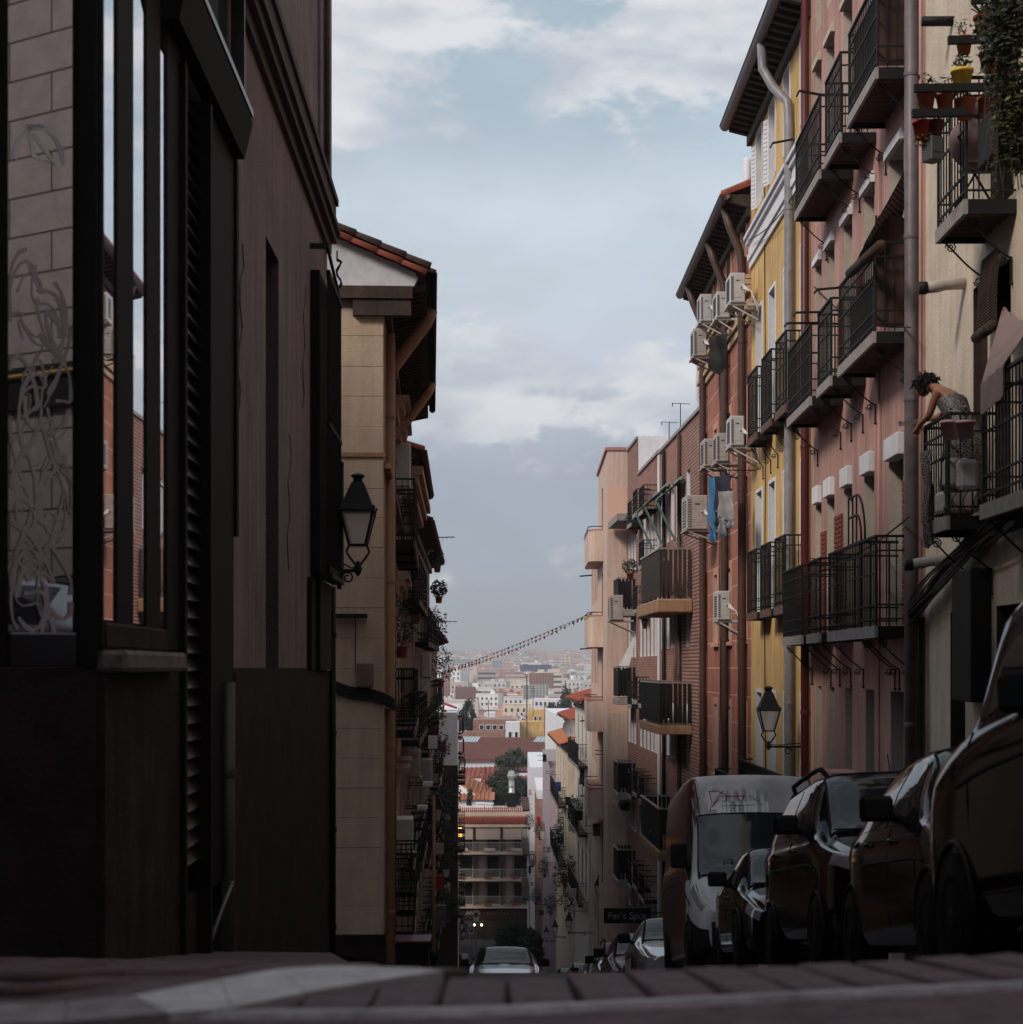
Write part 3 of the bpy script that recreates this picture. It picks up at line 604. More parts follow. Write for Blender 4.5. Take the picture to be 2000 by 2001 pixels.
def eaves(F_, B_, u0, u1, z, out, nc, gut, roofm='tile', pitch=.42, depth=5, corb=True, rafter='wood'):
    mb = MB().box(u0,u1,-.1,out-.02,z+.16,z+.24).box(u0,u1,.003,.1,z-.22,z-.04); bpart(F_, B_, 'eaves_board', mb, rafter)
    if corb:
        cm = MB().prism([(0,0,0),(0,out*.9,.12),(0,out*.9,.2),(0,0,.2)], (.13,0,0)).mesh('corbel', rafter)
        for i in range(nc): obj('corbel', cm, B_, (u0+(u1-u0-.13)*i/(nc-1), .005, z-.04-F_.zb))
    g = MB(); r = .11; vs = []; fs = []
    for e, u in enumerate((u0-.05, u1+.05)):
        for k in range(9): a = PI+PI*k/8; vs.append((u, out+.03+r*math.cos(a), z+.22+r*math.sin(a)))
    g.add(vs, [(k, k+1, k+10, k+9) for k in range(8)]+[list(range(9)), list(range(9, 18))], 0, True)
    g.tube([(u0-.05,out+.03-r,z+.22),(u1+.05,out+.03-r,z+.22)], .015, 5).tube([(u0-.05,out+.03+r,z+.22),(u1+.05,out+.03+r,z+.22)], .015, 5)
    bpart(F_, B_, 'gutter', g, gut)
    rf = bpart(F_, B_, 'roof', MB().prism([(u0,out+.02,z+.25),(u0,-depth,z+.25+pitch*(depth+out)),(u0,-depth,z+.05+pitch*(depth+out)),(u0,out,z+.242)], (u1-u0,0,0)), roofm)
    q = MB(); n = int((u1-u0)/.22)
    for i in range(n): u = u0+.11+.22*i; q.tube([(u,out+.08,z+.27),(u,-depth,z+.28+pitch*(depth+out))], .08, 6)
    obj('tile_rows', q.mesh('tile_rows', roofm), rf, kind='stuff')
eaves(FY, B, 0, FY.len, 11.25, .52, 22, 'pipe')
zt = 11.4
downpipe(FY, B, U(32.1), .1, -8, 9.7, .085, 'pipel', top=[(U(32.1)+.5,.52,11.35),(U(32.1)+.5,.5,10.9),(U(32.1)+.3,.34,10.5),(U(32.1)+.04,.12,10.15)], clips=6)
bpart(FY, B, 'cable', MB().tube([(U(35.6)+.06*math.sin(k*.8), .03, 10.5-k*.95) for k in range(17)], .012, 5), 'iron')
bpart(FY, B, 'slim_pipe', MB().tube([(U(31.9),.03,-8),(U(31.9),.03,8.4)], .016, 5), 'piped')
# water tank standing on the terrace behind
q = MB().lathe([(.0,0),(.10,0),(.10,2.2),(.08,2.26),(0,2.3)], 20, (5.72,43.5,10.1))
tag(obj('roof_flue', q.mesh('roof_flue', 'white')), 'white round flue standing on the roof beyond the yellow house', 'chimney')
# ---- orange house
FO = Fac((5.07,37.92), (5.07,48)); U = FO.u
B = bld(FO, 'terracotta_house', 'terracotta orange house with cast joint lines, cream cornice and many air conditioners', 'house', zb=-10.5)
cols = [(38.6,39.3),(41.3,42.0),(44.0,44.7),(46.6,47.2)]
ops = [(U(a), U(b), z0, z1) for a, b in cols for z0, z1 in ((8.9,9.75),(4.2,5.9),(.6,2.3),(-2.6,-.9),(-6,-4.3))]
wall(FO, B, 0, FO.len, -10.5, 10.1, ['orange', 'jamb'], ops, rev=.3)
for o in ops:
    window(FO, B, o); bpart(FO, B, 'window_surround', MB().box(o[0]-.16,o[0],.003,.03,o[2],o[3]+.18).box(o[1],o[1]+.16,.003,.03,o[2],o[3]+.18).box(o[0],o[1],.003,.03,o[3],o[3]+.18).box(o[0]-.14,o[1]+.14,.003,.1,o[2]-.08,o[2]-.002), mat('peach_surround', (.55,.30,.22), var=.15))
mb = MB()
for dz, h_, o_ in ((0,.14,.06),(.18,.1,.12),(.3,.16,.08),(.62,.14,.1),(.78,.1,.18),(.9,.08,.24)): mb.box(0,FO.len-.01,.003,o_,7.35+dz,7.35+dz+h_)
bpart(FO, B, 'cornice', mb, mat('cream_cornice', (.50,.37,.23), var=.25, scale=5, streak=.2))
eaves(FO, B, 0, FO.len, 9.78, .52, 26, 'piped', roofm='tile', rafter='wood')
for Yk, m_ in ((38.5,'piped'),(41.6,'piped'),(46.4,'piped')):
    downpipe(FO, B, U(Yk), .12, -10.5, 8.6, .09, m_, top=[(U(Yk)+.1,.5,9.95),(U(Yk)+.06,.36,9.45),(U(Yk),.16,8.95)], clips=6)
bpart(FO, B, 'cable', MB().tube([(U(43.2)+.05*math.sin(k), .04, 8.6-k*.8) for k in range(20)], .014, 5), 'iron')
balcony(FO, B, U(38.2), U(41.2), -3.4, .4, 1.1, simple=True, edge='slabd')
# ---- air conditioners
def ac(px, py, o, F_, w=.8, h=.62, d=.3, label='', m='acw', hose=True, Y=None):
    u, z = F_.hit(px, py, o)
    if Y: p_ = at(px, py, Y); u = F_.u(Y); z = p_.z; o = max(.3, (p_-F_.a).dot(F_.n))
    w *= R.uniform(.9,1.12); h *= R.uniform(.9,1.1); d *= R.uniform(.9,1.1); m = R.choice((m, 'acg', 'acw'))
    t = thing('air_conditioner', label, 'air conditioner', F_.w(u, o-d/2, z-h/2), (0,0,F_.rz), 'air conditioners hung on the street walls')
    c = part('casing', MB().box(-w/2,w/2,-d/2,d/2,0,h,bv=.02).box(-w/2-.006,-w/2+.02,-d*.28,d*.22,.1,h-.1), m, t)
    g = MB()
    for i in range(9): g.box(-w/2+.08,w/2-.25,d/2+.002,d/2+.014,.08+i*(h-.16)/9,.08+i*(h-.16)/9+.02)
    obj('grille', g.mesh('grille', 'acd'), t)
    g = MB()
    for i in range(12): g.box(-w/2-.012,-w/2-.003,d*.26,d*.44,.06+i*(h-.12)/12,.06+i*(h-.12)/12+.016)
    g.box(-w/2-.012,-w/2-.003,-d*.12,d*.12,h*.72,h*.76); obj('side_vents', g.mesh('side_vents', 'acd'), t)
    part('bracket', MB().box(-w/2+.05,-w/2+.09,-o+d/2,d/2+.03,-.05,0).box(w/2-.09,w/2-.05,-o+d/2,d/2+.03,-.05,0).bar((-w/2+.07,-o+d/2,-.35),(-w/2+.07,d/2-.05,-.05),.03).bar((w/2-.07,-o+d/2,-.35),(w/2-.07,d/2-.05,-.05),.03).box(-w/2,w/2,d/2-.01,d/2+.03,-.045,-.005), m, t)
    if hose:
        q = MB()
        for k in range(3): q.tube([(-w/2-.01,-d*.2-.03*k,h*.5),(-w/2-.12,-d*.3,h*.55-.04*k),(-w/2-.2-.03*k,-d/2-.08,h*.3),(-w/2-.2,-o+d/2+.04,-.1-.06*k),(-w/2-.12,-o+d/2+.02,-.4)], .017, 6)
        part('refrigerant_hose', q, 'pvc', t)
    return t
for px, py, o, F_, lb, m_ in [
    (1365,607,.62,FO,'air conditioner tucked highest and farthest under the terracotta house eaves','acw'),(1396,602,.5,FO,'half hidden air conditioner between two others just under the terracotta eaves','acw'),
    (1422,570,.6,FO,'near air conditioner with white hoses just under the terracotta eaves','acw'),(1352,674,.75,FO,'air conditioner standing out against the sky below the terracotta eaves','acg'),
    (1372,888,.6,FO,'leftmost air conditioner of the three above the blue laundry','acg'),(1396,878,.62,FO,'middle air conditioner of the three above the blue laundry','acw'),
    (1423,846,.6,FO,'air conditioner with looping hoses beside the yellow house wall','acw'),(1398,1184,.6,FO,'lone air conditioner low on the terracotta house','acw')]: ac(px, py, o, F_, label=lb, m=m_)
# laundry
q = MB()
def cloth(mb, x0, x1, z0, z1, y, mi, k=7):
    vs = []; n = 8; m = 8
    for j in range(m+1):
        for i in range(n+1):
            t = i/n; s_ = j/m; vs.append((x0+(x1-x0)*t+.02*math.sin(s_*5+t*3), y+.04*math.sin(t*k+s_*2)+.012*math.sin(s_*11), z1+(z0-z1)*s_*(1-.08*math.sin(t*9))))
    fs = [(j*(n+1)+i, j*(n+1)+i+1, (j+1)*(n+1)+i+1, (j+1)*(n+1)+i) for j in range(m) for i in range(n)]
    mb.add(vs, fs, mi, True); mb.add([(a, b+.012, c) for a, b, c in vs], [f[::-1] for f in fs], mi, True)
for nm, m_, px0, py0, w_, h_, lb in (('laundry','blue',1403,932,.34,1.05,'long blue cloth hanging below the air conditioners on the terracotta house'),('laundry','navy',1414,930,.3,.75,'dark navy garment hanging beside the blue cloth'),('laundry','grey',1420,960,.28,.55,'grey garment hanging at the right of the laundry line')):
    u, z = FO.hit(px0, py0, .7); mb = MB(); cloth(mb, -w_*.6, w_*.6, -h_, 0, 0, 0)
    for (x, h2) in ((-w_*.4,.2),(w_*.3,.3)): cloth(mb, x-.08, x+.08, -h_-h2, -h_+.02, .01, 0)
    tag(obj(nm, mb.mesh(nm, m_), None, FO.w(u, .7, z), (0,0,FO.rz+1.1)), lb, 'laundry')
u, z = FO.hit(1402, 928, .7); q = MB()
for k in range(3): q.bar((-.9,.1+k*.25,0),(.5,.1+k*.25,0),.008)
q.bar((-.9,0,0),(-.9,.8,0),.02).bar((.5,0,0),(.5,.8,0),.02)
tag(obj('drying_rack', q.mesh('drying_rack', 'iron'), None, FO.w(u, 0, z), (0,0,FO.rz)), 'thin iron clothes rack on the terracotta wall above the laundry', 'drying rack')
mb = MB(); cloth(mb, -.25, .25, -.8, 0, 0, 0); u, z = FO.hit(1405, 655, .5)
tag(obj('laundry', mb.mesh('laundry', 'iron'), None, FO.w(u,.5,z), (0,0,FO.rz+.8)), 'black garment hanging on the cream cornice of the terracotta house', 'laundry')
# ---- brick houses
xk = lambda Y: 6.44-.0286*Y
FB = Fac((xk(48.02),48.02), (xk(57.8),57.8)); U = FB.u
B = bld(FB, 'brick_house', 'red brick house with striped coursing, a wooden slatted balcony and white rendered side wall', 'house', zb=-12)
ops = [(U(a), U(a+.8), z0, z0+1.7) for a in (50.2,52.6,53.9,55.2,56.6) for z0 in (3.9,.6,-2.7,-6)]
wall(FB, B, 0, U(52), -12, 6.9, ['brickl', 'white'], [o for o in ops if o[1] < U(52)], rev=.2); wall(FB, B, U(52)+.01, U(57.8), -12, 6.9, ['brick', 'white'], [o for o in ops if o[0] > U(52)], rev=.2)
for o in ops: window(FB, B, o, .2)
bpart(FB, B, 'coping', MB().box(0,FB.len,-.2,.06,6.903,7.0), 'slabe')
for z in (1.9,): bpart(FB, B, 'balcony_box', MB().box(U(49.6),U(55.2),.004,1.0,z-.36,z,bv=.03), 'lwall')
def slatbal(F_, B_, Ya, Yb, z, out, h, m, edge='slabe', slab=.25):
    s = bpart(F_, B_, 'balcony', MB().box(U(Ya),U(Yb),.004,out,z-slab,z,bv=.02), edge); me = MB().box(-.045,.045,-.012,.012,0,h).mesh('slat', m); n = int((U(Yb)-U(Ya))/.13)
    for i in range(n+1): obj('slat', me, s, (U(Ya)+.05+(U(Yb)-U(Ya)-.1)*i/n, out-.05, z+.06))
    me2 = MB().box(-.012,.012,-.045,.045,0,h).mesh('slat', m)
    for e in (U(Ya)+.03, U(Yb)-.03):
        for j in range(int(out/.13)): obj('slat', me2, s, (e, .08+j*.13, z+.06))
    obj('handrail', MB().box(U(Ya),U(Yb),out-.06,out-.005,z+h+.07,z+h+.12).box(U(Ya),U(Ya)+.05,.01,out-.065,z+h+.07,z+h+.12).box(U(Yb)-.05,U(Yb),.01,out-.065,z+h+.07,z+h+.12).mesh('handrail', 'steel'), s)
    return s
slatbal(FB, B, 49.7, 54.8, 1.92, .95, 1.3, 'wood', 'lwall'); slatbal(FB, B, 49.7, 54.8, -1.6, .95, 1.1, 'iron', 'lwall'); slatbal(FB, B, 49.7, 54.8, -5.1, .95, 1.1, 'iron', 'lwall')
bpart(FB, B, 'penthouse_wall', MB().box(U(49.9),U(50.1)+.1,-3,-.16,6.9,8.7), 'white')
for Yk, m_ in ((52.1,'piped'),(56,'iron')): downpipe(FB, B, U(Yk), .08, -12, 6.8, .06, m_, clips=4)
# arms of folded awnings on the brick house
for i, (pa, pb) in enumerate((((1318,975),(1293,1085)),((1292,985),(1268,1035)),((1274,1000),(1262,1060)))):
    ua, za = FB.hit(*pa, .3); ub, zb_ = FB.hit(*pb, .8)
    q = MB().bar((ua,.12,za+.5),(ua,.85,za-.05),.14,.05).tube([(ua-.3,.12,za+.55),(ua+1.3,.12,za+.55)], .07, 8).bar((ua,.8,za-.1),(ua+.15,.25,za-1.2),.09,.04)
    q.quad((ua-.3,.14,za+.57),(ua+1.3,.14,za+.57),(ua+1.2,.8,za-.02),(ua-.2,.8,za-.02),1)
    tag(obj('folding_awning', q.mesh('folding_awning', ['green','canvas']), None, FB.a, (0,0,FB.rz)), ['green awning frame folded in front of the brick wall beside the grey air conditioner','green awning frame in the middle of the brick wall','farthest small green awning on the brick wall'][i], 'awning')
ac(1337, 1004, .9, FB, w=.9, h=.8, d=.5, label='large grey air conditioner mounted above the wooden slatted balcony', m='acg')
FC_ = Fac((xk(57.82),57.82), (xk(69),69)); F = FC_; U = F.u
B = bld(F, 'brick_apartment_house', 'farther red brick house with white roof wall and a column of small balconies', 'house', zb=-14)
ops = [(U(a), U(a+.8), z0, z0+1.7) for a in (58.6,59.7,60.9,62.1,63.4,65.6,66.7,67.8) for z0 in (3.6,.4,-2.8,-6,-9)]
wall(F, B, 0, U(65), -14, 6.95, ['brick', 'white'], [o for o in ops if o[1] < U(65)], rev=.2); wall(F, B, U(65)+.01, U(69), -14, 8.3, ['brickl', 'white'], [o for o in ops if o[0] > U(65)], rev=.2)
for o in ops: window(F, B, o, .2)
bpart(F, B, 'roof_wall', MB().box(U(65)-.1,U(65)+.0,-3,-.02,6.96,8.4), 'white'); bpart(F, B, 'coping', MB().box(0,U(65)-.12,-.2,.06,6.952,7.05).box(U(65)+.02,U(69),-.2,.06,8.302,8.4), 'slabe')
bpart(F, B, 'roof_slab', MB().box(U(65),U(69),.003,.75,5.35,5.6), 'slabe')
for z in (2.15,-1.1,-4.6,-7.8): slatbal(F, B, 65.6, 67.6, z, .7, 1.05, 'iron')
balcony(F, B, U(58.6), U(60.2), 3.4, .45, .8, simple=True, scroll=False); balcony(F, B, U(60.9), U(62.3), 2.0, .45, .8, simple=True, scroll=False)
for z in (5.2,-1.2,-4.4,-7.6): balcony(F, B, U(58.6), U(60.2), z, .45, .8, simple=True, scroll=False); balcony(F, B, U(60.9), U(62.3), z+.1, .45, .8, simple=True, scroll=False); balcony(F, B, U(63.0), U(64.3), z-.1, .45, .8, simple=True, scroll=False)
bpart(F, B, 'rain_streak_render', MB().box(U(57.9),U(58.35),.003,.02,-12,6.9), 'white')
# ---- peach building with rounded balconies
F = Fac((3.7,69.2), (3.9,88)); U = F.u
B = bld(F, 'peach_apartment_building', 'smooth peach building with stacked rounded balconies at the end of the right side row', 'building', zb=-19)
ops = [(U(a), U(a)+.7, z0, z0+1.9) for a in (79.5,81.3,83.2,85.6) for z0 in (3.0,-.7,-4.3,-7.9,-11.5)]+[(U(73.4), U(74.6), z0, z0+2.3) for z0 in (5.1,1.6,-1.9,-5.4,-8.9)]
wall(F, B, 0, U(78.6), -19, 8.4, ['peach', 'peachb'], [o for o in ops if o[1] < U(78)], rev=.3, depth=5); wall(F, B, U(78.6)+.01, U(88), -19, 5.7, ['peach', 'peachb'], [o for o in ops if o[0] > U(79)], rev=.3, depth=5)
for o in ops: window(F, B, o)
bpart(F, B, 'coping', MB().box(-.06,U(78.6)+.03,-5.1,.08,8.4,8.52).box(U(78.7),U(88),-5,.08,5.702,5.8), 'peachb')
bpart(F, B, 'doorway', MB().box(U(71),U(77),.003,.03,-19,-12.3), 'dark')
for z in (4.35,.85,-2.6,-6.2):
    mb = MB(); u0, u1 = U(73.0), U(79.0); P = [(u0, 0), (u0, .25)]+[(u0+.55-.55*math.cos(a), .25+.35*math.sin(a)) for a in [PI/2*k/6 for k in range(1, 7)]]+[(u1-.55, .6)]+[(u1-.55+.55*math.sin(a), .25+.35*math.cos(a)) for a in [PI/2*k/6 for k in range(1, 7)]]+[(u1, 0)]
    mb.prism([(a, b+.004, z) for a, b in P], (0,0,1.25), 0); mb.prism([(a, b*1.04+.004, z+1.25) for a, b in P], (0,0,.06), 1)
    s = bpart(F, B, 'rounded_balcony', mb, ['peach', 'peachb'])
    obj('rail', MB().tube([(a, b*.96+.02, z+1.42) for a, b in P], .02, 5).mesh('rail', 'iron'), s)
    bpart(F, B, 'rain_spout', MB().tube([(u1+.6,0,z+.1),(u1+.6,.5,z+.05)], .035, 6).tube([(U(86),0,z+.1),(U(86),.6,z+.05)], .035, 6), 'iron')
ac(1190, 1188, .7, F, w=.8, h=.7, d=.4, label='air conditioner on the rounded balcony of the peach building', m='acg', hose=False)
# ---- houses farther down on the right, each standing a little farther into the street
def plain(name, label, X0, Y0, X1, Y1, top, m, zb, ops=(), roof=None, right=True, jm='jamb', depth=6):
    F_ = Fac((X0,Y0),(X1,Y1)) if right else Fac((X1,Y1),(X0,Y0)); B_ = bld(F_, name, label, 'house', zb=zb)
    O = []
    for Ya, w, z0, h_ in ops:
        a = F_.u(Ya); b = F_.u(Ya+w); O.append((min(a,b), max(a,b), z0, z0+h_))
    wall(F_, B_, 0, F_.len, zb, top, [m, jm], O, rev=.2, depth=depth)
    for o in O: window(F_, B_, o, .2)
    if roof: eaves(F_, B_, -.1, F_.len+.1, top-.3, .45, max(6, int(F_.len/.5)), 'piped', roofm=roof, depth=depth, pitch=.3)
    return F_, B_
def endwin(F_, B_, X, w, z, h, right=True, Y=None):       # small window on the end wall that faces up the street
    e = 0 if right else F_.len; q = MB(); s = -1 if right else 1
    q.box(e+s*.002, e+s*.03, X, X+w, z, z+h); p = bpart(F_, B_, 'window_frame', q, 'white'); g = MB().box(e+s*.031, e+s*.036, X+.06, X+w-.06, z+.06, z+h-.06); obj('pane', g.mesh('pane', 'glass'), p)
zz = lambda py, Y: (HY-py)*Y/FOC
wz = lambda Y, tops: [(Y, 1.1, z, 1.9) for z in tops]
F6, B6 = plain('white_house', 'narrow white and ochre house beyond the peach building with black balconies', 3.82, 88.3, 3.55, 100, -1.6, 'offwhite', -23, [(Y, .9, z, 2.1) for Y in (90,93,96.5) for z in (-4.6,-8,-11.5)], roof='tile')
for z in (-4.9,-8.3,-11.8): balcony(F6, B6, F6.u(89.2), F6.u(98.5), z, .5, 1.1, simple=True, scroll=False)
F7, B7 = plain('cream_end_house', 'cream house whose blank end wall faces up the street below the white house', 3.2, 102, 2.95, 119, -4.3, 'cream', -25, [(Y, .9, z, 2.1) for Y in (104,107,111,115) for z in (-7.5,-11,-14.5)], roof='tileo')
balcony(F7, B7, F7.u(103.5), F7.u(116), -8.0, .5, 1.1, simple=True, scroll=False); balcony(F7, B7, F7.u(103.5), F7.u(116), -11.4, .5, 1.1, simple=True, scroll=False)
F8, B8 = plain('lilac_house', 'lilac house with plain end wall farther down the right side', 2.6, 123, 2.45, 141, -6.6, 'lilac', -27, [(Y, .8, z, 1.8) for Y in (125,129,134) for z in (-10,-14,-18)])
bpart(F8, B8, 'parapet', MB().box(-.05,F8.len,-6,.05,-6.598,-6.4), 'slabe')
F9, B9 = plain('brown_brick_house', 'brown brick house with white parapet between the lilac and the white houses', 2.12, 145, 2.1, 162, -10.6, 'brick', -28, [(Y, .8, z, 1.7) for Y in (147,152,157) for z in (-14,-18)])
bpart(F9, B9, 'parapet', MB().box(-.05,F9.len,-6,.05,-10.598,-9.9), 'white')
F10, B10 = plain('tall_white_house', 'white corner house at the bottom of the street on the right, next to the restaurant', 1.72, 166, 1.75, 196, -9.2, 'white', -31, [(Y, 1, z, 2) for Y in (170,177,184) for z in (-13,-17,-21,-25)])
for z in (-13.4,-17.6,-21.8): balcony(F10, B10, F10.u(169), F10.u(186), z, .7, 1.1, simple=True, scroll=False)
# roof terraces peeping above on the right
F, B = plain('tiled_roof_house', 'low house with a tiled hipped roof peeping out beyond the peach building', 4.05, 108, 3.7, 124, -3.1, 'offwhite', -20, roof='tile')
F, B = plain('grey_roof_house', 'pale house behind, its flat top just left of the satellite dish', 3.3, 142, 3.0, 160, -3.6, 'white', -20)
# satellite dish
q = MB().lathe([(0.0,-.12),(.2,-.1),(.42,-.03),(.5,.03)], 24, (0,0,0)); 
t = thing('satellite_dish', 'large pale satellite dish standing over the cream end wall', 'satellite dish', (3.35,101.5,-3.95)); c = part('dish', q, 'acg', t, (0,0,.55)); c.rotation_euler = (PI*.42, 0, .35)
part('mast', MB().tube([(0,0,-.5),(0,.15,.5)], .05, 8).bar((0,-.1,.5),(0,-.55,.25),.03), 'iron', t)
# restaurant at the bottom of the street
B = thing('restaurant_building', 'beige building across the bottom of the street with three rows of balconies over a restaurant', 'building', (-7.4,198,-32))       # local x along the front, -y to the street
def rp_(name, mb, m, par=None, **k): return part(name, mb, m, par or B, None if par else (0,0,32), **k)
Zs = [zz(1610,198), zz(1663,198), zz(1715,198), zz(1768,198)]      # eave, three slabs
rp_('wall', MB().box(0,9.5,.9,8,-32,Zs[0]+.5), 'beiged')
rp_('parapet', MB().box(-.1,9.6,.2,8,Zs[0]+.5,zz(1585,198)), 'beige')
rf = rp_('roof', MB().prism([(-.1,-.5,Zs[0]),(-.1,.5,zz(1590,198)-.2),(-.1,.5,Zs[0])], (9.8,0,0)), 'tile'); q = MB()
for i in range(44): q.tube([(-.02+i*.222,-.55,Zs[0]+.08),(-.02+i*.222,.42,zz(1590,198)-.1)], .075, 6)
obj('tile_rows', q.mesh('tile_rows', 'tile'), rf, kind='stuff')
q = MB()
for i in range(44): q.tube([(-.02+i*.222,.15,zz(1585,198)),(-.02+i*.222,.9,zz(1585,198)+.3)], .07, 6)
rp_('upper_tile_course', q, 'tile', kind='stuff')
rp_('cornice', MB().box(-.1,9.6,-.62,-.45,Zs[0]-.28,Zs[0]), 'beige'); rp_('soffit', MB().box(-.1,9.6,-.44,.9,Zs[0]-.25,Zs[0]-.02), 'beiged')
cxs = [1.9, 4.9, 7.9]
for k in (1, 2, 3):
    s = rp_('balcony', MB().box(.4 if k == 1 else -.3,9.6,-.65,.9,Zs[k]-.3,Zs[k]), 'beige')
    r = MB().box(.4,9.5,-.6,-.56,Zs[k]+1.0,Zs[k]+1.05)
    for i in range(76): x = .45+i*.12; r.box(x-.015,x+.015,-.59,-.57,Zs[k],Zs[k]+1.0)
    obj('railing', r.mesh('railing', 'acg'), s, kind='stuff')
    top = Zs[k-1]-.3
    for i in range(4): rp_('pier', MB().box((.2,3.3,6.3,9.3)[i]-.12,(.2,3.3,6.3,9.3)[i]+.12,-.5,.9,Zs[k],top), 'wood')
    for c in cxs:
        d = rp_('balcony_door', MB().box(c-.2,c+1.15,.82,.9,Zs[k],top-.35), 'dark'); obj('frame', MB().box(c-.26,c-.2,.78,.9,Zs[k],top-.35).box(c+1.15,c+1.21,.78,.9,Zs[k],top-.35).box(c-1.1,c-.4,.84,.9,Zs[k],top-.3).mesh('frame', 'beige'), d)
    if k == 1:
        for i in range(3):
            x0, x1 = (.4,3.45,6.45)[i], (3.15,6.15,9.2)[i]; a = rp_('blind', MB().box(x0,x1,-.42,-.40,Zs[1]+1.35,top-.02), 'canvas'); sl = MB().box(x0,x1,-.44,-.425,0,.07).mesh('slat', 'beige')
            z = Zs[1]+1.35
            while z < top-.08: obj('slat', sl, a, (0,0,z)); z += .115
    else:
        for c in cxs:
            q = MB().leaves((c-.1,-.62,Zs[k]+.35), (.6,.25,.45), 130, .16).box(c-.5,c+.3,-.8,-.6,Zs[k]+.05,Zs[k]+.28, 1)
            tag(obj('planter', q.mesh('planter', ['leaf','terra']), None, (-7.4,198,0)), 'planter with bushy plants on the %s restaurant balcony, %s of three' % ('middle' if k == 2 else 'lowest', ['left','middle','right'][cxs.index(c)]), 'planter')
    if k == 1:
        for c in cxs: rp_('planter_box', MB().box(c-.5,c+.7,-.85,-.62,Zs[k]+.1,Zs[k]+.4), 'beige')
rp_('shopfront', MB().box(-.3,9.6,-.1,.85,-32,Zs[3]-.3), 'wood')
rp_('fascia', MB().box(-.3,9.6,-.3,-.1,Zs[3]-1.5,Zs[3]-.5), mat('oxblood_fascia', (.045,.014,.014), var=.2))
rp_('doorway', MB().box(2.9,4.6,-.13,-.102,-31.6,Zs[3]-1.9), 'dark'); rp_('window', MB().box(.6,2.6,-.14,-.102,-31,Zs[3]-2), 'glass')
for x in (3.3, 4.1): tag(obj('light_bulb', MB().ball((0,0,0), .12, 8, 6).mesh('light_bulb', 'warm'), None, (-7.4+x,197.6,zz(1806,198))), 'glowing round bulb at the %s of the restaurant doorway' % ('left' if x < 4 else 'right'), 'light')
def text(s_, size, m, loc, rot, name='lettering', parent=None, ex=.01):
    cu = bpy.data.curves.new('t', 'FONT'); cu.body = s_; cu.size = size; cu.extrude = ex; cu.align_x = 'CENTER'; cu.align_y = 'CENTER'
    tmp = bpy.data.objects.new('tmp', cu); COL.objects.link(tmp); dg = bpy.context.evaluated_depsgraph_get(); me = bpy.data.meshes.new_from_object(tmp.evaluated_get(dg)); bpy.data.objects.remove(tmp)
    me.materials.clear(); me.materials.append(M[m]); me.name = name; return obj(name, me, parent, loc, rot)
text('RESTAURANTE', .62, 'ltr', (1.9,-.33,zz(1783,198)+32), (PI/2,0,0), parent=B); text('PLAZOLETA', .62, 'ltrr', (6.3,-.33,zz(1783,198)+32), (PI/2,0,0), parent=B)
# ================================================================ LEFT SIDE
Xl = lambda Y: -1.8-.01714*Y
# dark mauve building: facade frame has u growing towards the camera
F1 = Fac((Xl(21),21), (Xl(8.45),8.45)); U = F1.u
B = bld(F1, 'corner_building', 'dark mauve corner building close on the left with black shopfront and louvred shutter', 'building', zb=-4)
zl = lambda py, px: (HY-py)/FOC*(6300/(940-px))
op = [(U(15.95),U(15.0),-.02,3.62)]
wall(F1, B, 0, U(12.85), 0, 9.2, ['mauve','mauve2'], op, rev=.35, depth=16)
bpart(F1, B, 'plinth', MB().box(.0,U(12.85),.002,.035,-4,-.03).box(.004,U(12.85),-6,.0,-4,-.001), 'plinth')
wall(F1, B, U(12.85)+.01, U(8.5), 3.7, 9.2, ['mauve','mauve2'], [], depth=12, o0=-.13); bpart(F1, B, 'upper_pane', MB().box(U(12.72),U(11.6),-.02,.0,4.1,9), 'mirror')
# the deep opening has a dark boarded leaf
lf = bpart(F1, B, 'shutter_leaf', MB().box(op[0][0],op[0][1],-.3,-.26,-.02,3.62), 'iron')
# cornices of the upper storeys: lower rough one, then a projecting upper course that steps up
mb = MB()
for dz, h_, o_ in ((0,.12,.05),(.12,.10,.11),(.22,.07,.15)): mb.box(-.02-o_*.4,F1.len+.3,.003,o_,4.86+dz,4.86+dz+h_)
bpart(F1, B, 'lower_cornice', mb, 'mauve2')
mb = MB(); mb.box(-.06,F1.len+.3,.003,.10,5.26,5.42).box(-.07,F1.len+.3,.003,.13,5.42,5.5); bpart(F1, B, 'upper_cornice', mb, 'mauve2')
bpart(F1, B, 'frieze', MB().box(-.05,F1.len+.3,.002,.06,5.152,5.258), 'mauve')
bpart(F1, B, 'corner_pilaster', MB().box(-.04,.5,.003,.05,5.51,9.1).box(.9,1.2,.003,.03,5.51,9.1), 'mauve')
bpart(F1, B, 'upper_pipe', MB().tube([(.7,.06,5.5),(.7,.06,9.1)], .03, 6), 'mauve2')
q = MB()
for i in range(3): q.tube([(.05,.12,4.8-k*.06+i*.03+.02*math.sin(k*2+i)) for k in range(2)]+[(.02+.05*math.sin(k+i), .14+.03*math.cos(k*1.3), 4.75-k*.05) for k in range(9)], .012, 4)
bpart(F1, B, 'hanging_wire', q, 'iron')
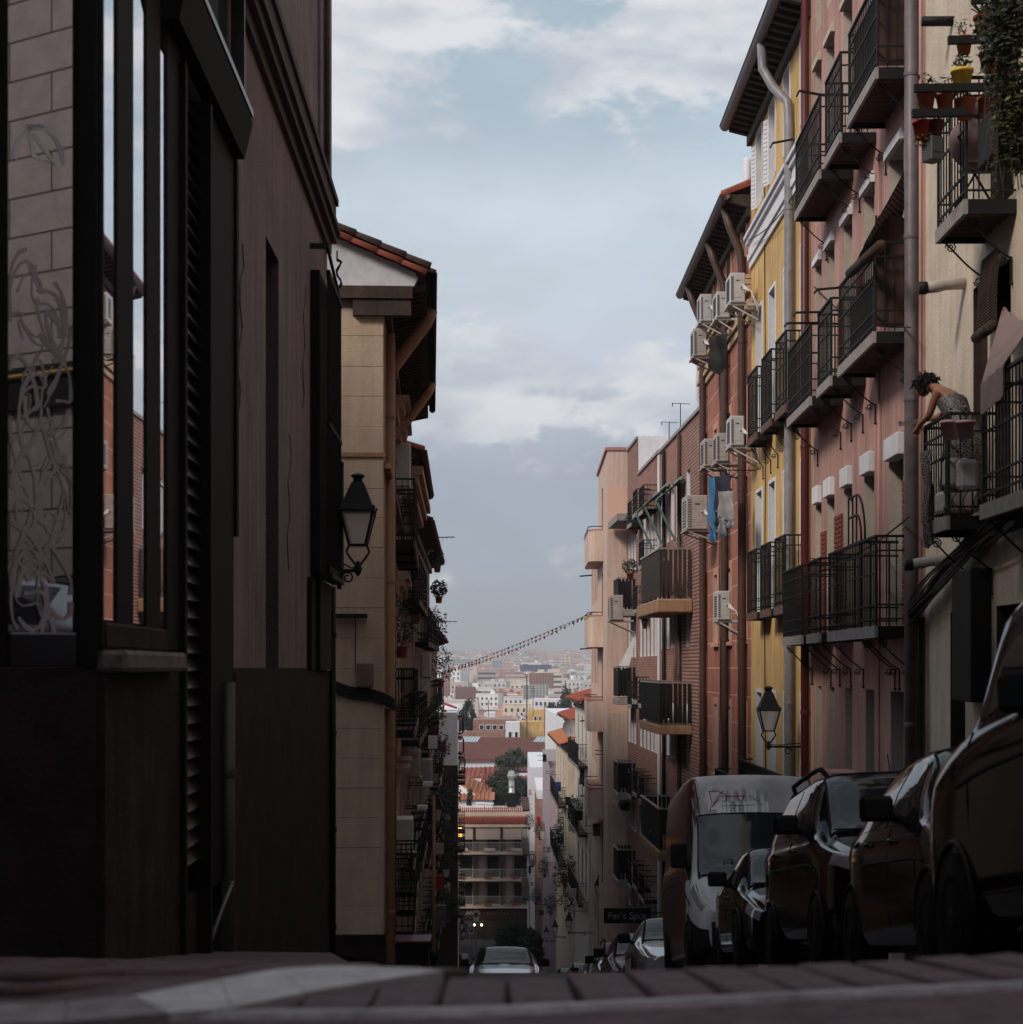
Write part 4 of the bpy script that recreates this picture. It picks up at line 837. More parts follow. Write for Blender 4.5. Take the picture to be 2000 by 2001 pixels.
# black window bay with grilles near the corner
u0, u1 = U(20.55), U(18.9)
s = bpart(F1, B, 'window_bay', MB().box(u0,u1,.002,.10,1.0,4.2), 'satin')
for i in range(14): u = u0+(u1-u0)*i/13; obj('bar', barmesh(3.1, .02, 'satin'), s, (u, .19, 1.05))
obj('bay_rail', MB().box(u0,u1,.17,.21,1.0,1.08).box(u0,u1,.17,.21,4.12,4.2).box(u0-.01,u0+.03,.1,.17,1.0,1.08).box(u0-.01,u0+.03,.1,.17,4.12,4.2).box(u0,u1,.17,.21,2.55,2.6).mesh('bay_rail','satin'), s)
obj('bay_tray', MB().box(u0-.02,u1,.1,.24,.95,1.0).box(u0-.02,u0+.15,.12,.23,1.0,2.35).mesh('bay_tray','iron'), s)
bpart(F1, B, 'bay_bracket', MB().bar((u1,.0,4.45),(u1,.2,4.45),.05).bar((u1,.18,4.45),(u0,.18,4.25),.03), 'iron')
bpart(F1, B, 'lower_bay', MB().box(u0+.05,u1-.2,.003,.09,-.02,.94).box(u1-.1,u1+.35,.003,.05,-.02,.94), 'satin')
downpipe(F1, B, .04, .07, -3.6, .95, .035, 'iron', clips=4)
# shopfront: posts, panes, louvred shutter and hood between Y 8.45 and 12.7
za, zt_ = .09, 9
def post(Ya, Yb, out, z0=za, z1=zt_, m='satin', nm='post'): return bpart(F1, B, nm, MB().box(U(Yb),U(Ya),-.12,out,z0,z1,bv=.015), m)
P = [(8.45,8.52,.012),(8.80,9.24,.012),(9.58,10.02,.012),(10.2,10.62,.014)]
for a, b, o in P: post(a, b, o)
for a, b in ((8.52,8.80),(9.24,9.58),(10.02,10.2)): bpart(F1, B, 'shop_pane', MB().box(U(b)+.001,U(a)-.001,-.02,.002,za+.14,zt_), 'mirror')
post(8.52, 10.2, .02, za, za+.13, 'plinth2', 'sill_rail')
bpart(F1, B, 'window_sill', MB().box(U(10.25),U(8.5),-.1,.12,-.02,.085,bv=.02), mat('worn_stone_sill', (.16,.13,.13), var=.5, scale=14))
sb = bpart(F1, B, 'shutter_frame', MB().box(U(11.5),U(11.42),-.12,.08,-3,3.6).box(U(10.7),U(10.62),-.12,.05,-3,3.6).box(U(12.84),U(11.51),-.1,.03,-1.45,3.64), 'satin')
lv = MB().prism([(0,-.06,0),(0,.0,-.07),(0,.02,-.06),(0,-.03,.03)], (U(10.7)-U(11.42)-.004,0,0)).mesh('louvre', 'slat')
for i in range(44): obj('louvre', lv, sb, (U(11.42)+.002, 0, 3.5-i*.108))
bpart(F1, B, 'shutter_back', MB().box(U(11.42),U(10.7),-.4,-.10,-1.4,3.6), 'dark')
bpart(F1, B, 'shutter_hood', MB().prism([(U(12.9),.0,4.06),(U(12.9),.12,4.06),(U(12.9),.16,3.92),(U(12.9),.10,3.66),(U(12.9),.0,3.66)][::-1], (U(10.1)-U(12.9),0,0)).box(U(11.6),U(10.1),.0,.10,4.06,9), 'satin')
bpart(F1, B, 'hood_edge', MB().box(U(12.9),U(10.2),.125,.165,3.96,4.0).box(U(12.9)-.02,U(12.9),0,.1,4.07,6.3), 'slat')
bpart(F1, B, 'side_board', MB().box(U(12.98),U(12.86),.003,.05,.95,3.65), 'satin')
bpart(F1, B, 'pilaster_base', MB().box(U(10.6),U(8.5),-.1,.02,-3,-.025), 'plinth2'); bpart(F1, B, 'pilaster_dark', MB().box(U(11.4),U(10.62),-.1,-.005,-3,-1.42), 'plinth2')
downpipe(F1, B, U(12.35), .06, -2.6, -.10, .045, mat('dull_pipe', (.06,.05,.052), rough=.5), clips=2)
q = MB().tube([(U(11.5),.07,-1.75),(U(11.8),.1,-1.58),(U(12.1),.12,-1.46)], .012, 6).ball((U(12.1),.12,-1.46), .02, 8, 6)
bpart(F1, B, 'shutter_crank', q, 'pipe')
for (Ya_, za_, w_, h_, m_) in ((14.2,-.9,.35,.45,'plinth2'),(16.8,-1.3,.5,.6,'plinth2'),(18.2,-.5,.3,.4,'plinth2')): bpart(F1, B, 'torn_poster', MB().poly([(U(Ya_),.038,za_),(U(Ya_)-w_,.038,za_+.03),(U(Ya_)-w_*.95,.038,za_+h_*.6),(U(Ya_)-w_*.6,.038,za_+h_),(U(Ya_)-.02,.038,za_+h_*.92)]), m_)
crack = MB()
for (u_, z_) in ((U(13.5),3.2),(U(16.9),2.2),(U(18.3),3.9)):
    crack.tube([(u_+.12*math.sin(k*1.9+z_)+.03*k, .004, z_-k*.16) for k in range(9)], .006, 4)
bpart(F1, B, 'plaster_crack', crack, 'mauve2', kind='stuff')
# splayed corner with the big glass pane and graffiti
PA = Vector((Xl(8.45)+.0,8.45,0)); PB = Vector((-3.6,7.55,0)); F1b = Fac((PA.x,PA.y),(PB.x,PB.y)); LB = F1b.len
def cpart(nm, mb, m, par=None):
    if par: return obj(nm, mb.mesh(nm, m), par)
    o = part(nm, mb, m, B); o.matrix_parent_inverse = Matrix.Identity(4)
    o.matrix_basis = B_inv @ Matrix.Translation(F1b.a) @ Matrix.Rotation(F1b.rz, 4, 'Z'); return o
B_inv = (Matrix.Translation(B.location) @ Matrix.Rotation(B.rotation_euler.z, 4, 'Z')).inverted()
u_at = lambda px: F1b.hit(px, 900)[0]
ua, ub, uc, ud = u_at(16), u_at(150), u_at(-400), u_at(-30)
cpart('post', MB().box(0.01,ub,-.1,.02,-.0,9,bv=.01), 'satin'); cpart('post', MB().box(ud,ua,-.1,.02,-.0,9,bv=.01), 'satin'); cpart('post', MB().box(ud,LB,-.1,-.02,0,9), 'mauve2')
pn = cpart('corner_pane', MB().box(ua,ub,-.05,-.03,.17,9), 'mirror2')
cpart('bottom_rail', MB().box(ua,ub,-.06,.03,0,.165,bv=.01), 'gloss'); cpart('corner_plinth', MB().box(0.02,LB,-.6,.03,-3,-.005), 'plinth')
gm2 = mat('pale_graffiti', (.72,.68,.68), var=.4, rough=.7); gm = mat('faded_graffiti', (.40,.33,.335), var=.2, rough=.7); g2 = MB()
def ribbon(mb, pts, w, y=-.026, mi=0):
    vs = []; n = len(pts)
    w0 = w
    for i, (x, z) in enumerate(pts):
        w = w0*(.45+.8*abs(math.sin(i*.8+pts[0][0]*60)))
        dx = pts[min(i+1,n-1)][0]-pts[max(i-1,0)][0]; dz = pts[min(i+1,n-1)][1]-pts[max(i-1,0)][1]; l = math.hypot(dx, dz) or 1
        vs += [(x-dz/l*w/2, y, z+dx/l*w/2), (x+dz/l*w/2, y, z-dx/l*w/2)]
    mb.add(vs, [(2*i, 2*i+1, 2*i+3, 2*i+2) for i in range(n-1)], mi)
gx = lambda px: F1b.hit(px, 900)[0]; gzz = lambda py: (HY-py)*8.2/FOC
ribbon(g2, [(gx(80+48*math.cos(PI*k/10)), gzz(300-70*math.sin(PI*k/10))) for k in range(11)], .022)
ribbon(g2, [(gx(70),gzz(245)),(gx(110),gzz(300)),(gx(70),gzz(290)),(gx(60),gzz(230)),(gx(100),gzz(225))], .024)
cpart('graffiti', g2, gm2); g2 = MB()
for i in range(46):
    x0 = R.uniform(35,125); y0 = 480+i*15; pts = []
    for k in range(9): t = k/8; pts.append((gx(min(142,max(22, x0+28*math.sin(t*4+i*1.3)))), gzz(y0+110*t+20*math.cos(i+3*t)+30*math.sin(i*2.1+6*t))))
    ribbon(g2, pts, R.uniform(.006,.022), -.026+i*.0002)
cpart('graffiti', g2, gm)
# ---- cream stone house, end wall turned to the camera
X2 = lambda Y: -.706-.04429*Y
F2 = Fac((X2(39.6),39.6), (X2(26),26)); U = F2.u
B = bld(F2, 'cream_stone_house', 'cream stone house with tiled gable and deep dark eaves over the left pavement', 'house', zb=-9)
ops = [(U(Y+1.0),U(Y),z0,z0+2.4) for Y in (30.6,33.2,35.8) for z0 in (2.2,-1.0,-4.4)]
wall(F2, B, 0, F2.len-.25, -9, 5.6, ['lwall','white'], ops, rev=.25, depth=4.2)
for o in ops: window(F2, B, o, .25, 'balcony_door')
# the quoin wall: every stone course a block with its own joint
L2 = F2.len
bpart(F2, B, 'mortar_bed', MB().box(L2-.245,L2-.02,-4.2,-.02,-6.2,5.48), 'mortar')
zc_ = [ (HY-py)*26/FOC for py in (602,657,717,775,834,886,955,1012,1070,1130,1188,1247,1307,1365,1424,1482,1540,1598,1656,1714,1772,1826)]
sj = {}
for i in range(len(zc_)-1):
    z1, z0 = zc_[i], zc_[i+1]; lefts = [(-.0,-1.9),(-1.908,-4.2)] if i % 2 else [(-.0,-1.35),(-1.358,-2.8),(-2.808,-4.2)]
    for k, (a, b) in enumerate(lefts):
        pr = R.uniform(0,.006) if i != 4 else .02
        bpart(F2, B, 'stone', MB().box(L2-.2,L2+pr,b,a,z0+.0025,z1-.0025,bv=.005), 'stone')
bpart(F2, B, 'base_course', MB().box(L2-.24,L2+.03,-4.2,.03,-9,zc_[-1]-.002), 'plinth')
# gable, tiles, eaves
zr = lambda x: 5.83+(-1.28-x)*.43       # roof line height at world X
gable = [(-.9+.35,5.52),(.35+.0,5.52)]
gx0, gx1 = -4.2, .50
def o2x(o): return X2(26)+o
pts = [(L2+.10, -4.2, 5.52), (L2+.10, .44, 5.52), (L2+.10, .50, 5.64), (L2+.10, .44, zr(o2x(.44))-.14), (L2+.10, -4.2, zr(o2x(-4.2))-.14)]
bpart(F2, B, 'gable', MB().prism(pts, (-.25,0,0)), mat('grey_white_gable', (.62,.62,.68), var=.2, scale=6))
bpart(F2, B, 'gable_beam', MB().box(L2-.1,L2+.13,-4.2,.42,5.34,5.518).box(L2-.1,L2+.1,-.44,.40,5.1,5.338), 'wood')
rf = bpart(F2, B, 'roof', MB().prism([(0,.6,zr(o2x(.6))-.08),(0,-6,zr(o2x(-6))-.08),(0,-6,zr(o2x(-6))-.14),(0,.6,zr(o2x(.6))-.12)], (L2+.18,0,0)), 'tiled')
tl = MB(); n = 7; r = .1
vs = []
for e, (x, rr_) in enumerate(((0,.105),(-.42,.085))):
    for k in range(n+1): a = PI*k/n; vs.append((rr_*math.cos(a), x, rr_*math.sin(a)))
for e, (x, rr_) in enumerate(((0,.088),(-.42,.068))):
    for k in range(n+1): a = PI*k/n; vs.append((rr_*math.cos(a), x, rr_*math.sin(a)))
m_ = n+1
fs = [(k, k+1, m_+k+1, m_+k) for k in range(n)]+[(2*m_+k, 3*m_+k, 3*m_+k+1, 2*m_+k+1) for k in range(n)]+[(k, 2*m_+k, 2*m_+k+1, k+1) for k in range(n)]
tm = MB().add(vs, fs, 0, True); t_old, t_new = tm.mesh('roof_tile', 'tiled'), tm.mesh('roof_tile', 'tile'); ang = -math.atan(.43)
for c in range(2):                                # two verge rows, each tile its own piece
    for j in range(14):
        o_ = .66-j*.36; obj('roof_tile', t_old if (c == 0) else t_new, rf, (L2+.16-c*.0+(.02 if c else -.05), o_-.05*c, zr(o2x(o_))-(.03 if c == 0 else .14)), (ang, 0, R.uniform(-.03,.03)))
for i in range(60): obj('roof_tile', t_old, rf, (L2-.1-i*.222, .73, zr(o2x(.73))-.06), (ang, 0, 0))
q = MB()
for i in range(60): q.tube([(L2-.1-i*.222,.44,zr(o2x(.44))-.04),(L2-.1-i*.222,-6,zr(o2x(-6))-.04)], .085, 6)
obj('tile_rows', q.mesh('tile_rows', 'tiled'), rf, kind='stuff')
rafm = MB().prism([(0,-.02,5.36),(0,.62,5.5),(0,.62,5.6),(0,-.02,5.6)], (.07,0,0)).mesh('rafter', 'wood')
for i in range(44): obj('rafter', rafm, B, (L2-.12-i*.31, 0, 9))
bpart(F2, B, 'soffit', MB().box(0,L2,.0,.62,5.602,5.64).box(0,L2-.1,.004,.1,5.2,5.35), 'wood')
g = MB(); vs = []
for u in (-.1, L2+.12):
    for k in range(9): a = PI+PI*k/8; vs.append((u, .71+.07*math.cos(a), 5.72+.07*math.sin(a)))
g.add(vs, [(k, k+1, k+10, k+9) for k in range(8)]+[list(range(9)), list(range(9,18))], 0, True); gt = bpart(F2, B, 'gutter', g, 'iron')
for Y in (28.1, 35.3): bpart(F2, B, 'offset_pipe', MB().tube([(U(Y),.70,5.62),(U(Y),.62,5.42),(U(Y),.1,4.72),(U(Y),.07,4.55)], .1, 12), 'pipeb')
downpipe(F2, B, U(27.4), .05, -7.5, 5.1, .09, 'pipeb', clips=5); downpipe(F2, B, U(28.1), .07, -7.5, 4.5, .06, 'pipeb', clips=5); downpipe(F2, B, U(29.2), .07, -7.5, 4.9, .05, 'iron', clips=4)
bpart(F2, B, 'string_course', MB().box(L2-.02,L2+.035,-4.2,.035,3.06,3.12).box(0,L2-.03,.004,.1,2.9,3.0).box(0,L2-.4,.004,.1,-.6,-.5), 'lwall')
bpart(F2, B, 'meter_box', MB().box(L2+.03,L2+.16,-.38,-.14,-.28,.07,bv=.02), 'lwall2')
bpart(F2, B, 'bracket_shelf', MB().box(L2+.03,L2+.2,-.95,-.23,.72,.78), 'iron')
bpart(F2, B, 'wire', MB().tube([(L2+.03,-.4,.72-.1*k+0) for k in range(9)], .008, 4), 'iron')
q = MB()
for i in range(6): q.tube([(L2+.05,-.95+.16*k,-.05-.25*math.sin(min(1,k/4)*PI*.5)-.03*i-.018*max(0,k-4)**2) for k in range(8)], .014+.006*(i%2), 5)
bpart(F2, B, 'cable_loop', q, 'iron')
for Y in (30.2,32.8,35.4):
    for z in (2.15,-1.05,-4.45): balcony(F2, B, U(Y+1.9), U(Y), z, .42, 1.05, simple=True, scroll=False, edge='lwall2')
mat('brown_stone_hood', (.36,.22,.17), var=.2); M['hood'] = MATS['brown_stone_hood']
for Y, z in ((30.3,4.62),(32.9,4.55),(30.3,1.6),(33,1.6),(30.4,-1.7),(33,-1.7)):
    mb = MB().prism([(U(Y+1.5),.004,z),(U(Y+1.5),.32,z),(U(Y+1.5),.32,z-.09),(U(Y+1.5),.24,z-.1),(U(Y+1.5),.22,z-.2),(U(Y+1.5),.14,z-.22),(U(Y+1.5),.12,z-.34),(U(Y+1.5),.004,z-.34)], (U(Y)-U(Y+1.5),0,0))
    bpart(F2, B, 'window_hood', mb, 'hood')
ac(792, 912, .42, F2, w=.8, h=.75, d=.35, label='grilled air conditioner high on the left houses just past the tiled gable', m='acg', hose=False, Y=34)
# ---- further houses on the left
def lplain(nm, label, Y0, Y1, top, m, zb, roof=None, X0=None, X1=None, wins=(), jm='jamb'):
    a = (X0 if X0 is not None else lerp(LW, Y0)); b = (X1 if X1 is not None else lerp(LW, Y1)); return plain(nm, label, a, Y0, b, Y1, top, m, zb, wins, roof, right=False, jm=jm)
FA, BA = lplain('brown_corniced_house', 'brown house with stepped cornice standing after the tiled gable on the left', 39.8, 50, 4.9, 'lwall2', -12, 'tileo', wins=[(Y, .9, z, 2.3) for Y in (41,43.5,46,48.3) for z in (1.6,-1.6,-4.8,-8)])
mb = MB()
for k, (o_, z) in enumerate(((.5,4.3),(.4,4.1),(.3,3.9))): mb.box(0,FA.len,.004,o_,z,z+.19)
bpart(FA, BA, 'cornice', mb, MATS['brown_stone_hood'])
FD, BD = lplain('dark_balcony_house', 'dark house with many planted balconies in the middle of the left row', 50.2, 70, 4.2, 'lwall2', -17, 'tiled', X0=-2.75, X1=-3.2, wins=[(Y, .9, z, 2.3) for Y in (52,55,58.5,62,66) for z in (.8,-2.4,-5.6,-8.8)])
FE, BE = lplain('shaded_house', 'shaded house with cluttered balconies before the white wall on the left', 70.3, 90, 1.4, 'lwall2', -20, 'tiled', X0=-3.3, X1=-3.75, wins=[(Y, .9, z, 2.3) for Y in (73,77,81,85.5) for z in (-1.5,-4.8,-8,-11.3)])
FG, BG = lplain('white_end_house', 'white house whose bright end wall shows above the left row, with a small maroon awning', 92, 112, -2.3, 'white', -24, None, X0=-2.78, X1=-3.3, wins=[(Y, .9, z, 2) for Y in (95,100,105) for z in (-6,-9.5,-13)])
FH, BH = lplain('tiled_shed_house', 'house with three stepped orange tiled canopies beyond the white end wall', 114, 136, -6.6, 'offwhite', -27, 'tileo', X0=-4.0, X1=-4.3, wins=[(Y, .9, z, 2) for Y in (117,122,128) for z in (-10,-14,-18)])
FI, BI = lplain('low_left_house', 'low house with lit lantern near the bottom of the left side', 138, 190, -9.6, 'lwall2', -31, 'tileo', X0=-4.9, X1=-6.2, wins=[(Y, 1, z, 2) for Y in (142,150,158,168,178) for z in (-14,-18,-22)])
bpart(FG, BG, 'shadow_panel', MB().box(FG.len+.003,FG.len+.05,-6,.03,-24,-5.0), 'wood')  # dark panel painting in shadowed clutter over the lower white wall
for (Y, px, py) in ((96,874,1378),(93,882,1400),(98,884,1440),(104,888,1480)):
    c = at(px, py, Y); rf = MB().prism([(-.5,0,.25),(.5,0,-.12),(.5,0,-.2),(-.5,0,.15)], (0,1.6,0)); 
    t = thing('tiled_canopy', {1378:'small maroon awning topmost on the white end house',1400:'highest orange tiled canopy on the left row',1440:'second orange tiled canopy on the left row, under the highest',1480:'lowest orange tiled canopy on the left row'}[py], 'canopy', c)
    part('canopy_roof', rf, 'red' if py == 1378 else 'tileo', t)
    if py != 1378:
        tr = MB()
        for i in range(7): tr.tube([(-.5,.12+i*.22,.27),(.5,.12+i*.22,-.1)], .06, 5)
        part('tile_rows', tr, 'tileo', t); part('frame', MB().tube([(-.3,-.05,.1),(.55,-.05,0),(.62,-.05,-.1),(.62,-.05,-.8),(.5,-.05,-.9),(-.2,-.05,-.9)], .045, 6), 'iron', t)
# balconies, plants, AC units and shutters that crowd the left facades
def balc_row(F_, B_, Y0, Y1, z, out, m='lwall2'): return balcony(F_, B_, F_.u(Y1), F_.u(Y0), z, out, 1.0, simple=True, scroll=False, edge=m)
for F_, B_, ys_, zs_, o_ in ((FA,BA,(40.7,43.2,45.7,48),(1.55,-1.65,-4.85,-8.05),.42),(FD,BD,(51.6,54.6,58.1,61.6,65.6),(.75,-2.45,-5.65,-8.85),.42),(FE,BE,(72.6,76.6,80.6,85.1),(-1.55,-4.85,-8.05,-11.35),.4),(FG,BG,(94.5,99.5,104.5),(-6.05,-9.55,-13.05),.4)):
    for Y in ys_:
        for z in zs_: balc_row(F_, B_, Y, Y+1.8, z, o_)
desc = ['drooping','bushy','sparse','tall','reddish','tangled']; kk = 0
used = set()
def plant(loc, r, n, size, m, label, pot='terra', potr=.13, group='plants on the left balconies', nm='potted_plant'):
    t = thing(nm, label, 'plant', loc, (0,0,0), group)
    part('pot', MB().lathe([(0,-.24),(potr*.75,-.24),(potr,0),(potr*1.08,0),(potr*1.08,-.03),(potr*.9,-.02),(0,-.03)], 12), pot, t)
    f = part('foliage', MB().leaves((0,0,r[2]*.8), r, n, size, rr=random.Random(sum(map(ord, label)))), m, t)
    q = MB()
    for k in range(5): q.tube([(0,0,-.03),(R.uniform(-.5,.5)*r[0],R.uniform(-.5,.5)*r[1],r[2]*.9)], .008, 4)
    part('stem', q, 'wood', t); return t
pl = [(760,1215,33,.42,(.36,.3,.55),'big bushy plant hanging over the first left balconies, beside the cream stone wall'),(785,1262,36,.42,(.34,.3,.5),'dark plant just below the big bushy one on the left facade'),
      (812,1200,44,.42,(.3,.3,.45),'straggly plant on a middle balcony of the left row'),(858,1165,62,.45,(.3,.3,.32),'round plant silhouetted against the sky on the left row'),
      (855,1105,62,.45,(.25,.25,.35),'small plant topmost against the sky on the left row'),(850,1250,66,.42,(.5,.3,.7),'trailing plant on the left facade right beside the far city'),
      (862,1330,72,.42,(.55,.4,.8),'thick creeper at the edge of the left row in front of the far city'),(862,1480,84,.42,(.5,.4,.7),'green plant under the orange canopies'),
      (858,1625,80,.42,(.55,.4,.7),'round bush on a lower left balcony near the second lantern'),(885,1655,120,.42,(.9,.5,1.1),'hanging plant beneath the amber lamp'),(868,1672,95,.42,(.6,.4,.8),'brownish plant above the third lantern on the left')]
for i, (px, py, Y, o_, r, lb) in enumerate(pl):
    Fx = F2 if Y < 39.6 else FA if Y < 50 else FD if Y < 70 else FE if Y < 90 else FG if Y < 112 else FH
    p = at(px, py, Y); plant(p, r, 420 if Y < 60 else 300, .09 if Y < 50 else .14, ['leaf','leaf3','leaf','leaf3'][i % 4], lb, group=None)
q = 0
for px, py, Y, lb in ((842,1055,60,'slim air conditioner against the sky on the left row, highest one'),(848,1235,64,'air conditioner halfway up the edge of the left row'),(843,1300,58,'air conditioner with pale grille above the cables on the left row'),(845,1505,58,'grilled air conditioner above the second left lantern'),(808,1630,36.5,'large dark grilled air conditioner low on the left wall'),(822,1490,46,'narrow air conditioner seen edge-on left of the grilled one')):
    Fx = F2 if Y < 39.6 else FA if Y < 50 else FD if Y < 70 else FE
    ac(px, py, .42 if Y > 40 else .55, Fx, w=.8, h=.7 if py != 1630 else .75, d=.34 if py != 1630 else .6, label=lb, m='acg' if py != 1630 else 'pipe', hose=False, Y=Y)
for k, (px, py, Y, w_, h_) in enumerate(((871,1240,60,.3,.05),(866,1075,60,.25,.05))):
    q = MB()
    for j in range(3): q.bar((-.1,j*.12,0),(.65,j*.12,.02),.015)
    for j in range(4): q.bar((.1+j*.15,0,0),(.1+j*.15,.02,-.18+.05*j),.01)
    q.bar((-.1,0,0),(-.1,.3,0),.015).bar((.6,0,0.02),(.6,.3,.02),.015)
    tag(obj('drying_rack', q.mesh('drying_rack','iron'), None, at(px-15, py-25, Y)), ['clothes rack sticking out against the sky halfway up the left row','short rack near the top of the left row skyline'][k], 'drying rack')
# white rubbish-free clutter: signs and shutters low on the left
def signboard(px, py, Y, w, h, d, label, m='pipe', nm='shop_sign'):
    p = at(px, py, Y); t = thing(nm, label, 'sign', (p.x, p.y, p.z-h/2)); part('panel', MB().box(-w/2,w/2,-d/2,d/2,0,h,bv=.01), m, t); part('bracket', MB().bar((-w/2-.35,0,h*.8),(-w/2,0,h*.8),.03).bar((-w/2-.35,0,h*.2),(-w/2,0,h*.2),.03), 'iron', t); return t
signboard(856, 1790, 60, .55, .75, .12, 'dark square sign box sticking out below the third left lantern')
signboard(826, 1577, 44, .25, .1, .2, 'small white flap lit by the sky on the left wall', 'whitec'); signboard(836, 1532, 46, .25, .12, .2, 'upper pair of white flaps on the left wall', 'whitec')
# blade signs, hanging pots and pennants crowding the lower left row
cols_ = ['whitec','plast','red','pipel','canvas','signb','acg','wood']; nm_ = ['white','black','dark red','grey','brown','blue','pale grey','wooden']
for i in range(26):
    Y = 50+i*3.4; px = 846+i*1.9+R.uniform(-6,8); py = 1450+((i*137) % 340); k = i % 8
    signboard(px, py, Y, R.uniform(.16,.34), R.uniform(.25,.6), .08, '%s blade sign number %s down the left row, %s' % (nm_[k], ['one','two','three','four','five','six','seven','eight','nine','ten','eleven','twelve','thirteen','fourteen','fifteen','sixteen','seventeen','eighteen','nineteen','twenty','twenty one','twenty two','twenty three','twenty four','twenty five','twenty six'][i], 'high up' if py < 1560 else 'at mid height' if py < 1680 else 'near the street'), cols_[k])
for i in range(12):
    Y = 58+i*7; px = 850+i*3.6; py = 1420+((i*173) % 360); plant(at(px, py, Y), (.4,.35,.5), 260, .14, 'leaf3' if i % 2 else 'leaf', '%s plant %s on the lower left balconies, %s' % (['drooping','bushy','spreading'][i % 3], ['beside the second lantern','above the bin','by a blade sign','under a shutter','near the creeper','over the pavement','beneath the canopies','next to the amber lamp','past the third lantern','by the road signs','close to the low house','farthest down'][i], 'high up' if py < 1560 else 'at mid height' if py < 1680 else 'low down'), group=None)
# litter bins and posts at the near left kerb
for i, (px, py, Y, w, h, lb) in enumerate(((805,1838,29,1.05,1.15,'black wheeled bin with dark red lid at the foot of the cream stone house'),)):
    p = at(px, py, Y); z0 = gz(Y)+.1
    t = thing('wheeled_bin', lb, 'bin', (p.x, Y, z0)); zt = p.z-z0
    part('body', MB().prism([(-.28,-.3,.08),(.28,-.3,.08),(.28,.3,.08),(-.28,.3,.08)], (0,0,zt-.08)).box(-.3,.3,-.33,.33,zt-.06,zt), 'plast', t)
    part('lid', MB().box(-.32,.32,-.36,.34,zt+.003,zt+.05,bv=.02).tube([(-.3,.38,zt),(.3,.38,zt)], .02, 6), 'piper', t)
    part('wheel', MB().tube([(-.3,.28,.1),(-.24,.28,.1)], .1, 12), 'rubber', t); part('wheel', MB().tube([(.24,.28,.1),(.3,.28,.1)], .1, 12), 'rubber', t)
for px, Y, lb, m_ in ((848,37,'thin reddish pole standing by the bins on the left pavement','pipeb'),):
    p = at(px, 1800, Y); tag(obj('pole', MB().tube([(0,0,0),(0,0,p.z-gz(Y)+2.6)], .035, 8).lathe([(.06,0),(.05,.05),(.035,.1)], 10).mesh('pole', m_), None, (p.x, Y, gz(Y))), lb, 'pole')
for px, Y, lb in ((848,33,'low rounded bollard cap nearest the bin'),(889,46,'small pale bollard near the silver car')):
    tag(obj('bollard', MB().lathe([(.06,0),(.06,.75),(.09,.78),(.09,.86),(.05,.93),(0,.95)], 12).mesh('bollard', 'pipel' if Y > 40 else 'iron'), None, ((px-CX)*Y/FOC, Y, gz(Y)+.0)), lb, 'bollard')
# ================================================================ street lanterns
def lantern_parts(t, s=1.0, unlit='lampg'):
    sgn = MB()
    for k in range(4):
        a0, a1 = PI/4+k*PI/2, PI/4+(k+1)*PI/2; rb, rt_ = .13*s, .26*s
        p0, p1, p2, p3 = [(r*math.cos(a), r*math.sin(a), z) for r, a, z in ((rb,a0,.0),(rb,a1,.0),(rt_,a1,.38*s),(rt_,a0,.38*s))]
        g = MB().quad(p0, p1, p2, p3); part('lamp_pane', g, unlit, t)
        sgn.bar(p0, p3, .022*s).bar(p3, p2, .022*s).bar(p0, p1, .022*s)
    part('lantern_frame', sgn, 'iron', t)
    cap = MB().lathe([(.29*s,.385*s),(.275*s,.41*s),(.24*s,.45*s),(.10*s,.70*s),(.07*s,.72*s),(.07*s,.76*s),(.105*s,.775*s),(.10*s,.79*s),(.04*s,.81*s),(.0,.82*s)], 4)
    vs = [Matrix.Rotation(PI/4, 3, 'Z') @ Vector(v) for v in cap.v]; cap.v = [tuple(v) for v in vs]; cap.smooth = [False]*len(cap.f)
    part('lamp_cap', cap, 'iron', t)
    part('finial', MB().ball((.27*s*math.cos(.785),.27*s*math.sin(.785),.42*s), .02*s, 6, 4).ball((-.27*s*math.cos(.785),-.27*s*math.sin(.785),.42*s), .02*s, 6, 4).ball((.27*s*math.cos(.785),-.27*s*math.sin(.785),.42*s), .02*s, 6, 4), 'iron', t)
def wall_lantern(px, py, Y, wallx, label, s=1.0):
    p = at(px, py, Y); t = thing('street_lantern', label, 'street lamp', (p.x, Y, p.z), (0,0,0), 'street lanterns'); lantern_parts(t, s)
    d = wallx-p.x; sg = 1 if d > 0 else -1; q = MB()
    for e in (-1, 1): q.tube([(e*.1*s,0,-.0),(e*.13*s,0,-.08*s),(e*.09*s,0,-.14*s),(e*.03*s,0,-.22*s),(0,0,-.26*s)], .014*s, 6)
    q.lathe([(0,-.36*s),(.03*s,-.33*s),(.05*s,-.27*s),(.03*s,-.22*s),(.015*s,-.18*s)], 8)
    q.bar((0,0,-.29*s),(d,0,-.29*s),.035*s).tube([(0,0,-.25*s),(d*.35,0,-.26*s),(d*.7,0,-.22*s),(d,0,-.24*s)], .01*s, 5)
    q.tube([(d*.55+.07*s*(1-i/16*.7)*math.cos(i*.6)*sg, 0, -.37*s+.07*s*(1-i/16*.7)*math.sin(i*.6)) for i in range(15)], .012*s, 5).bar((d,-.03,-.5*s),(d,-.03,-.1*s),.03*s,.05*s)
    part('wall_bracket', q, 'iron', t); return t
wall_lantern(700, 1065, 20.3, Xl(20.3)+.2, 'big old iron street lantern on the corner of the dark building at the left')
wall_lantern(1502, 1428, 31, 5.07, 'iron street lantern in front of the yellow house above the white van', .95)
wall_lantern(1283, 1654, 52, 4.95, 'lantern half hidden behind the left edge of the white van')
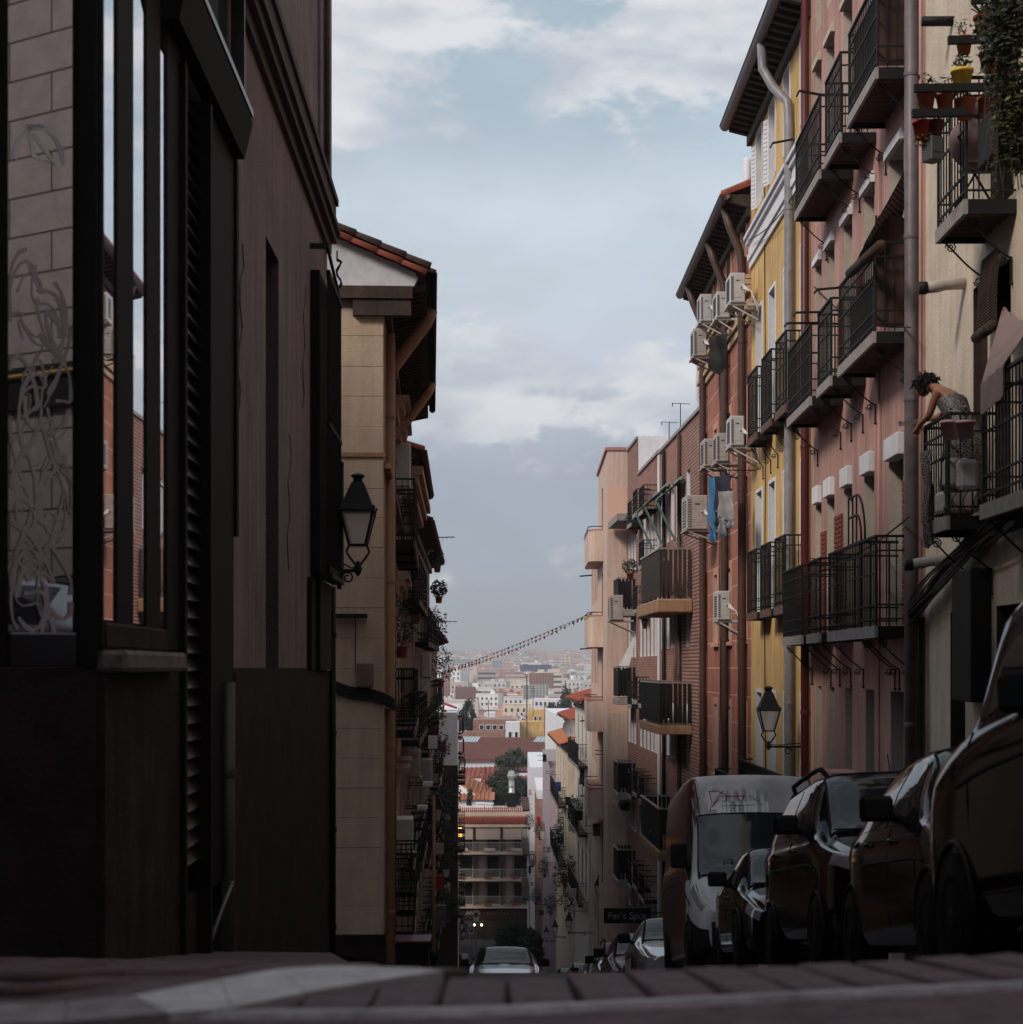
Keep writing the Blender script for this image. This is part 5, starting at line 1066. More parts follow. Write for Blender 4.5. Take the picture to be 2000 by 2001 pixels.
wall_lantern(854, 1605, 55, -2.9, 'largest lantern among the dark left facades', 1.05)
wall_lantern(873, 1714, 80, -3.6, 'lantern lower down the left row below the large one')
wall_lantern(897, 1804, 118, -4.9, 'tiny lantern near the road signs at the bottom left', .95)
wall_lantern(903, 1815, 128, -5.2, 'tiny lantern next lower after the one by the road signs', .95)
wall_lantern(906, 1829, 136, -5.3, 'lowest and smallest lantern on the left side', .95)
for px, py, Y, wx, lb in ((1112,1812,84,4.0,'lantern below the fabric awnings on the right, left of the parked cars'),(1085,1822,104,3.6,'smaller lantern left of the first low right one'),(1068,1831,118,3.0,'farthest and lowest lantern on the right side')): wall_lantern(px, py, Y, wx, lb, .9)
p = at(1171, 1746, 78); t = thing('post_lantern', 'lantern on a tall pole in front of the peach building', 'street lamp', (p.x, 78, gz(78)), group='street lanterns'); hh = p.z-gz(78)
_part = part
def part(name, mb, mats, parent, loc=None, **k): return _part(name, mb, mats, parent, (0,0,hh) if loc is None else loc, **k)
lantern_parts(t, 1.0); part = _part
part('pole', MB().lathe([(.14,0),(.13,.3),(.08,.5),(.05,.9),(.04,hh-.35),(.06,hh-.3),(.04,hh-.2),(.12,hh-.02),(.0,hh)], 12), 'pipel', t)
q = MB().box(-.14,.14,-.1,.1,0,.42,bv=.01)
t = thing('amber_lamp', 'glowing amber lamp box hanging on the left row beside the awnings', 'lamp', at(897, 1630, 118)+Vector((0,0,-.15))); part('glowing_glass', MB().box(-.22,.22,-.16,.16,0,.62,bv=.03), 'amber', t); part('lamp_frame', MB().box(-.27,.27,-.2,.2,.62,.7).box(-.27,.27,-.2,.2,-.06,0).box(-.25,-.21,-.2,-.16,0,.62).box(.21,.25,-.2,-.16,0,.62).bar((-.9,0,.72),(0,0,.72),.04), 'iron', t)
# ---- road signs near the bottom
def pole_sign(px, py, Y, label):
    p = at(px, py, Y); t = thing('road_sign', label, 'road sign', (p.x, Y, gz(Y))); h = p.z-gz(Y); part('pole', MB().tube([(0,.04,0),(0,.04,h+.6)], .04, 8), 'pipel', t); return t, h
t, h = pole_sign(931, 1790, 140, 'no parking sign with blue disc on a white plate at the bottom left')
pn = part('plate', MB().box(-.22,.22,-.02,.0,h-.42,h+.42), 'signw', t)
def disc(r, y, z, m, par, nm='disc', n=24): return obj(nm, MB().add([(r*math.cos(2*PI*k/n), y, z+r*math.sin(2*PI*k/n)) for k in range(n)]+[(r*math.cos(2*PI*k/n), y-.006, z+r*math.sin(2*PI*k/n)) for k in range(n)], [list(range(n, 2*n)), list(range(n))[::-1]]+[(k,(k+1)%n,(k+1)%n+n,k+n) for k in range(n)]).mesh(nm, m), par)
disc(.19, -.024, h+.12, 'signr', pn); disc(.15, -.032, h+.12, 'signb', pn); obj('red_bar', MB().bar((-.12,-.042,h+.24),(.12,-.042,h),.035,.006,up=(0,1,0)).mesh('red_bar','signr'), pn)
obj('small_print', MB().box(-.16,.16,-.026,-.021,h-.16,-.13+h).box(-.16,.12,-.026,-.021,h-.24,-.21+h).box(-.16,.16,-.026,-.021,h-.34,-.30+h).mesh('small_print','ltr'), pn)
t, h = pole_sign(921, 1815, 146, 'parking sign with a letter P on the left below the no parking sign')
pn = part('plate', MB().box(-.22,.22,-.02,.0,h-.4,h+.4), 'signw', t); obj('blue_field', MB().box(-.16,.16,-.028,-.022,h-.28,h+.2).mesh('blue_field', 'dark'), pn); text('P', .44, 'signw', (0,-.032,h-.04), (PI/2,0,0), parent=pn, ex=.003); text('<->', .16, 'ltr', (0,-.026,h+.31), (PI/2,0,0), parent=pn, ex=.003)
p = at(1226, 1790, 52); t = thing('shop_sign', "dark shop sign reading Fer's Spot above the parked cars on the right", 'sign', (p.x, 52, p.z-.2)); part('panel', MB().box(-.68,.68,-.05,.05,0,.44), 'plast', t); text("Fer's Spot", .28, 'pipel', (0,-.056,.21), (PI/2,0,0), parent=t, ex=.004); part('bracket', MB().bar((.67,0,.3),(1.5,.1,.3),.04).bar((.67,0,.1),(1.5,.1,.1),.04), 'iron', t)
# ================================================================ hanging things on the right
def leafthing(name, label, loc, specs, cat='plant', grp=None, extra=None):
    t = thing(name, label, cat, loc, group=grp); mb = MB()
    for c, r, n, s, mi in specs: mb.leaves(c, r, n, s, mi)
    part('foliage', mb, ['leaf','leaf2','leaf3'], t); return t
cw = lambda Y, o: 4.55+Y*60/3500-o
def rq(px, py, Y=17.2): return at(px, py, Y)
def rp(px, py, o):                                # point of the picture on a plane parallel to the cream wall
    u, z = FR.hit(px, py, o); return FR.w(u, o, z)
# big hanging creeper at the top right
t = leafthing('hanging_creeper', 'huge dark creeper tumbling from above in the top right corner', rp(1995,120,.55), [((0,0,.1),(.34,.3,.75),2600,.075,0),((.1,0,.4),(.3,.3,.4),700,.08,0),((-.02,0,-.55),(.2,.25,.42),900,.07,0),((-.12,0,-.45),(.12,.15,.38),260,.07,1),((-.2,0,.25),(.2,.2,.3),420,.07,0),((.15,0,-.9),(.14,.2,.3),300,.06,1),((-.22,0,-.85),(.03,.03,.35),60,.05,1)])
q = MB()
for k in range(26): a = R.uniform(-.25,.3); q.tube([(a,R.uniform(-.1,.1),.6),(a+R.uniform(-.08,.08),R.uniform(-.1,.1),0),(a+R.uniform(-.12,.08),R.uniform(-.1,.1),-.7-R.random()*.4)], .006, 4)
part('stem', q, 'wood', t); p = rp(1985,298,.5); tag(obj('planter', MB().box(-.25,.5,-.2,.3,-.08,.34,bv=.02).mesh('planter','plast'), None, p), 'dark planter tray under the huge creeper at the right edge', 'planter')
# pots on bars
def pot_only(px, py, o, s, m, label, plantm='leaf', n=70, r=(.11,.11,.14), sz=.06, spiky=False):
    s *= .74; r = tuple(v*.8 for v in r)
    s *= (.8 if py > 300 else 1)
    p = rq(px, py) if o < 10 and py < 300 else rp(px, py, o); t = thing('flower_pot', label, 'flower pot', p)
    part('pot', MB().lathe([(0,-.2*s),(.085*s,-.2*s),(.12*s,.0),(.13*s,0),(.13*s,.035*s),(.115*s,.035*s),(.105*s,0.01),(0,0.0)], 16), m, t); q = MB()
    if spiky:
        for k in range(16): a = k*2.4; q.bar((0,0,.02),(.13*math.cos(a),.13*math.sin(a),.10+.08*R.random()),.018,.006)
    else: q.leaves((0,0,r[2]*.9), r, n, sz)
    part('foliage', q, plantm, t)
    part('stem', MB().tube([(0,0,0),(.02,0,.12)], .006, 4).tube([(.02,0,0),(-.03,.02,.14)], .006, 4).tube([(-.02,0,0),(-.06,0,.1)], .006, 4), 'wood', t)
    return t
pots = [(1810,185,.62,1,'terra','terracotta pot left end of the long pot rail beside the grey drainpipe',60,False),(1846,190,.62,.95,'terra','terracotta pot second from the left on the long pot rail',50,False),(1886,200,.62,1.1,'terra','third terracotta pot on the long pot rail, above the round table balcony',30,False),(1932,197,.62,1.1,'terra','rightmost terracotta pot on the long pot rail under the creeper',40,False),
        (1880,143,.7,1.15,'ypot','bright yellow pot of succulents hanging above the terracotta pots',90,False),(1884,78,.55,.9,'terra','small dark red pot on the second highest rail',25,False),(1924,38,.55,1.15,'terra','highest terracotta pot holding a spiky aloe',40,True),(1932,110,.5,1,'terra','terracotta pot half hidden in the creeper, right of the yellow pot',40,False),
        (1802,243,.6,1.0,'red','red oblong pot at the left end of the lowest pot rail',10,False),(1826,243,.6,1.0,'piper','dark red pot beside the red one on the lowest pot rail',16,False)]
for px, py, o, s, m_, lb, n, sp in pots: pot_only(px, py, o, s, m_, lb, n=n, spiky=sp)
leafthing('hanging_plant', 'small yellow-green plant hanging under the lowest pot rail', rq(1803,272), [((0,0,0),(.1,.1,.08),140,.04,1)])
tag(obj('hanging_box', MB().box(-.07,.07,-.08,.08,-.13,.1,bv=.01).box(-.06,.06,-.085,-.081,-.05,.05).mesh('hanging_box','acd'), None, rq(1822,290), (0,0,.4)), 'small blue-grey box hanging below the lowest pot rail', 'box')
for (x0, x1, y_, o, lb) in ((1779,1960,183,.62,'long dark pot rail carrying four terracotta pots'),(1845,1960,90,.55,'second highest dark pot rail'),(1890,1960,12,.55,'highest dark pot rail at the top edge'),(1775,1880,232,.6,'lowest dark pot rail with the red pots')):
    a = rq(x0, y_); b = rq(x1, y_-3); q = MB().bar(-(b-a)/2, (b-a)/2, .05, .075).bar((b-a)/2*.5, (b-a)/2*.5+Vector((.3,.15,0)), .03)
    tag(obj('pot_rail', q.mesh('pot_rail', 'iron'), None, (a+b)/2+Vector((0,-.15,-.0))), lb, 'rail')
# round folding table and chair back seen through the railing
t = thing('round_table', 'round reddish folding table tipped up inside the upper balcony of the cream house', 'table', FR.w(FR.u(17.6), .30, 4.52)); 
part('tabletop', MB().lathe([(0,0),(.27,0),(.28,.012),(.27,.025),(0,.025)], 28), mat('red_brown_laminate', (.17,.10,.11), rough=.5), t, (0,0,.62), rot=(PI/2-.15,0,0)); part('leg', MB().bar((-.2,.05,0),(.15,.05,.6),.02).bar((.2,.05,0),(-.15,.05,.6),.02), 'iron', t)
t2 = thing('folding_chair', 'chair with a reddish oval back standing behind the tipped table', 'chair', FR.w(FR.u(17.7), .2, 4.52)); part('backrest', MB().ball((0,0,1.02),(.25,.03,.13),20,8), MATS['red_brown_laminate'], t2); part('leg', MB().bar((-.2,0,0),(-.2,0,1),.025), 'iron', t2); part('leg', MB().bar((.2,0,0),(.2,0,1),.025), 'iron', t2); part('seat', MB().box(-.2,.2,-.2,.2,.42,.45), MATS['red_brown_laminate'], t2)
# awnings and cloths
def sheet(name, label, cat, P4, m, n=8, sag=.1, th=.01):
    a, b, c, d = [Vector(p) for p in P4]; vs = []
    ce = (a+b+c+d)/4
    for j in range(n+1):
        for i in range(n+1):
            s, t = i/n, j/n; p = (a*(1-s)+b*s)*(1-t)+(d*(1-s)+c*s)*t; p = p+Vector((0,0,-sag*math.sin(PI*s)*math.sin(PI*t)-.012*math.sin(s*19+t*5))); vs.append(p-ce)
    fs = [(j*(n+1)+i, j*(n+1)+i+1, (j+1)*(n+1)+i+1, (j+1)*(n+1)+i) for j in range(n) for i in range(n)]; mb = MB().add(vs, fs, 0, True)
    nn = (b-a).cross(d-a).normalized()*th; mb.add([v+nn for v in vs], [f[::-1] for f in fs], 0, True); return tag(obj(name, mb.mesh(name, m), None, ce), label, cat)
striped = mat('grey_striped_canvas', (.22,.20,.20), brick=(3,.05,.016,(.06,.055,.055)), var=.2, col2=(.22,.20,.20))
pp = lambda px, py, o: (lambda h: FP.w(h[0], o, h[1]))(FP.hit(px, py, o))
sheet('balcony_awning', 'grey striped awning slanting down over the middle balconies of the pink house', 'awning', (pp(1786,300,.05), pp(1765,420,.05), pp(1665,530,.62), pp(1690,480,.62)), striped, sag=.06)
q = MB().tube([pp(1660,535,.62), pp(1722,478,.62)], .06, 8); tag(obj('awning_roll', q.mesh('awning_roll','woodm')), 'rolled end of the striped awning above the middle balcony rail', 'awning')
sheet('sun_cloth', 'brown mesh sunshade hung on the balcony at the right edge', 'sunshade', (rp(2010,640,.1), rp(1960,600,.05), rp(1917,760,.55), rp(1960,720,.55)), mat('brown_mesh', (.24,.17,.16), var=.15), sag=.05)
sheet('sun_cloth', 'lower flap of the brown sunshade in front of the right edge balcony', 'sunshade', (rp(1962,712,.56), rp(1918,752,.56), rp(1918,812,.56), rp(1962,775,.56)), MATS['brown_mesh'], sag=.01)
pot_only(1857,828,.6,1.3,'ppot','pink pot hanging left on the balcony rail below the leaning woman', n=20, r=(.03,.03,.12)); pot_only(1887,828,.6,1.2,'ppot','pinkish brown pot hanging right of the pink pot below the woman', n=20, r=(.03,.03,.12))
for i, (px, py, s_, lb) in enumerate(((1868,925,.26,'pale square seat cushion behind the woman\'s railing'),(1890,928,.2,'second pale cushion beside the square one'),)):
    tag(obj('cushion', MB().box(-s_*.5,s_*.5,-.08,.08,-.15,.15,bv=.04).mesh('cushion','grey'), None, rp(px,py,.36)), lb, 'cushion')
tag(obj('plastic_tub', MB().box(-.19,.19,-.15,.15,-.1,.12,bv=.03).mesh('plastic_tub','acg'), None, rp(1868,985,.33)), 'pale plastic tub on the floor of the woman\'s balcony', 'tub')
for px, py in ((1783,832),): 
    a = rp(1760,832,.75); q = MB()
    for k in range(4): q.bar((0,0,k*.012),(.28,.05,.05+k*.012),.008)
    q.bar((-.01,0,-.0),(-.01,0,.05),.03); tag(obj('drying_rack', q.mesh('drying_rack','steel'), None, a), 'folded white drying rack sticking out under the woman\'s hands', 'drying rack')
for (x0,y0,x1,y1,o,lb) in ((1562,178,1612,187,.5,'rod with cord at the top left balcony of the pink house'),(1510,280,1553,272,.5,'thin rod sticking out over the yellow house'),(1597,566,1645,562,.5,'black rod at the middle left balcony of the pink house'),(1556,611,1603,610,.5,'rod beside the farthest middle balcony'),(1538,632,1600,631,.5,'lowest rod on the middle balcony row')):
    a = pp(x1,y1,o); b = Vector((a.x-(x1-x0)*a.y/FOC, a.y, a.z+(y1-y0)*a.y/FOC)); q = MB().bar(a-b, (0,0,0), .03).bar((0,0,0),(0,.25,0),.02)
    tag(obj('clothes_rod', q.mesh('clothes_rod','iron'), None, b), lb, 'rod')
for i,(a,b,lb) in enumerate((((1205,1310,66),(1238,1245,66),'white parasol cloth hanging on the brick balcony'),)):
    A_, B_ = at(*a), at(*b); sheet('folded_cloth', lb, 'cloth', (A_, A_+Vector((.45,0,.1)), B_+Vector((.1,0,0)), B_), 'whitec', sag=.0)
sheet('triangular_awning', 'white triangular awning jutting from the right houses far down', 'awning', (at(1078,1637,110), at(1128,1632,110), at(1126,1622,112), at(1122,1620,112)), 'whitec', sag=0)
leafthing('hanging_basket', 'round hanging basket of leaves on the peach building corner', at(1222,1572,68.2), [((0,0,0),(.27,.27,.26),500,.11,2)])
for px, py, Y, r, n, lb in ((1110,1640,108,(1.0,.6,2.0),800,'tall dark climbing plant down the right side'),(1125,1730,100,(1.2,.7,1.8),800,'dark leafy mass lower on the right houses'),(1100,1710,118,(.7,.5,1.3),400,'creeper left of the dark leafy mass')): leafthing('climbing_plant', lb, at(px,py,Y), [((0,0,0),r,n,.2,2)])
ivb = [(1249,1030,64,.35,'spiky plant on a brick wall balcony beside the folded awnings'),(1240,1120,63,.3,'trailing plant basket below the spiky one'),(1270,1215,62,.25,'small plant low on the brick wall')]
for px, py, Y, r, lb in ivb: plant(at(px,py,Y)+Vector((-.15,0,0)), (r,r,r), 260, .12, 'leaf', lb, group=None)
# awnings, signs, pots and washing crowding the lower right row
for i in range(20):
    Y = 72+i*4.6; px = 1000+FOC*(lerp(RW, Y)-.42)/Y+R.uniform(-3,2); py = 1470+((i*151) % 330); k = (i*3) % 8
    signboard(px, py, Y, R.uniform(.2,.4), R.uniform(.25,.7), .08, '%s blade sign %s down the right row, %s' % (nm_[k], ['one','two','three','four','five','six','seven','eight','nine','ten','eleven','twelve','thirteen','fourteen','fifteen','sixteen','seventeen','eighteen','nineteen','twenty'][i], 'high up' if py < 1580 else 'at mid height' if py < 1690 else 'near the street'), cols_[k])
for i in range(9):
    Y = 90+i*9; px = 1000+FOC*(lerp(RW, Y)-.35)/Y; py = 1600+((i*127) % 200); plant(at(px, py, Y), (.5,.4,.7), 420, .13, 'leaf3', '%s dark plant on the lower right houses, %s' % (['first','second','third','fourth','fifth','sixth','seventh','eighth','ninth'][i], 'high up' if py < 1600 else 'at mid height' if py < 1700 else 'near the street'), group=None)
for i, (px, py, Y, w_, h_, c) in enumerate(((1128,1560,96,.8,1.3,'whitec'),(1120,1590,99,.5,1.0,'grey'),(1108,1615,108,.5,.9,'blue'),(1140,1500,92,.4,.9,'navy'),(1238,1500,66,.5,.8,'grey'),(1300,1560,58,.5,.7,'whitec'))):
    mb = MB(); cloth(mb, -w_/2, w_/2, -h_, 0, 0, 0); tag(obj('laundry', mb.mesh('laundry', c), None, at(px, py, Y), (0,0,.6)), ['large white sheet hung on the narrow white house','grey sheet beside the large white one','blue towel on the cream end house','dark garment high on the narrow white house','grey washing on the far brick balcony','white washing above the van on the brick house'][i], 'laundry')
for i, (xa, ya, Ya, xb, yb, Yb) in enumerate(((1792,640,21,1600,560,30),(1790,1010,21,1590,1090,30),(1590,330,30,1470,470,37),(1465,560,38,1378,700,47))):
    A__, B__ = at(xa,ya,Ya)+Vector((-.08,0,0)), at(xb,yb,Yb)+Vector((-.08,0,0)); q = MB().tube([A__.lerp(B__, k/14)-A__+Vector((0,0,-.22*math.sin(PI*k/14))) for k in range(15)], .011, 4)
    tag(obj('wall_cable', q.mesh('wall_cable','iron'), None, A__), ['black cable slung across the pink wall below the top balconies','black cable slung across the pink wall above the lowest balconies','thin cable crossing the top of the yellow house','thin cable crossing the terracotta house under its cornice'][i], 'cable')
for px, py, Y, r, n, lb in ((884,1560,91,(.5,.4,1.0),500,'creeper on the dark end wall under the white gable on the left row'),(888,1665,91,(.45,.4,1.1),500,'second creeper lower on the dark end wall on the left row'),(880,1770,91,(.6,.4,1.0),500,'lowest creeper on the dark end wall on the left row')): leafthing('climbing_plant', lb, at(px,py,Y), [((0,0,0),r,n,.16,2)])
# bunting across the street
A_, C_ = Vector((-3.35,86,-.2)), Vector((3.45,74,2.35))
for s_ in range(2):
    t = thing('bunting', ['upper string of little coloured flags across the street','lower string of little coloured flags across the street'][s_], 'bunting', A_); pts = []
    for k in range(41): f = k/40; pts.append((C_-A_)*f+Vector((0,0,-(.12+.3*s_)*4*f*(1-f)*.6-.02)))
    part('cord', MB().tube(pts, .008, 4), 'iron', t)
    for k in range(1, 40):
        c = ['fuchsia','navy','red','blue','grey','ypot'][R.randrange(6)]; w_ = .055; a = R.uniform(-.9,.9); d = R.uniform(-.2,.2); p = pts[k]
        part('flag', MB().prism([(p.x-w_,p.y,p.z),(p.x+w_,p.y,p.z),(p.x+w_*a,p.y+d,p.z-.13)], (0,.006,0)), c, t)
for px, py, Y, lb in ((1308,845,60,'thin tv aerial rising over the brick roof'),(1330,810,56,'second tv aerial beside the white roof wall')):
    tag(obj('tv_aerial', MB().tube([(0,0,-.5),(0,0,.35)], .015, 5).tube([(-.25,0,.35),(.3,0,.33)], .012, 4).tube([(-.25,0,.25),(-.25,0,.36)], .02, 4).mesh('tv_aerial','iron'), None, at(px,py,Y)), lb, 'aerial')
# ================================================================ vehicles
def pchip(xs, ys):
    n = len(xs); h = [xs[i+1]-xs[i] for i in range(n-1)]; d = [(ys[i+1]-ys[i])/h[i] for i in range(n-1)]; m = [d[0]]+[0]*(n-2)+[d[-1]]
    for i in range(1, n-1):
        if d[i-1]*d[i] > 0: m[i] = 2*d[i-1]*d[i]/(d[i-1]+d[i])
    def f(x):
        x = min(max(x, xs[0]), xs[-1]); i = 0
        while i < n-2 and x > xs[i+1]: i += 1
        t = (x-xs[i])/h[i]; a = 2*t**3-3*t*t+1; b = t**3-2*t*t+t; c = -2*t**3+3*t*t; e = t**3-t*t
        return a*ys[i]+b*h[i]*m[i]+c*ys[i+1]+e*h[i]*m[i+1]
    return f
def car(name, label, cat, st, cowl, head, rear0, rear1, X, Y, paint, away=False, wheels=(.8, 3.4), wr=.32, rails=False, mirror=(1.25, .0), lamp=(.02,.32), pillars=(.5,), wsb=.06, side=True, group=None, yaw=0, wst=.05, sub=60, plate=True):
    """st: stations (y, half width, bottom, shoulder height, top half width, top height) from the nose back"""
    c_ = [[s[k] for s in st] for k in range(6)]; fn = [pchip(c_[0], c_[k]) for k in range(1, 6)]; L_ = st[-1][0]
    def sec(y):
        w, zb, zs, wt, zt = [f(y) for f in fn]
        return [(.80*w,zb),(.965*w,zb+.06),(w,zb+.42*(zs-zb)),(.992*w,zs-.10),(.955*w,zs),((.955*w+wt)/2+.012,(zs+zt)/2-.01),(wt,zt-.075),(wt-.075,zt-.018),(.55*wt,zt+.008),(0,zt+.02)]
    def Pt(y, t, sg=1):
        s = sec(y); i = min(int(t), 8); f = t-i; p = [Vector(s[max(0, i-1)]), Vector(s[i]), Vector(s[i+1]), Vector(s[min(9, i+2)])]
        lin = p[1]*(1-f)+p[2]*f; cr = .5*((2*p[1])+(p[2]-p[0])*f+(2*p[0]-5*p[1]+4*p[2]-p[3])*f*f+(-p[0]+3*p[1]-3*p[2]+p[3])*f**3)
        q = lin*.5+cr*.5; return Vector((sg*q.x, y, q.y))
    def off(y, t, sg, e):
        a = Pt(y+.01, t, sg)-Pt(y-.01, t, sg); b = Pt(y, min(9, t+.02), sg)-Pt(y, max(0, t-.02), sg); n = a.cross(b)
        n = n.normalized() if n.length > 1e-9 else Vector((0,0,1)); c = Vector((0, y, .6))
        p = Pt(y, t, sg)
        if n.dot(p-c) < 0: n = -n
        return p+n*e
    al = math.atan((gz(Y+2)-gz(Y-2))/4)
    rot = (Matrix.Rotation(al, 3, 'X') @ Matrix.Rotation((PI if away else 0)+yaw, 3, 'Z')).to_euler()
    t = thing(name, label, cat, (X, Y, gz(Y)), rot, group)
    mb = MB(); ns = sub; ts = [i*9/27 for i in range(28)]; vs = []; row = []
    for i in range(ns+1):
        y = L_*i/ns
        for q in ts: vs.append(Pt(y, q, -1))
        for q in ts[::-1][1:]: vs.append(Pt(y, q, 1))
    m = 55; fs = [(i*m+j, i*m+j+1, (i+1)*m+j+1, (i+1)*m+j) for i in range(ns) for j in range(m-1)]
    mb.add(vs, fs+[list(range(m))[::-1], [ns*m+j for j in range(m)]], 0, True); mb.smooth[-1] = mb.smooth[-2] = False
    part('body', mb, paint, t)
    def patch(ya, yb, ta, tb, sg, e, ny=10, nt_=8, fan=None):
        vs = []
        for i in range(ny+1):
            for j in range(nt_+1):
                a, b = (i/ny, j/nt_); y = ya+(yb-ya)*a; lo, hi = (ta, tb) if not fan else fan(a); vs.append(off(y, lo+(hi-lo)*b, sg, e))
        return vs, [(i*(nt_+1)+j, i*(nt_+1)+j+1, (i+1)*(nt_+1)+j+1, (i+1)*(nt_+1)+j) for i in range(ny) for j in range(nt_)]
    def glass(nm, parts_, m='carglass', seal=True):
        mb = MB()
        for a in parts_: mb.add(*patch(*a[:6], **(a[6] if len(a) > 6 else {})), 0, True)
        return part(nm, mb, m, t)
    d = head-cowl
    for nm, a, b in (('windscreen', cowl+d*wsb, head-d*wst), ('rear_window', rear0+(rear1-rear0)*.08, rear1-(rear1-rear0)*.2)):
        if nm == 'rear_window' and not side: continue
        glass(nm, [(a, b, 6.45, 9, 1, .004), (a, b, 6.45, 9, -1, .004)])
        vs = []                                  # black seal around the glass
        q = MB()
        for sg in (1, -1): q.tube([off(y, 6.42, sg, .005) for y in [a+(b-a)*k/10 for k in range(11)]], .011, 5)
        for y in (a, b): q.tube([off(y, 6.42+k*.43, sg, .005) for sg in (1,) for k in range(7)]+[off(y, 9-k*.43, -1, .005) for k in range(1, 7)], .011, 5)
        part('window_seal', q, 'plast', t)
    if side:
        ya, yb = cowl+d*.32, rear0+(rear1-rear0)*.35; cuts = [ya]+[ya+(yb-ya)*p for p in pillars]+[yb]
        for k in range(len(cuts)-1):
            a, b = cuts[k]+.035, cuts[k+1]-.035
            f0 = (lambda A: (4.15, 4.15+1.75*min(1, .12+A*(b-a)/max(.01, head-a)*.88 if a < head else 1))) if k == 0 else None
            for sg in (1, -1): glass('side_window', [(a, b, 4.15, 5.9, sg, .004, dict(fan=f0) if f0 else {})])
    q = MB()
    for sg in (1, -1):                           # sill line and door seams
        for y in (cowl+.12, cowl+.12+(rear0-cowl)*.48): q.tube([off(y, tt, sg, .001) for tt in (.8,1.5,2.5,3.3,4.05)], .006, 4)
        q.tube([off(cowl-.1+(rear0-cowl+.1)*k/8, 2.7, sg, .002) for k in range(9)], .012, 5)
    part('door_seam', q, 'plast', t)
    for sg in (1, -1):
        for y in (cowl+.12+(rear0-cowl)*.40, cowl+.12+(rear0-cowl)*.85): p = off(y, 3.2, sg, .02); part('door_handle', MB().tube([p+Vector((0,-.09,-.01)), p, p+Vector((0,.09,-.01))], .014, 6), paint, t)
        my = cowl+mirror[0]*d; p = off(my, 4.3, sg, 0); c = p+Vector((sg*(.15 if len(mirror) < 3 else .04), -.02, .07+(mirror[1] if len(mirror) < 3 else mirror[2]))); q = MB()
        mh = .085 if not mirror[1] else .17; q.box(c.x-.11,c.x+.11,c.y-.05,c.y+.04,c.z-mh,c.z+mh,bv=.05).tube([p, c], .03, 6); mi = part('wing_mirror', q, 'plast', t)
        part_ = MB().box(c.x-.09,c.x+.09,c.y+.042,c.y+.05,c.z-mh+.02,c.z+mh-.02); obj('mirror_glass', part_.mesh('mirror_glass', 'carglass'), mi)
        hl = MB().add(*patch(lamp[0], lamp[1], lamp[2] if len(lamp) > 2 else 3.1, lamp[3] if len(lamp) > 2 else 5.9, sg, .006, ny=10, nt_=8), 0, True); h_ = part('headlight', hl, 'lens', t)
        rl = MB().add(*patch(L_-.25, L_-.02, 3.0, 4.6, sg, .006), 0, True); part('tail_light', rl, 'red', t)
        for wy in wheels:
            x = fn[0](wy)*sg; q = MB().tube([(x-sg*.20, wy, wr), (x+sg*.015, wy, wr)], wr, 26); w_ = part('wheel', q, 'rubber', t)
            q = MB().lathe([(0,0),(wr*.18,.0),(wr*.2,-.01),(wr*.62,-.02),(wr*.66,.0)], 20); q.v = [(x+sg*(.02+v[2]), wy+v[0], wr+v[1]) for v in q.v]; obj('rim', q.mesh('rim', 'satin'), w_)
            q = MB().tube([(x+sg*.004, wy+(wr+.05)*math.cos(PI*k/14), wr+(wr+.05)*math.sin(PI*k/14)) for k in range(15)], .016, 6); part('wheel_arch', q, 'plast', t)
    z = st[0][3]; w = st[0][1]
    part('grille', MB().box(-w*.55,w*.55,-.015,-.003,z-.16,z-.02).box(-w*.75,w*.75,-.02,-.003,st[0][2]+.04,st[0][2]+.14), 'plast', t)
    q = MB()
    for k in range(5): q.box(-w*.54,w*.54,-.024,-.016,z-.155+k*.028,z-.145+k*.028)
    part('grille_bar', q, 'chrome', t)
    for sg in (1, -1):
        q = MB().bar(off(cowl+d*.02, 8.7-.0, sg, .02), off(cowl+d*.1, 6.9, sg, .02), .014); part('wiper', q, 'plast', t)
    if rails:
        for sg in (1, -1): q = MB().tube([off(head+.02, 6.9, sg, .0), off(head+.15, 6.9, sg, .07)]+[off(head+.15+(rear0-head-.1)*k/6, 6.9, sg, .075) for k in range(7)]+[off(rear0+.12, 6.9, sg, 0)], .022, 8); part('roof_rail', q, 'plast' if rails == 1 else 'chrome', t)
    part('aerial', MB().tube([(0, head+.3, fn[4](head+.3)), (0, head+.42, fn[4](head+.3)+.2)], .006, 4), 'plast', t)
    return t, off
def hatch(L_=3.9, W_=.85, H=1.46, hood=.86, bel=.90, nose=.62):
    return [(0,W_*.80,.26,nose,W_*.62,nose+.04),(.12,W_*.92,.20,nose+.05,W_*.76,nose+.09),(.35,W_*.97,.18,hood-.12,W_*.82,hood-.06),(.85,W_,.18,hood-.03,W_*.84,hood+.05),(1.05,W_,.18,bel,W_*.82,hood+.10),(1.72,W_,.18,bel+.02,W_*.70,H-.03),(2.1,W_,.18,bel+.03,W_*.69,H),(L_-.95,W_,.18,bel+.05,W_*.67,H-.02),(L_-.5,W_*.98,.2,bel+.06,W_*.64,H-.09),(L_-.12,W_*.94,.24,bel+.03,W_*.60,bel+.16),(L_,W_*.86,.3,bel-.12,W_*.58,bel-.02)]
def suv(L_=4.3, W_=.9, H=1.7, hood=1.06, bel=1.1, nose=.86): 
    s = hatch(L_, W_, H, hood, bel, nose); s = [list(a) for a in s]
    for a in s: a[2] += .08
    s[5][4] = s[6][4] = s[7][4] = W_*.76; s[8][4] = W_*.73; s[5][0] = 1.65
    return s
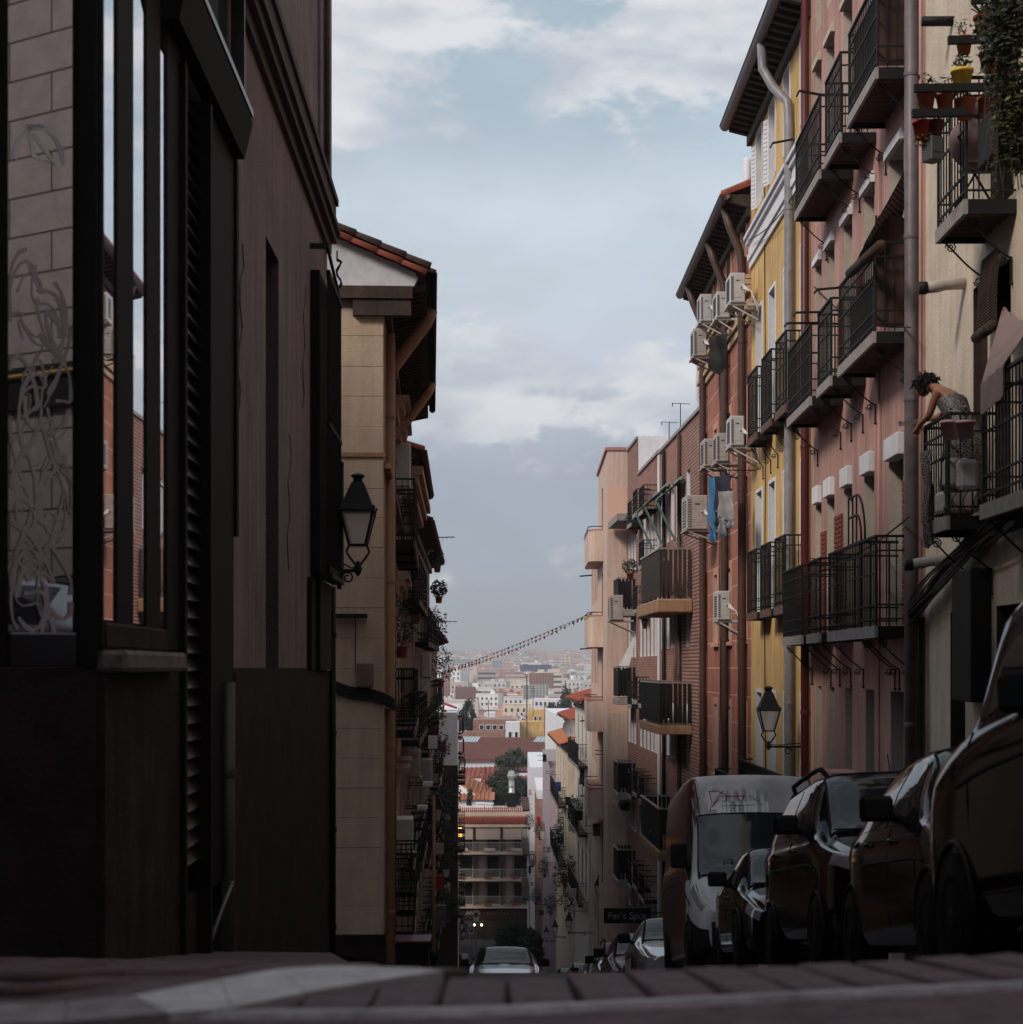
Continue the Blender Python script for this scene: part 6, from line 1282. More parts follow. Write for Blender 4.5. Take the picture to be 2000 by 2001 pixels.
jeep = [(0,.76,.36,.88,.60,.94),(.12,.88,.30,.96,.74,1.02),(.4,.92,.26,1.08,.80,1.13),(1.0,.93,.26,1.17,.83,1.22),(1.56,.93,.26,1.20,.83,1.70),(1.9,.93,.26,1.20,.82,1.75),(3.4,.93,.26,1.20,.81,1.75),(4.0,.92,.28,1.20,.80,1.71),(4.3,.90,.3,1.2,.78,1.30),(4.4,.86,.36,1.1,.74,1.14)]
car('parked_car', 'dark car at the right edge pointing downhill, its bonnet and door mirror nearest the camera', 'car', jeep, 1.0, 1.56, 3.4, 4.3, 3.05, 9.3, 'cardark', away=True, rails=False, mirror=(2.0,0,-.12))
car('parked_car', 'dark grey hatchback parked facing uphill just behind the right edge car', 'car', hatch(3.75,.86,1.55,.92,.96,.66), 1.05, 1.72, 2.8, 3.6, 3.38, 9.95, 'cargrey')
car('parked_car', 'black off-road car with roof rails parked in front of the graffitied van', 'car', suv(4.3,.9,1.78,1.10,1.14,.9), 1.05, 1.65, 3.35, 4.1, 3.42, 13.95, 'carblk', rails=1)
car('parked_car', 'small dark car wedged between the roof-railed car and the van', 'car', hatch(3.4,.80,1.45,.86,.90,.62), 1.05, 1.72, 2.5, 3.3, 3.3, 19.0, 'carblk')
car('parked_car', 'silver grey car with big headlamp just left of the van', 'car', hatch(3.9,.85,1.47,.88,.92,.62), 1.05, 1.72, 2.95, 3.75, 2.96, 30.2, 'carslv', lamp=(.05,.55))
car('parked_car', 'dark maroon car seen edge on between two silver ones', 'car', hatch(3.9,.84,1.5,.88,.92,.62), 1.05, 1.72, 2.95, 3.75, 2.72, 34.8, 'carred')
car('parked_car', 'silver car with black roof rails farther down on the right', 'car', suv(4.2,.86,1.62,.98,1.02,.80), 1.05, 1.65, 3.25, 4.0, 2.75, 39.2, 'carslv', rails=1)
for i, (X, Y, m_, lb) in enumerate(((2.55,44.2,'carslv','silver car low near the end of the right hand parked row'),(2.3,49.2,'carslv','pale car glimpsed lowest in the right hand parked row'),(2.05,54,'carblk','last black car of the right hand parked row'))): car('parked_car', lb, 'car', hatch(3.9,.83,1.46,.88,.92,.62), 1.05, 1.72, 2.95, 3.75, X, Y, m_, sub=40)
car('driving_car', 'silver car with dark windscreen coming up the middle of the street', 'car', hatch(4.1,.84,1.48,.92,.95,.66), 1.05, 1.78, 3.1, 3.95, -.16, 39.0, 'carslv')
car('parked_car', 'silver car behind the camera on the right, mirrored low in the shop window', 'car', hatch(4.0,.85,1.45,.88,.92,.64), 1.05, 1.72, 3.0, 3.85, 3.6, -.4, 'carslv')
t, _ = car('parked_car', 'dark red car near the restaurant door at the bottom of the street', 'car', hatch(3.9,.84,1.45,.88,.92,.62), 1.05, 1.72, 2.95, 3.75, -4.2, 150, 'carred', sub=30)
# the van
vst = [(0,.80,.30,.78,.66,.84),(.10,.92,.24,.86,.78,.93),(.30,.97,.22,.98,.86,1.06),(.62,1.0,.22,1.14,.88,1.24),(.80,1.0,.22,1.24,.88,1.36),(1.24,1.0,.22,1.34,.84,2.17),(1.34,1.0,.22,1.40,.84,2.38),(1.46,1.0,.22,1.5,.84,2.72),(1.75,1.0,.22,1.6,.86,2.84),(3,1.0,.22,1.7,.88,2.88),(5.0,1.0,.22,1.7,.88,2.88),(5.3,.97,.26,1.6,.84,2.76)]
t, off = car('van', 'high-roofed van, faded white front and maroon side, scrawled with graffiti', 'van', vst, .74, 1.30, 5.1, 5.29, 3.43, 23.6, 'vanw', mirror=(.9,.12), lamp=(.10,.66,3.3,5.6), side=False, wheels=(.95,4.3), wr=.34, sub=80)
t['label'] = 'high-roofed van, faded white front and maroon side, scrawled with graffiti'
mb = MB()                                         # grey plastic bumper and lower front
for sg in (-1, 1):
    vs = [off(.012+1.1*i/14, .1+(2.3-.1)*j/10, sg, .006) for i in range(15) for j in range(11)]; mb.add(vs, [(i*11+j, i*11+j+1, (i+1)*11+j+1, (i+1)*11+j) for i in range(14) for j in range(10)], 0, True)
part('bumper', mb.box(-.78,.78,-.03,-.004,.3,.66,bv=.01), 'plast', t)
mb = MB()                                         # maroon painted side with torn edge
for sg in (-1, 1):
    vs = []; ny, nt_ = 60, 20
    for i in range(ny+1):
        for j in range(nt_+1):
            tt = .6+(6.9-.6)*j/nt_; y0 = 1.28+.09*math.sin(tt*7)+.05*math.sin(tt*19); y = y0+(5.2-y0)*i/ny; vs.append(off(y, tt, sg, .006))
    mb.add(vs, [(i*(nt_+1)+j, i*(nt_+1)+j+1, (i+1)*(nt_+1)+j+1, (i+1)*(nt_+1)+j) for i in range(ny) for j in range(nt_)], 0, True)
part('painted_side', mb, 'carred', t)
for sg in (-1, 1):
    vs = [off(1.0+.55*i/8, 3.9+(5.6-3.9)*j/8*(.55+.45*min(1,i/4)), sg, .012) for i in range(9) for j in range(9)]
    part('side_window', MB().add(vs, [(i*9+j, i*9+j+1, (i+1)*9+j+1, (i+1)*9+j) for i in range(8) for j in range(8)], 0, True), 'carglass', t)
def vp(px, py):                                   # point on the van's front above the windscreen: x from the middle, height
    return px, py
def front(x, z, e=.012):                          # find y on the front surface for a height z at x
    best = None
    for k in range(60):
        y = .5+k*.025
        for j in range(24):
            tt = 6.3+j*.12
            if tt > 9: break
            p = off(y, tt, -1 if x < 0 else 1, e); dd = abs(p.x-x)+abs(p.z-z)
            if best is None or dd < best[0]: best = (dd, p)
    return best[1]
def scrawl(name, segs, m, r=.006):
    mb = MB()
    for sg in segs: mb.tube([front(x, z) for x, z in sg], r, 4)
    part(name, mb, m, t, kind='stuff')
Z0 = 2.36
scrawl('graffiti', [[(-.62,Z0+.18),(-.60,Z0+.02),(-.61,Z0-.06)],[(-.62,Z0+.18),(-.5,Z0+.2),(-.36,Z0+.17),(-.3,Z0+.15)],[(-.6,Z0),(-.5,Z0+.12),(-.44,Z0+.21)],[(-.58,Z0-.02),(-.45,Z0+.1),(-.35,Z0+.14),(-.4,Z0+.03)],
    [(-.3,Z0+.15),(-.2,Z0+.13),(-.1,Z0+.12)],[(-.3,Z0+.11),(-.22,Z0+.15),(-.18,Z0+.1),(-.14,Z0+.15),(-.1,Z0+.11)]], 'inkr')
scrawl('graffiti', [[(-.08,Z0+.12),(.05,Z0+.07),(.15,Z0-.02)],[(-.28,Z0+.08),(-.24,Z0),(-.32,Z0-.06)],[(-.45,Z0),(-.2,Z0+.02),(0,Z0)]], 'ink', .004)
pm = MB()
for k in range(26): x = -.66+k*.034; hh_ = .06+.07*((k*7) % 5)/5+.04*math.sin(k); pts = [front(x, 2.42, .008), front(x, 2.50+hh_, .008)]; pm.bar(pts[0], pts[1], .036, .002)
for k in range(20):
    x = -.62+k*.042; pm.bar(front(x, 2.27, .007), front(x, 2.43, .007), .044, .002)
part('torn_sticker', pm, mat('sticker_white', (.75,.74,.76), var=.15), t)
scrawl('graffiti', [[(-.80+dx, 2.42-k*.07-.02*abs(dx-.02)) for dx in (0,.03,.05)] for k in range(4)]+[[(-.79,2.2),(-.75,2.15),(-.79,2.11)],[(-.80,2.5),(-.75,2.45)]], 'ink', .005)
scrawl('graffiti', [[(-.2+.05*k, 1.24+.02*math.sin(k*3)) for k in range(5)],[(-.05,1.22),(0,1.17),(-.03,1.12)],[(.05,1.2),(.1,1.14)]], 'ink', .005)
scrawl('graffiti', [[(-.62,1.22),(-.45,1.24),(-.4,1.27)],[(-.5,1.27),(-.44,1.2),(-.5,1.22)]], 'inkr', .007)
tk = bpy.data.objects['van']; 
p = front(-.45, 1.52, .014); q = MB().lathe([(.05,0),(.075,.002),(.05,.004)], 16); q.v = [(p.x+v[0], p.y-v[2], p.z+v[1]) for v in q.v]; part('round_sticker', q, 'acd', t)
# ================================================================ woman on the balcony
UW = FR.u
def wp(Y, o, z): return Vector((UW(Y), o, z))
W0 = wp(18.40, .22, 1.53)
tw = thing('person', 'woman with dark curly hair and patterned strapless dress leaning far over a balcony rail', 'person', FR.w(W0.x, W0.y, W0.z), (0,0,FR.rz))
import bmesh
bm_ = bmesh.new(); sk = bm_.verts.layers.skin.verify(); NV = {}
def sv(n, p, r, par=None):
    v = bm_.verts.new(p-W0); v[sk].radius = (r, r) if not isinstance(r, tuple) else r; NV[n] = v
    if par: bm_.edges.new((NV[par], v))
    return v
pv = sv('pelvis', wp(18.40,.24,2.47), (.125,.11)); pv[sk].use_root = True
sv('waist', wp(18.47,.27,2.60), (.115,.095), 'pelvis'); sv('chest', wp(18.57,.31,2.76), (.125,.10), 'waist'); sv('upchest', wp(18.66,.36,2.86), (.10,.085), 'chest')
sv('neck', wp(18.74,.42,2.92), .048, 'upchest'); sv('neck2', wp(18.79,.455,2.945), .046, 'neck'); sv('head', wp(18.86,.50,2.97), (.082,.078), 'neck2'); sv('head2', wp(18.93,.535,2.945), (.085,.080), 'head'); sv('chin', wp(18.955,.555,2.87), .050, 'head2')
for s_, nm in ((1,'l'),(-1,'r')):
    dx, do = -.10*s_*.55, .14*s_*.6
    sv('sh'+nm, wp(18.66+dx*1.2,.36+do*1.3,2.86), .052, 'upchest'); sv('elb'+nm, wp(18.76+dx*.9,.44+do*.9,2.64), .040, 'sh'+nm); sv('wr'+nm, wp(18.97+dx*.5,.545+do*.35,2.60-.03*s_), .026, 'elb'+nm); sv('palm'+nm, wp(19.03+dx*.4,.57+do*.3,2.545-.03*s_), (.030,.018), 'wr'+nm)
    b = NV['palm'+nm].co+W0
    for k in range(4):
        fo = Vector((.018,(k-1.5)*.016,-.012)); l = (.040,.046,.043,.034)[k]; a = b+fo; a2 = a+Vector((.012,.004*(k-1.5),-l*.6)); a3 = a2+Vector((-.006,.002*(k-1.5),-l*.55))
        sv('f%s%d'%(nm,k), a, .0085, 'palm'+nm); sv('g%s%d'%(nm,k), a2, .0078, 'f%s%d'%(nm,k)); sv('h%s%d'%(nm,k), a3, .0068, 'g%s%d'%(nm,k))
    sv('th'+nm, b+Vector((-.012,-.026*s_,.0)), .0095, 'palm'+nm); sv('ti'+nm, b+Vector((-.004,-.036*s_,-.034)), .008, 'th'+nm)
    sv('hip'+nm, wp(18.40-.02*s_,.24+.085*s_,2.40), .085, 'pelvis'); sv('kn'+nm, wp(18.40,.24+.08*s_,1.98), .056, 'hip'+nm); sv('an'+nm, wp(18.36,.23+.07*s_,1.60), .036, 'kn'+nm); sv('toe'+nm, wp(18.50,.27+.07*s_,1.56), .028, 'an'+nm)
me = bpy.data.meshes.new('body'); bm_.to_mesh(me); bm_.free(); me.materials.append(M['skin']); body = obj('body', me, tw)
mo = body.modifiers.new('skin', 'SKIN'); mo.use_smooth_shade = True; mo2 = body.modifiers.new('sub', 'SUBSURF'); mo2.levels = 2; mo2.render_levels = 2
hc = wp(18.90,.52,2.96)-W0; face = (wp(18.955,.56,2.88)-W0-hc)
q = MB(); R2 = random.Random(5)
q.ball(hc+Vector((-.01,-.01,.035)), (.105,.10,.085), 16, 10)
for i in range(230):
    d = Vector((R2.gauss(0,1), R2.gauss(0,1), R2.gauss(0,1))).normalized()
    if d.z < -.35 and d.x > -.2: continue
    if d.dot(Vector((.75,.35,-.55))) > .45: continue
    b = hc+Vector((-.01,-.01,.03))+Vector((d.x*.10, d.y*.095, d.z*.085)); l = R2.uniform(.03,.075)+(.03 if d.x > .3 else 0); ph = R2.uniform(0,6); r_ = R2.uniform(.008,.016); g_ = Vector((.25,.1,-1)) if d.x > .2 else d
    u_ = d.orthogonal().normalized(); v_ = d.cross(u_); dirn = (d*.6+g_*.6).normalized()
    q.tube([b+dirn*l*k/6+u_*r_*math.cos(ph+k*1.2)+v_*r_*math.sin(ph+k*1.2) for k in range(7)], [.011,.011,.01,.009,.008,.006,.003], 5)
part('hair', q, 'hair', tw)
q = MB(); nz = hc+face*.62+Vector((.055,.025,.0)); q.tube([nz+Vector((-.01,0,.025)), nz+Vector((.016,.006,-.002)), nz+Vector((.0,0,-.012))], [.006,.012,.007], 6); part('nose', q, 'skin', tw)
for s_ in (1,-1): part('eye', MB().ball(hc+face*.35+Vector((.058+.0*s_,.018-.035*s_,.0)), .011, 8, 6), 'ink', tw); part('ear', MB().ball(hc+Vector((-.012,-.085*s_,-.03)), (.015,.008,.024), 8, 6), 'skin', tw)
part('mouth', MB().tube([hc+face*1.02+Vector((.035,.045,0)), hc+face*1.05+Vector((.045,.02,0)), hc+face*1.02+Vector((.035,-.005,0))], .005, 5), 'red', tw)
dm = bpy.data.materials.new('patterned_cloth'); dm.use_nodes = True; tt = dm.node_tree; vb = N('ShaderNodeTexVoronoi', tt, feature='DISTANCE_TO_EDGE'); vb.inputs['Scale'].default_value = 34; c_ = N('ShaderNodeTexCoord', tt); L(c_.outputs['Object'], vb.inputs['Vector'], tt)
rr_ = N('ShaderNodeValToRGB', tt); L(vb.outputs['Distance'], rr_.inputs[0], tt); rr_.color_ramp.elements[0].color = (.22,.20,.19,1); rr_.color_ramp.elements[0].position = .06; rr_.color_ramp.elements[1].color = (.015,.014,.016,1); rr_.color_ramp.elements[1].position = .12; L(rr_.outputs[0], tt.nodes['Principled BSDF'].inputs['Base Color'], tt); M['dress'] = dm
rings = [(wp(18.57,.31,2.75),.16,.12),(wp(18.50,.28,2.64),.14,.115),(wp(18.44,.25,2.54),.155,.13),(wp(18.40,.24,2.42),.19,.15),(wp(18.39,.24,2.2),.21,.16),(wp(18.40,.24,1.95),.225,.17),(wp(18.41,.24,1.72),.24,.18)]
q = MB(); vs = []; n = 28
for j, (c, a, b) in enumerate(rings):
    tl_ = max(0, 1-j/4)*.75
    for k in range(n): an = 2*PI*k/n; f = 1+.06*math.sin(an*7+j*.5)*min(1, j/4); x = b*math.cos(an)*f; vs.append(c-W0+Vector((x*math.cos(tl_), a*math.sin(an)*f, -x*math.sin(tl_))))
q.add(vs, [(j*n+k, j*n+(k+1) % n, (j+1)*n+(k+1) % n, (j+1)*n+k) for j in range(len(rings)-1) for k in range(n)], 0, True); part('dress', q, 'dress', tw)
part('bracelet', MB().tube([(NV_:=(wp(18.95,.56,2.60)-W0))+Vector((0,.028*math.cos(k*PI/5),.028*math.sin(k*PI/5))) for k in range(10)], .006, 5, closed=True), 'chrome', tw)
tag(obj('hanging_scarf', (lambda m_: (cloth(m_, -.07, .1, -.95, 0, 0, 0, 9), m_.mesh('hanging_scarf', 'dress'))[1])(MB()), None, rp(1816,880,.53), (0,0,1.9)), 'black and white chain-patterned cloth hanging over the rail below the woman', 'cloth')
# ================================================================ roofs and houses beyond the bottom of the street
def hb(name, label, px0, px1, pytop, pybot, Y, m, depth=12, roof=None, cat='house', wins=None, wm='dark', group=None, ridge=1.5):
    x0, x1 = (px0-CX)*Y/FOC, (px1-CX)*Y/FOC; zt, zb = zz(pytop, Y), zz(pybot, Y)
    t = thing(name, label, cat, (x0, Y, zb), group=group); w, h = x1-x0, zt-zb
    part('wall', MB().box(0,w,0,depth,0,h), m, t)
    if roof: 
        rf = part('roof', MB().prism([(-.3,-.4,h-.02),(-.3,depth*.5,h+ridge),(-.3,depth+.4,h-.02)], (w+.6,0,0)), roof, t); q = MB(); n = int((w+.6)/.5)
        if n < 120:
            for i in range(n): q.tube([(-.2+i*.5,-.42,h+.03),(-.2+i*.5,depth*.5,h+ridge+.04)], .12, 5)
            obj('tile_rows', q.mesh('tile_rows', roof), rf, kind='stuff')
    if wins:
        for (a, b, c, d) in wins:
            f = part('window', MB().box(a-.1,b+.1,-.08,-.01,c-.1,d+.1), 'white', t); obj('pane', MB().box(a,b,-.1,-.082,c,d).mesh('pane', wm), f)
    return t
# roof terrace things on the restaurant
rz0 = zz(1585,198)
for (a, b, h_, lb) in ((931,947,1571,'white chimney block at the left on the restaurant roof'),(949,964,1572,'white chimney block beside the first on the restaurant roof'),(1024,1034,1573,'white block at the right end of the restaurant roof')):
    x0, x1 = (a-CX)*202/FOC, (b-CX)*202/FOC; tag(obj('roof_block', MB().box(x0,x1,0,1.2,0,zz(h_,202)-rz0,bv=.05).box(x0-.08,x1+.08,-.08,1.28,zz(h_,202)-rz0,zz(h_,202)-rz0+.12).mesh('roof_block','white'), None, (0,202,rz0)), lb, 'chimney')
q = MB(); x0, x1 = (964-CX)*201/FOC, (1024-CX)*201/FOC
for i in range(26): x = x0+(x1-x0)*i/25; q.box(x-.02,x+.02,0,.04,0,.9)
q.box(x0,x1,0,.04,.85,.92).box(x0,x1,0,.04,.4,.46); tag(obj('roof_railing', q.mesh('roof_railing','iron'), None, (0,201,rz0)), 'dark iron railing along the restaurant roof terrace', 'railing')
q = MB(); c = ((1000-CX)*204/FOC, 204, rz0)
t = thing('metal_chimney', 'tall metal chimney with cone cap on the restaurant roof', 'chimney', c); hC = zz(1525,204)-rz0
part('flue', MB().lathe([(.32,0),(.32,hC-.0),(.30,hC)], 16), 'steel', t); part('chimney_cap', MB().lathe([(.3,hC),(.52,hC+.5),(.30,hC+1.1),(0,hC+1.15)], 6), 'steel', t).data.polygons.foreach_set('use_smooth', [False]*18); part('base', MB().box(-.5,.5,-.4,.4,0,1.6), 'plast', t); part('clamp', MB().lathe([(.36,hC*.5),(.38,hC*.5+.1),(.36,hC*.5+.2)], 14).lathe([(.36,hC*.75),(.38,hC*.75+.1),(.36,hC*.75+.2)], 14), 'steel', t)
def tree(name, label, px, py, Y, r, n, m='leaf3', group=None, lsz=.5):
    c = at(px, py, Y); g0 = gz(Y); t = thing(name, label, 'tree', (c.x, Y, g0), group=group); h = c.z-g0
    q = MB().tube([(0,0,-.3),(.1,0,h*.4),(0,.1,h*.75),(0,0,h)], [r[0]*.10,r[0]*.08,r[0]*.05,r[0]*.02], 8)
    for k in range(7): a = k*.9; q.tube([(0,0,h*.55+k*.05*h),(r[0]*.45*math.cos(a),r[1]*.4*math.sin(a),h*.75+k*.06*h),(r[0]*.75*math.cos(a),r[1]*.7*math.sin(a),h+.1*r[2]*k)], [r[0]*.04,r[0]*.025,r[0]*.01], 5)
    part('trunk', q, 'wood', t); q = MB(); rr = random.Random(int(px*7+py))
    for k in range(16):
        d = Vector((rr.gauss(0,1), rr.gauss(0,1), rr.gauss(0,1))).normalized(); f = .35+.35*rr.random(); q.leaves((d.x*r[0]*.6, d.y*r[1]*.6, h+d.z*r[2]*.62), (r[0]*f*.75, r[1]*f*.75, r[2]*f*.75), n//16, lsz, 0, rr, .1)
    part('crown', q, m, t); return t
tree('conifer', 'big dark tree behind the metal chimney beyond the restaurant', 985, 1540, 232, (2.7,2.7,3.2), 5200, lsz=.42); tree('conifer', 'second dark crown just right of the metal chimney', 1015, 1548, 236, (2.2,2.2,2.2), 3000, lsz=.42)
tree('street_tree', 'very dark round tree standing in the street before the restaurant, above the silver car', 1008, 1838, 128, (1.75,1.6,1.75), 7000, lsz=.2)
tree('street_tree', 'smaller dark tree right behind the round one', 1040, 1850, 112, (1.0,1,1.3), 2500, lsz=.2)
tree('small_cypress', 'little pointed cypress on the white terrace left of the restaurant roof', 918, 1560, 215, (.5,.5,1.4), 900, lsz=.2)
tree('green_tree', 'green tree top in front of the long brown roof', 1000, 1487, 262, (3.6,3,2.0), 3200, m='leaf', lsz=.5)
for i, (px, py, Y, r) in enumerate(((918,1400,330,(1.6,1.6,3.6)),(1092,1385,345,(2.6,2.6,3.4)),(1108,1383,350,(1.6,1.6,4.2)),(900,1410,320,(2,2,2.5)))): tree('dark_tree', ['tall dark fir left of the red brick block','round dark tree right of the yellow tower house','slim dark cypress right of the round tree','low dark tree at the left in front of the white wall'][i], px, py, Y, r, 1500, lsz=.6)
hb('roof_house', 'white gabled house with a terracotta roof sloping right, left of the metal chimney', 893, 962, 1562, 1620, 222, 'white', 10, 'tileo', ridge=.6)
sheetroof = lambda name, label, pts, Y, d, m: None
def slope_roof(name, label, P4, m):
    a, b, c, d = [at(*p) for p in P4]; ce = a.copy(); t = thing(name, label, 'roof', (ce.x, ce.y, gz(ce.y)))
    o = Vector((ce.x, ce.y, gz(ce.y))); L4 = [p-o for p in (a, b, c, d)]
    rf = part('roof', MB().prism(L4, (0,0,-.3)), m, t); q = MB(); n = max(4, int((b-a).length/.6))
    for i in range(n+1): f = i/n; q.tube([L4[0].lerp(L4[1], f)+Vector((0,0,.05)), L4[3].lerp(L4[2], f)+Vector((0,0,.05))], .11, 5)
    obj('tile_rows', q.mesh('tile_rows', m), rf, kind='stuff'); q = MB()
    for p, r_ in ((L4[0], L4[1]), (L4[1], L4[2]), (L4[3], L4[0])): q.add([p-Vector((0,0,.3)), r_-Vector((0,0,.3)), Vector((r_.x, r_.y, -1)), Vector((p.x, p.y, -1))], [(0,1,2,3)])
    part('wall', q, 'white', t); return t
slope_roof('tiled_roof', 'terracotta roof falling from upper left to lower right beside the white gable', ((896,1527,226),(952,1562,224),(962,1540,232),(900,1508,234)), 'tileo')
slope_roof('tiled_roof', 'ribbed red tile roof right behind the white gable', ((935,1545,236),(975,1550,236),(990,1515,246),(945,1515,246)), 'tile')
slope_roof('tiled_roof', 'tile roof to the right of the dark tree', ((1020,1545,240),(1052,1530,240),(1056,1516,250),(1020,1516,250)), 'tile')
slope_roof('tiled_roof', 'broad low red roof under the white chimneys', ((898,1518,248),(972,1516,248),(975,1498,262),(905,1500,262)), 'tile')
slope_roof('tiled_roof', 'deep red flat-looking roof right of the green tree', ((975,1507,252),(1075,1505,252),(1070,1490,268),(980,1492,268)), 'piper')
hb('white_block', 'plain white block house right of the green tree', 1037, 1085, 1474, 1530, 275, 'white', 8)
hb('white_chimney', 'upright white chimney in front of the long brown roof', 1010, 1018, 1472, 1505, 262, 'white', 1.2, cat='chimney')
hb('pink_wall_house', 'pale pink house under the deep red roof', 985, 1060, 1506, 1530, 254, mat('pale_pink', (.55,.36,.33)), 8)
t = thing('long_roof_building', 'long building with a dark brown tiled roof and two glass skylights', 'building', (at(893,1485,285).x, 285, gz(285))); o = t.location.copy(); a, b, c, d = [at(*p)-o for p in ((893,1484,285),(1098,1484,285),(1098,1441,300),(893,1441,300))]
part('wall', MB().box(0,(b-a).x,.3,14,0,a.z), 'white', t); rf = part('roof', MB().prism([a,b,c,d], (0,0,-.4)), mat('brown_tile_roof', (.20,.075,.06), var=.5, scale=1.5, bump=.6, bscale=3), t); q = MB()
for i in range(76): f = i/75; q.tube([a.lerp(b,f)+Vector((0,0,.04)), d.lerp(c,f)+Vector((0,0,.04))], .09, 4)
obj('tile_rows', q.mesh('tile_rows', MATS['brown_tile_roof']), rf, kind='stuff')
for k, (xa, xb) in enumerate(((893,932),(1043,1087))):
    P = [at(xa,1452,296.5)-o, at(xb,1452,296.5)-o, at(xb+7,1442,299.8)-o, at(xa+9,1442,299.8)-o]; s = part('skylight', MB().prism([p+Vector((0,0,.22)) for p in P], (0,0,-.1)), 'solar', t); q = MB()
    for i in range(7): f = i/6; q.bar(P[0].lerp(P[1],f)+Vector((0,0,.24)), P[3].lerp(P[2],f)+Vector((0,0,.24)), .09)
    obj('glazing_bar', q.mesh('glazing_bar','white'), s)
wn = [(x, x+.9, z, z+1.1) for x in (.9,2.7,4.5,6.3) for z in (4.4,6.6)]
hb('red_brick_block', 'red brick block with two rows of white framed windows above the long roof', 925, 1010, 1406, 1500, 318, 'brick', 14, wins=[(1.2+i*1.15, 1.85+i*1.15, z, z+.75) for i in range(5) for z in (5.5,6.8)])
hb('low_brick_block', 'low terracotta brick wing along the back of the long roof', 900, 985, 1430, 1500, 310, 'brick', 6)
hb('white_tower_house', 'little white tower with two windows between brick and yellow houses', 989, 1016, 1411, 1500, 306, 'white', 7, wins=[(.5,.95,5.0,6.1),(1.55,2.0,5.0,6.1)])
hb('yellow_tower_house', 'ochre yellow house standing tallest in the middle distance', 1033, 1090, 1388, 1500, 335, 'yellow', 12, wins=[(1.1,1.5,8.6,9.6),(2.0,2.3,8.6,9.6)])
hb('ochre_wing', 'ochre yellow lower wing left of the tallest yellow house', 985, 1064, 1410, 1500, 326, 'yellow', 8)
hb('white_wing', 'white house with two windows below the yellow house', 1066, 1092, 1410, 1500, 312, 'white', 7, wins=[(.35,.8,4.9,5.9),(1.55,1.9,4.9,5.9)])
hb('white_house_right', 'tall pale house at the right of the yellow one', 1090, 1112, 1402, 1560, 300, 'white', 9)
hb('white_shed', 'small white rooftop house by the brick block', 950, 968, 1392, 1440, 345, 'white', 8); hb('white_wall_block', 'long white low block beneath the far brick towers', 862, 912, 1376, 1460, 420, 'white', 9)
hb('long_white_building', 'long white building with a line of dark windows on the right of the far town', 1040, 1140, 1366, 1420, 520, 'white', 16, wins=[(1+i*1.25, 1.6+i*1.25, 6.2, 7.2) for i in range(9)])
hb('white_stand', 'long white roofed hall at the left of the far town', 862, 935, 1368, 1410, 600, 'offwhite', 14)
q = MB(); rr = random.Random(3)
for i in range(60): a = at(rr.uniform(1003,1030), rr.uniform(1396,1408), 322); q.box(a.x-.09,a.x+.09,0,.1,a.z,a.z+.3)
tag(obj('roof_clutter', q.mesh('roof_clutter','white'), None, (0,322,0)), 'cluster of white aerial parts on the roof left of the yellow house', 'aerials')
for px, py0, py1, Y, lb in ((1030,1318,1440,300,'tallest thin red mast above the yellow house'),(1065,1375,1440,305,'mast right of the tallest one'),(1042,1340,1400,330,'thin mast between the two near masts'),(1105,1330,1400,345,'thin mast on the right before the white long building'),(950,1500,1542,226,'slender aerial pole on the terracotta roof'),(955,1368,1400,340,'faint aerial over the red brick block')):
    a, b = at(px,py1,Y), at(px,py0,Y); tag(obj('radio_mast', MB().tube([(0,0,0),(0,0,b.z-a.z)], .07 if py0 > 1330 else .1, 5).bar((-.8,0,(b.z-a.z)*.8),(.8,0,(b.z-a.z)*.8),.05).bar((-.5,0,(b.z-a.z)*.9),(.5,0,(b.z-a.z)*.9),.05).mesh('radio_mast','piped'), None, a), lb, 'mast')
# ================================================================ the far city
cm = [('brick red', (.40,.22,.19)), ('dull pink', (.58,.46,.43)), ('pale grey', (.58,.58,.58)), ('cream', (.68,.61,.50)), ('white', (.82,.82,.80)), ('brownish', (.34,.23,.20)), ('bluish grey', (.36,.41,.47))]
for i, (n_, c) in enumerate(cm): M['city%d' % i] = mat('city_render_%d' % i, c, var=.15, scale=.1, bump=0)
M['cwin'] = mat('city_window', (.06,.065,.075), rough=.3, var=.3, bump=0); M['cwin2'] = mat('city_window_frame', (.5,.5,.5), bump=0)
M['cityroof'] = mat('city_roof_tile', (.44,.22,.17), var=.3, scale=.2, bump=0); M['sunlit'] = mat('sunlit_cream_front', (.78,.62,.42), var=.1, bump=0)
protos = []
for k in range(14):
    rr = random.Random(100+k); w, d, fl = rr.choice((14,18,24,34,46)), rr.choice((11,13,16)), rr.choice((4,5,6,7,8,9,11)); h = fl*3.1+1
    b = MB().box(0,w,0,d,-8,h).box(-.2,w+.2,-.2,d+.2,h,h+.35); 
    for i in range(rr.randint(1,4)): x = rr.uniform(0,w-4); b.box(x,x+rr.uniform(2,4),3,7,h+.352,h+rr.uniform(1.5,3.6))
    wn_ = MB(); nw = int(w/rr.choice((2.6,3.2))); st_ = rr.choice((0,0,1,2))
    for f in range(fl):
        if st_ == 1: wn_.box(.8,w-.8,-.05,-.01,f*3.1+1.1,f*3.1+2.4); continue
        for i in range(nw):
            x = (i+.5)*w/nw
            wn_.box(x-.6,x+.6,-.05,-.01,f*3.1+1,f*3.1+2.5)
            if st_ == 2 and i % 3 == 1: wn_.box(x-1,x+1,-.9,-.06,f*3.1+.1,f*3.1+.9,1)
        for j in range(3): y = (j+.5)*d/3; wn_.box(-.05,-.01,y-.6,y+.6,f*3.1+1,f*3.1+2.5)
    protos.append((b, wn_, w, fl))
cache = {}
rr = random.Random(42); cnt = 0
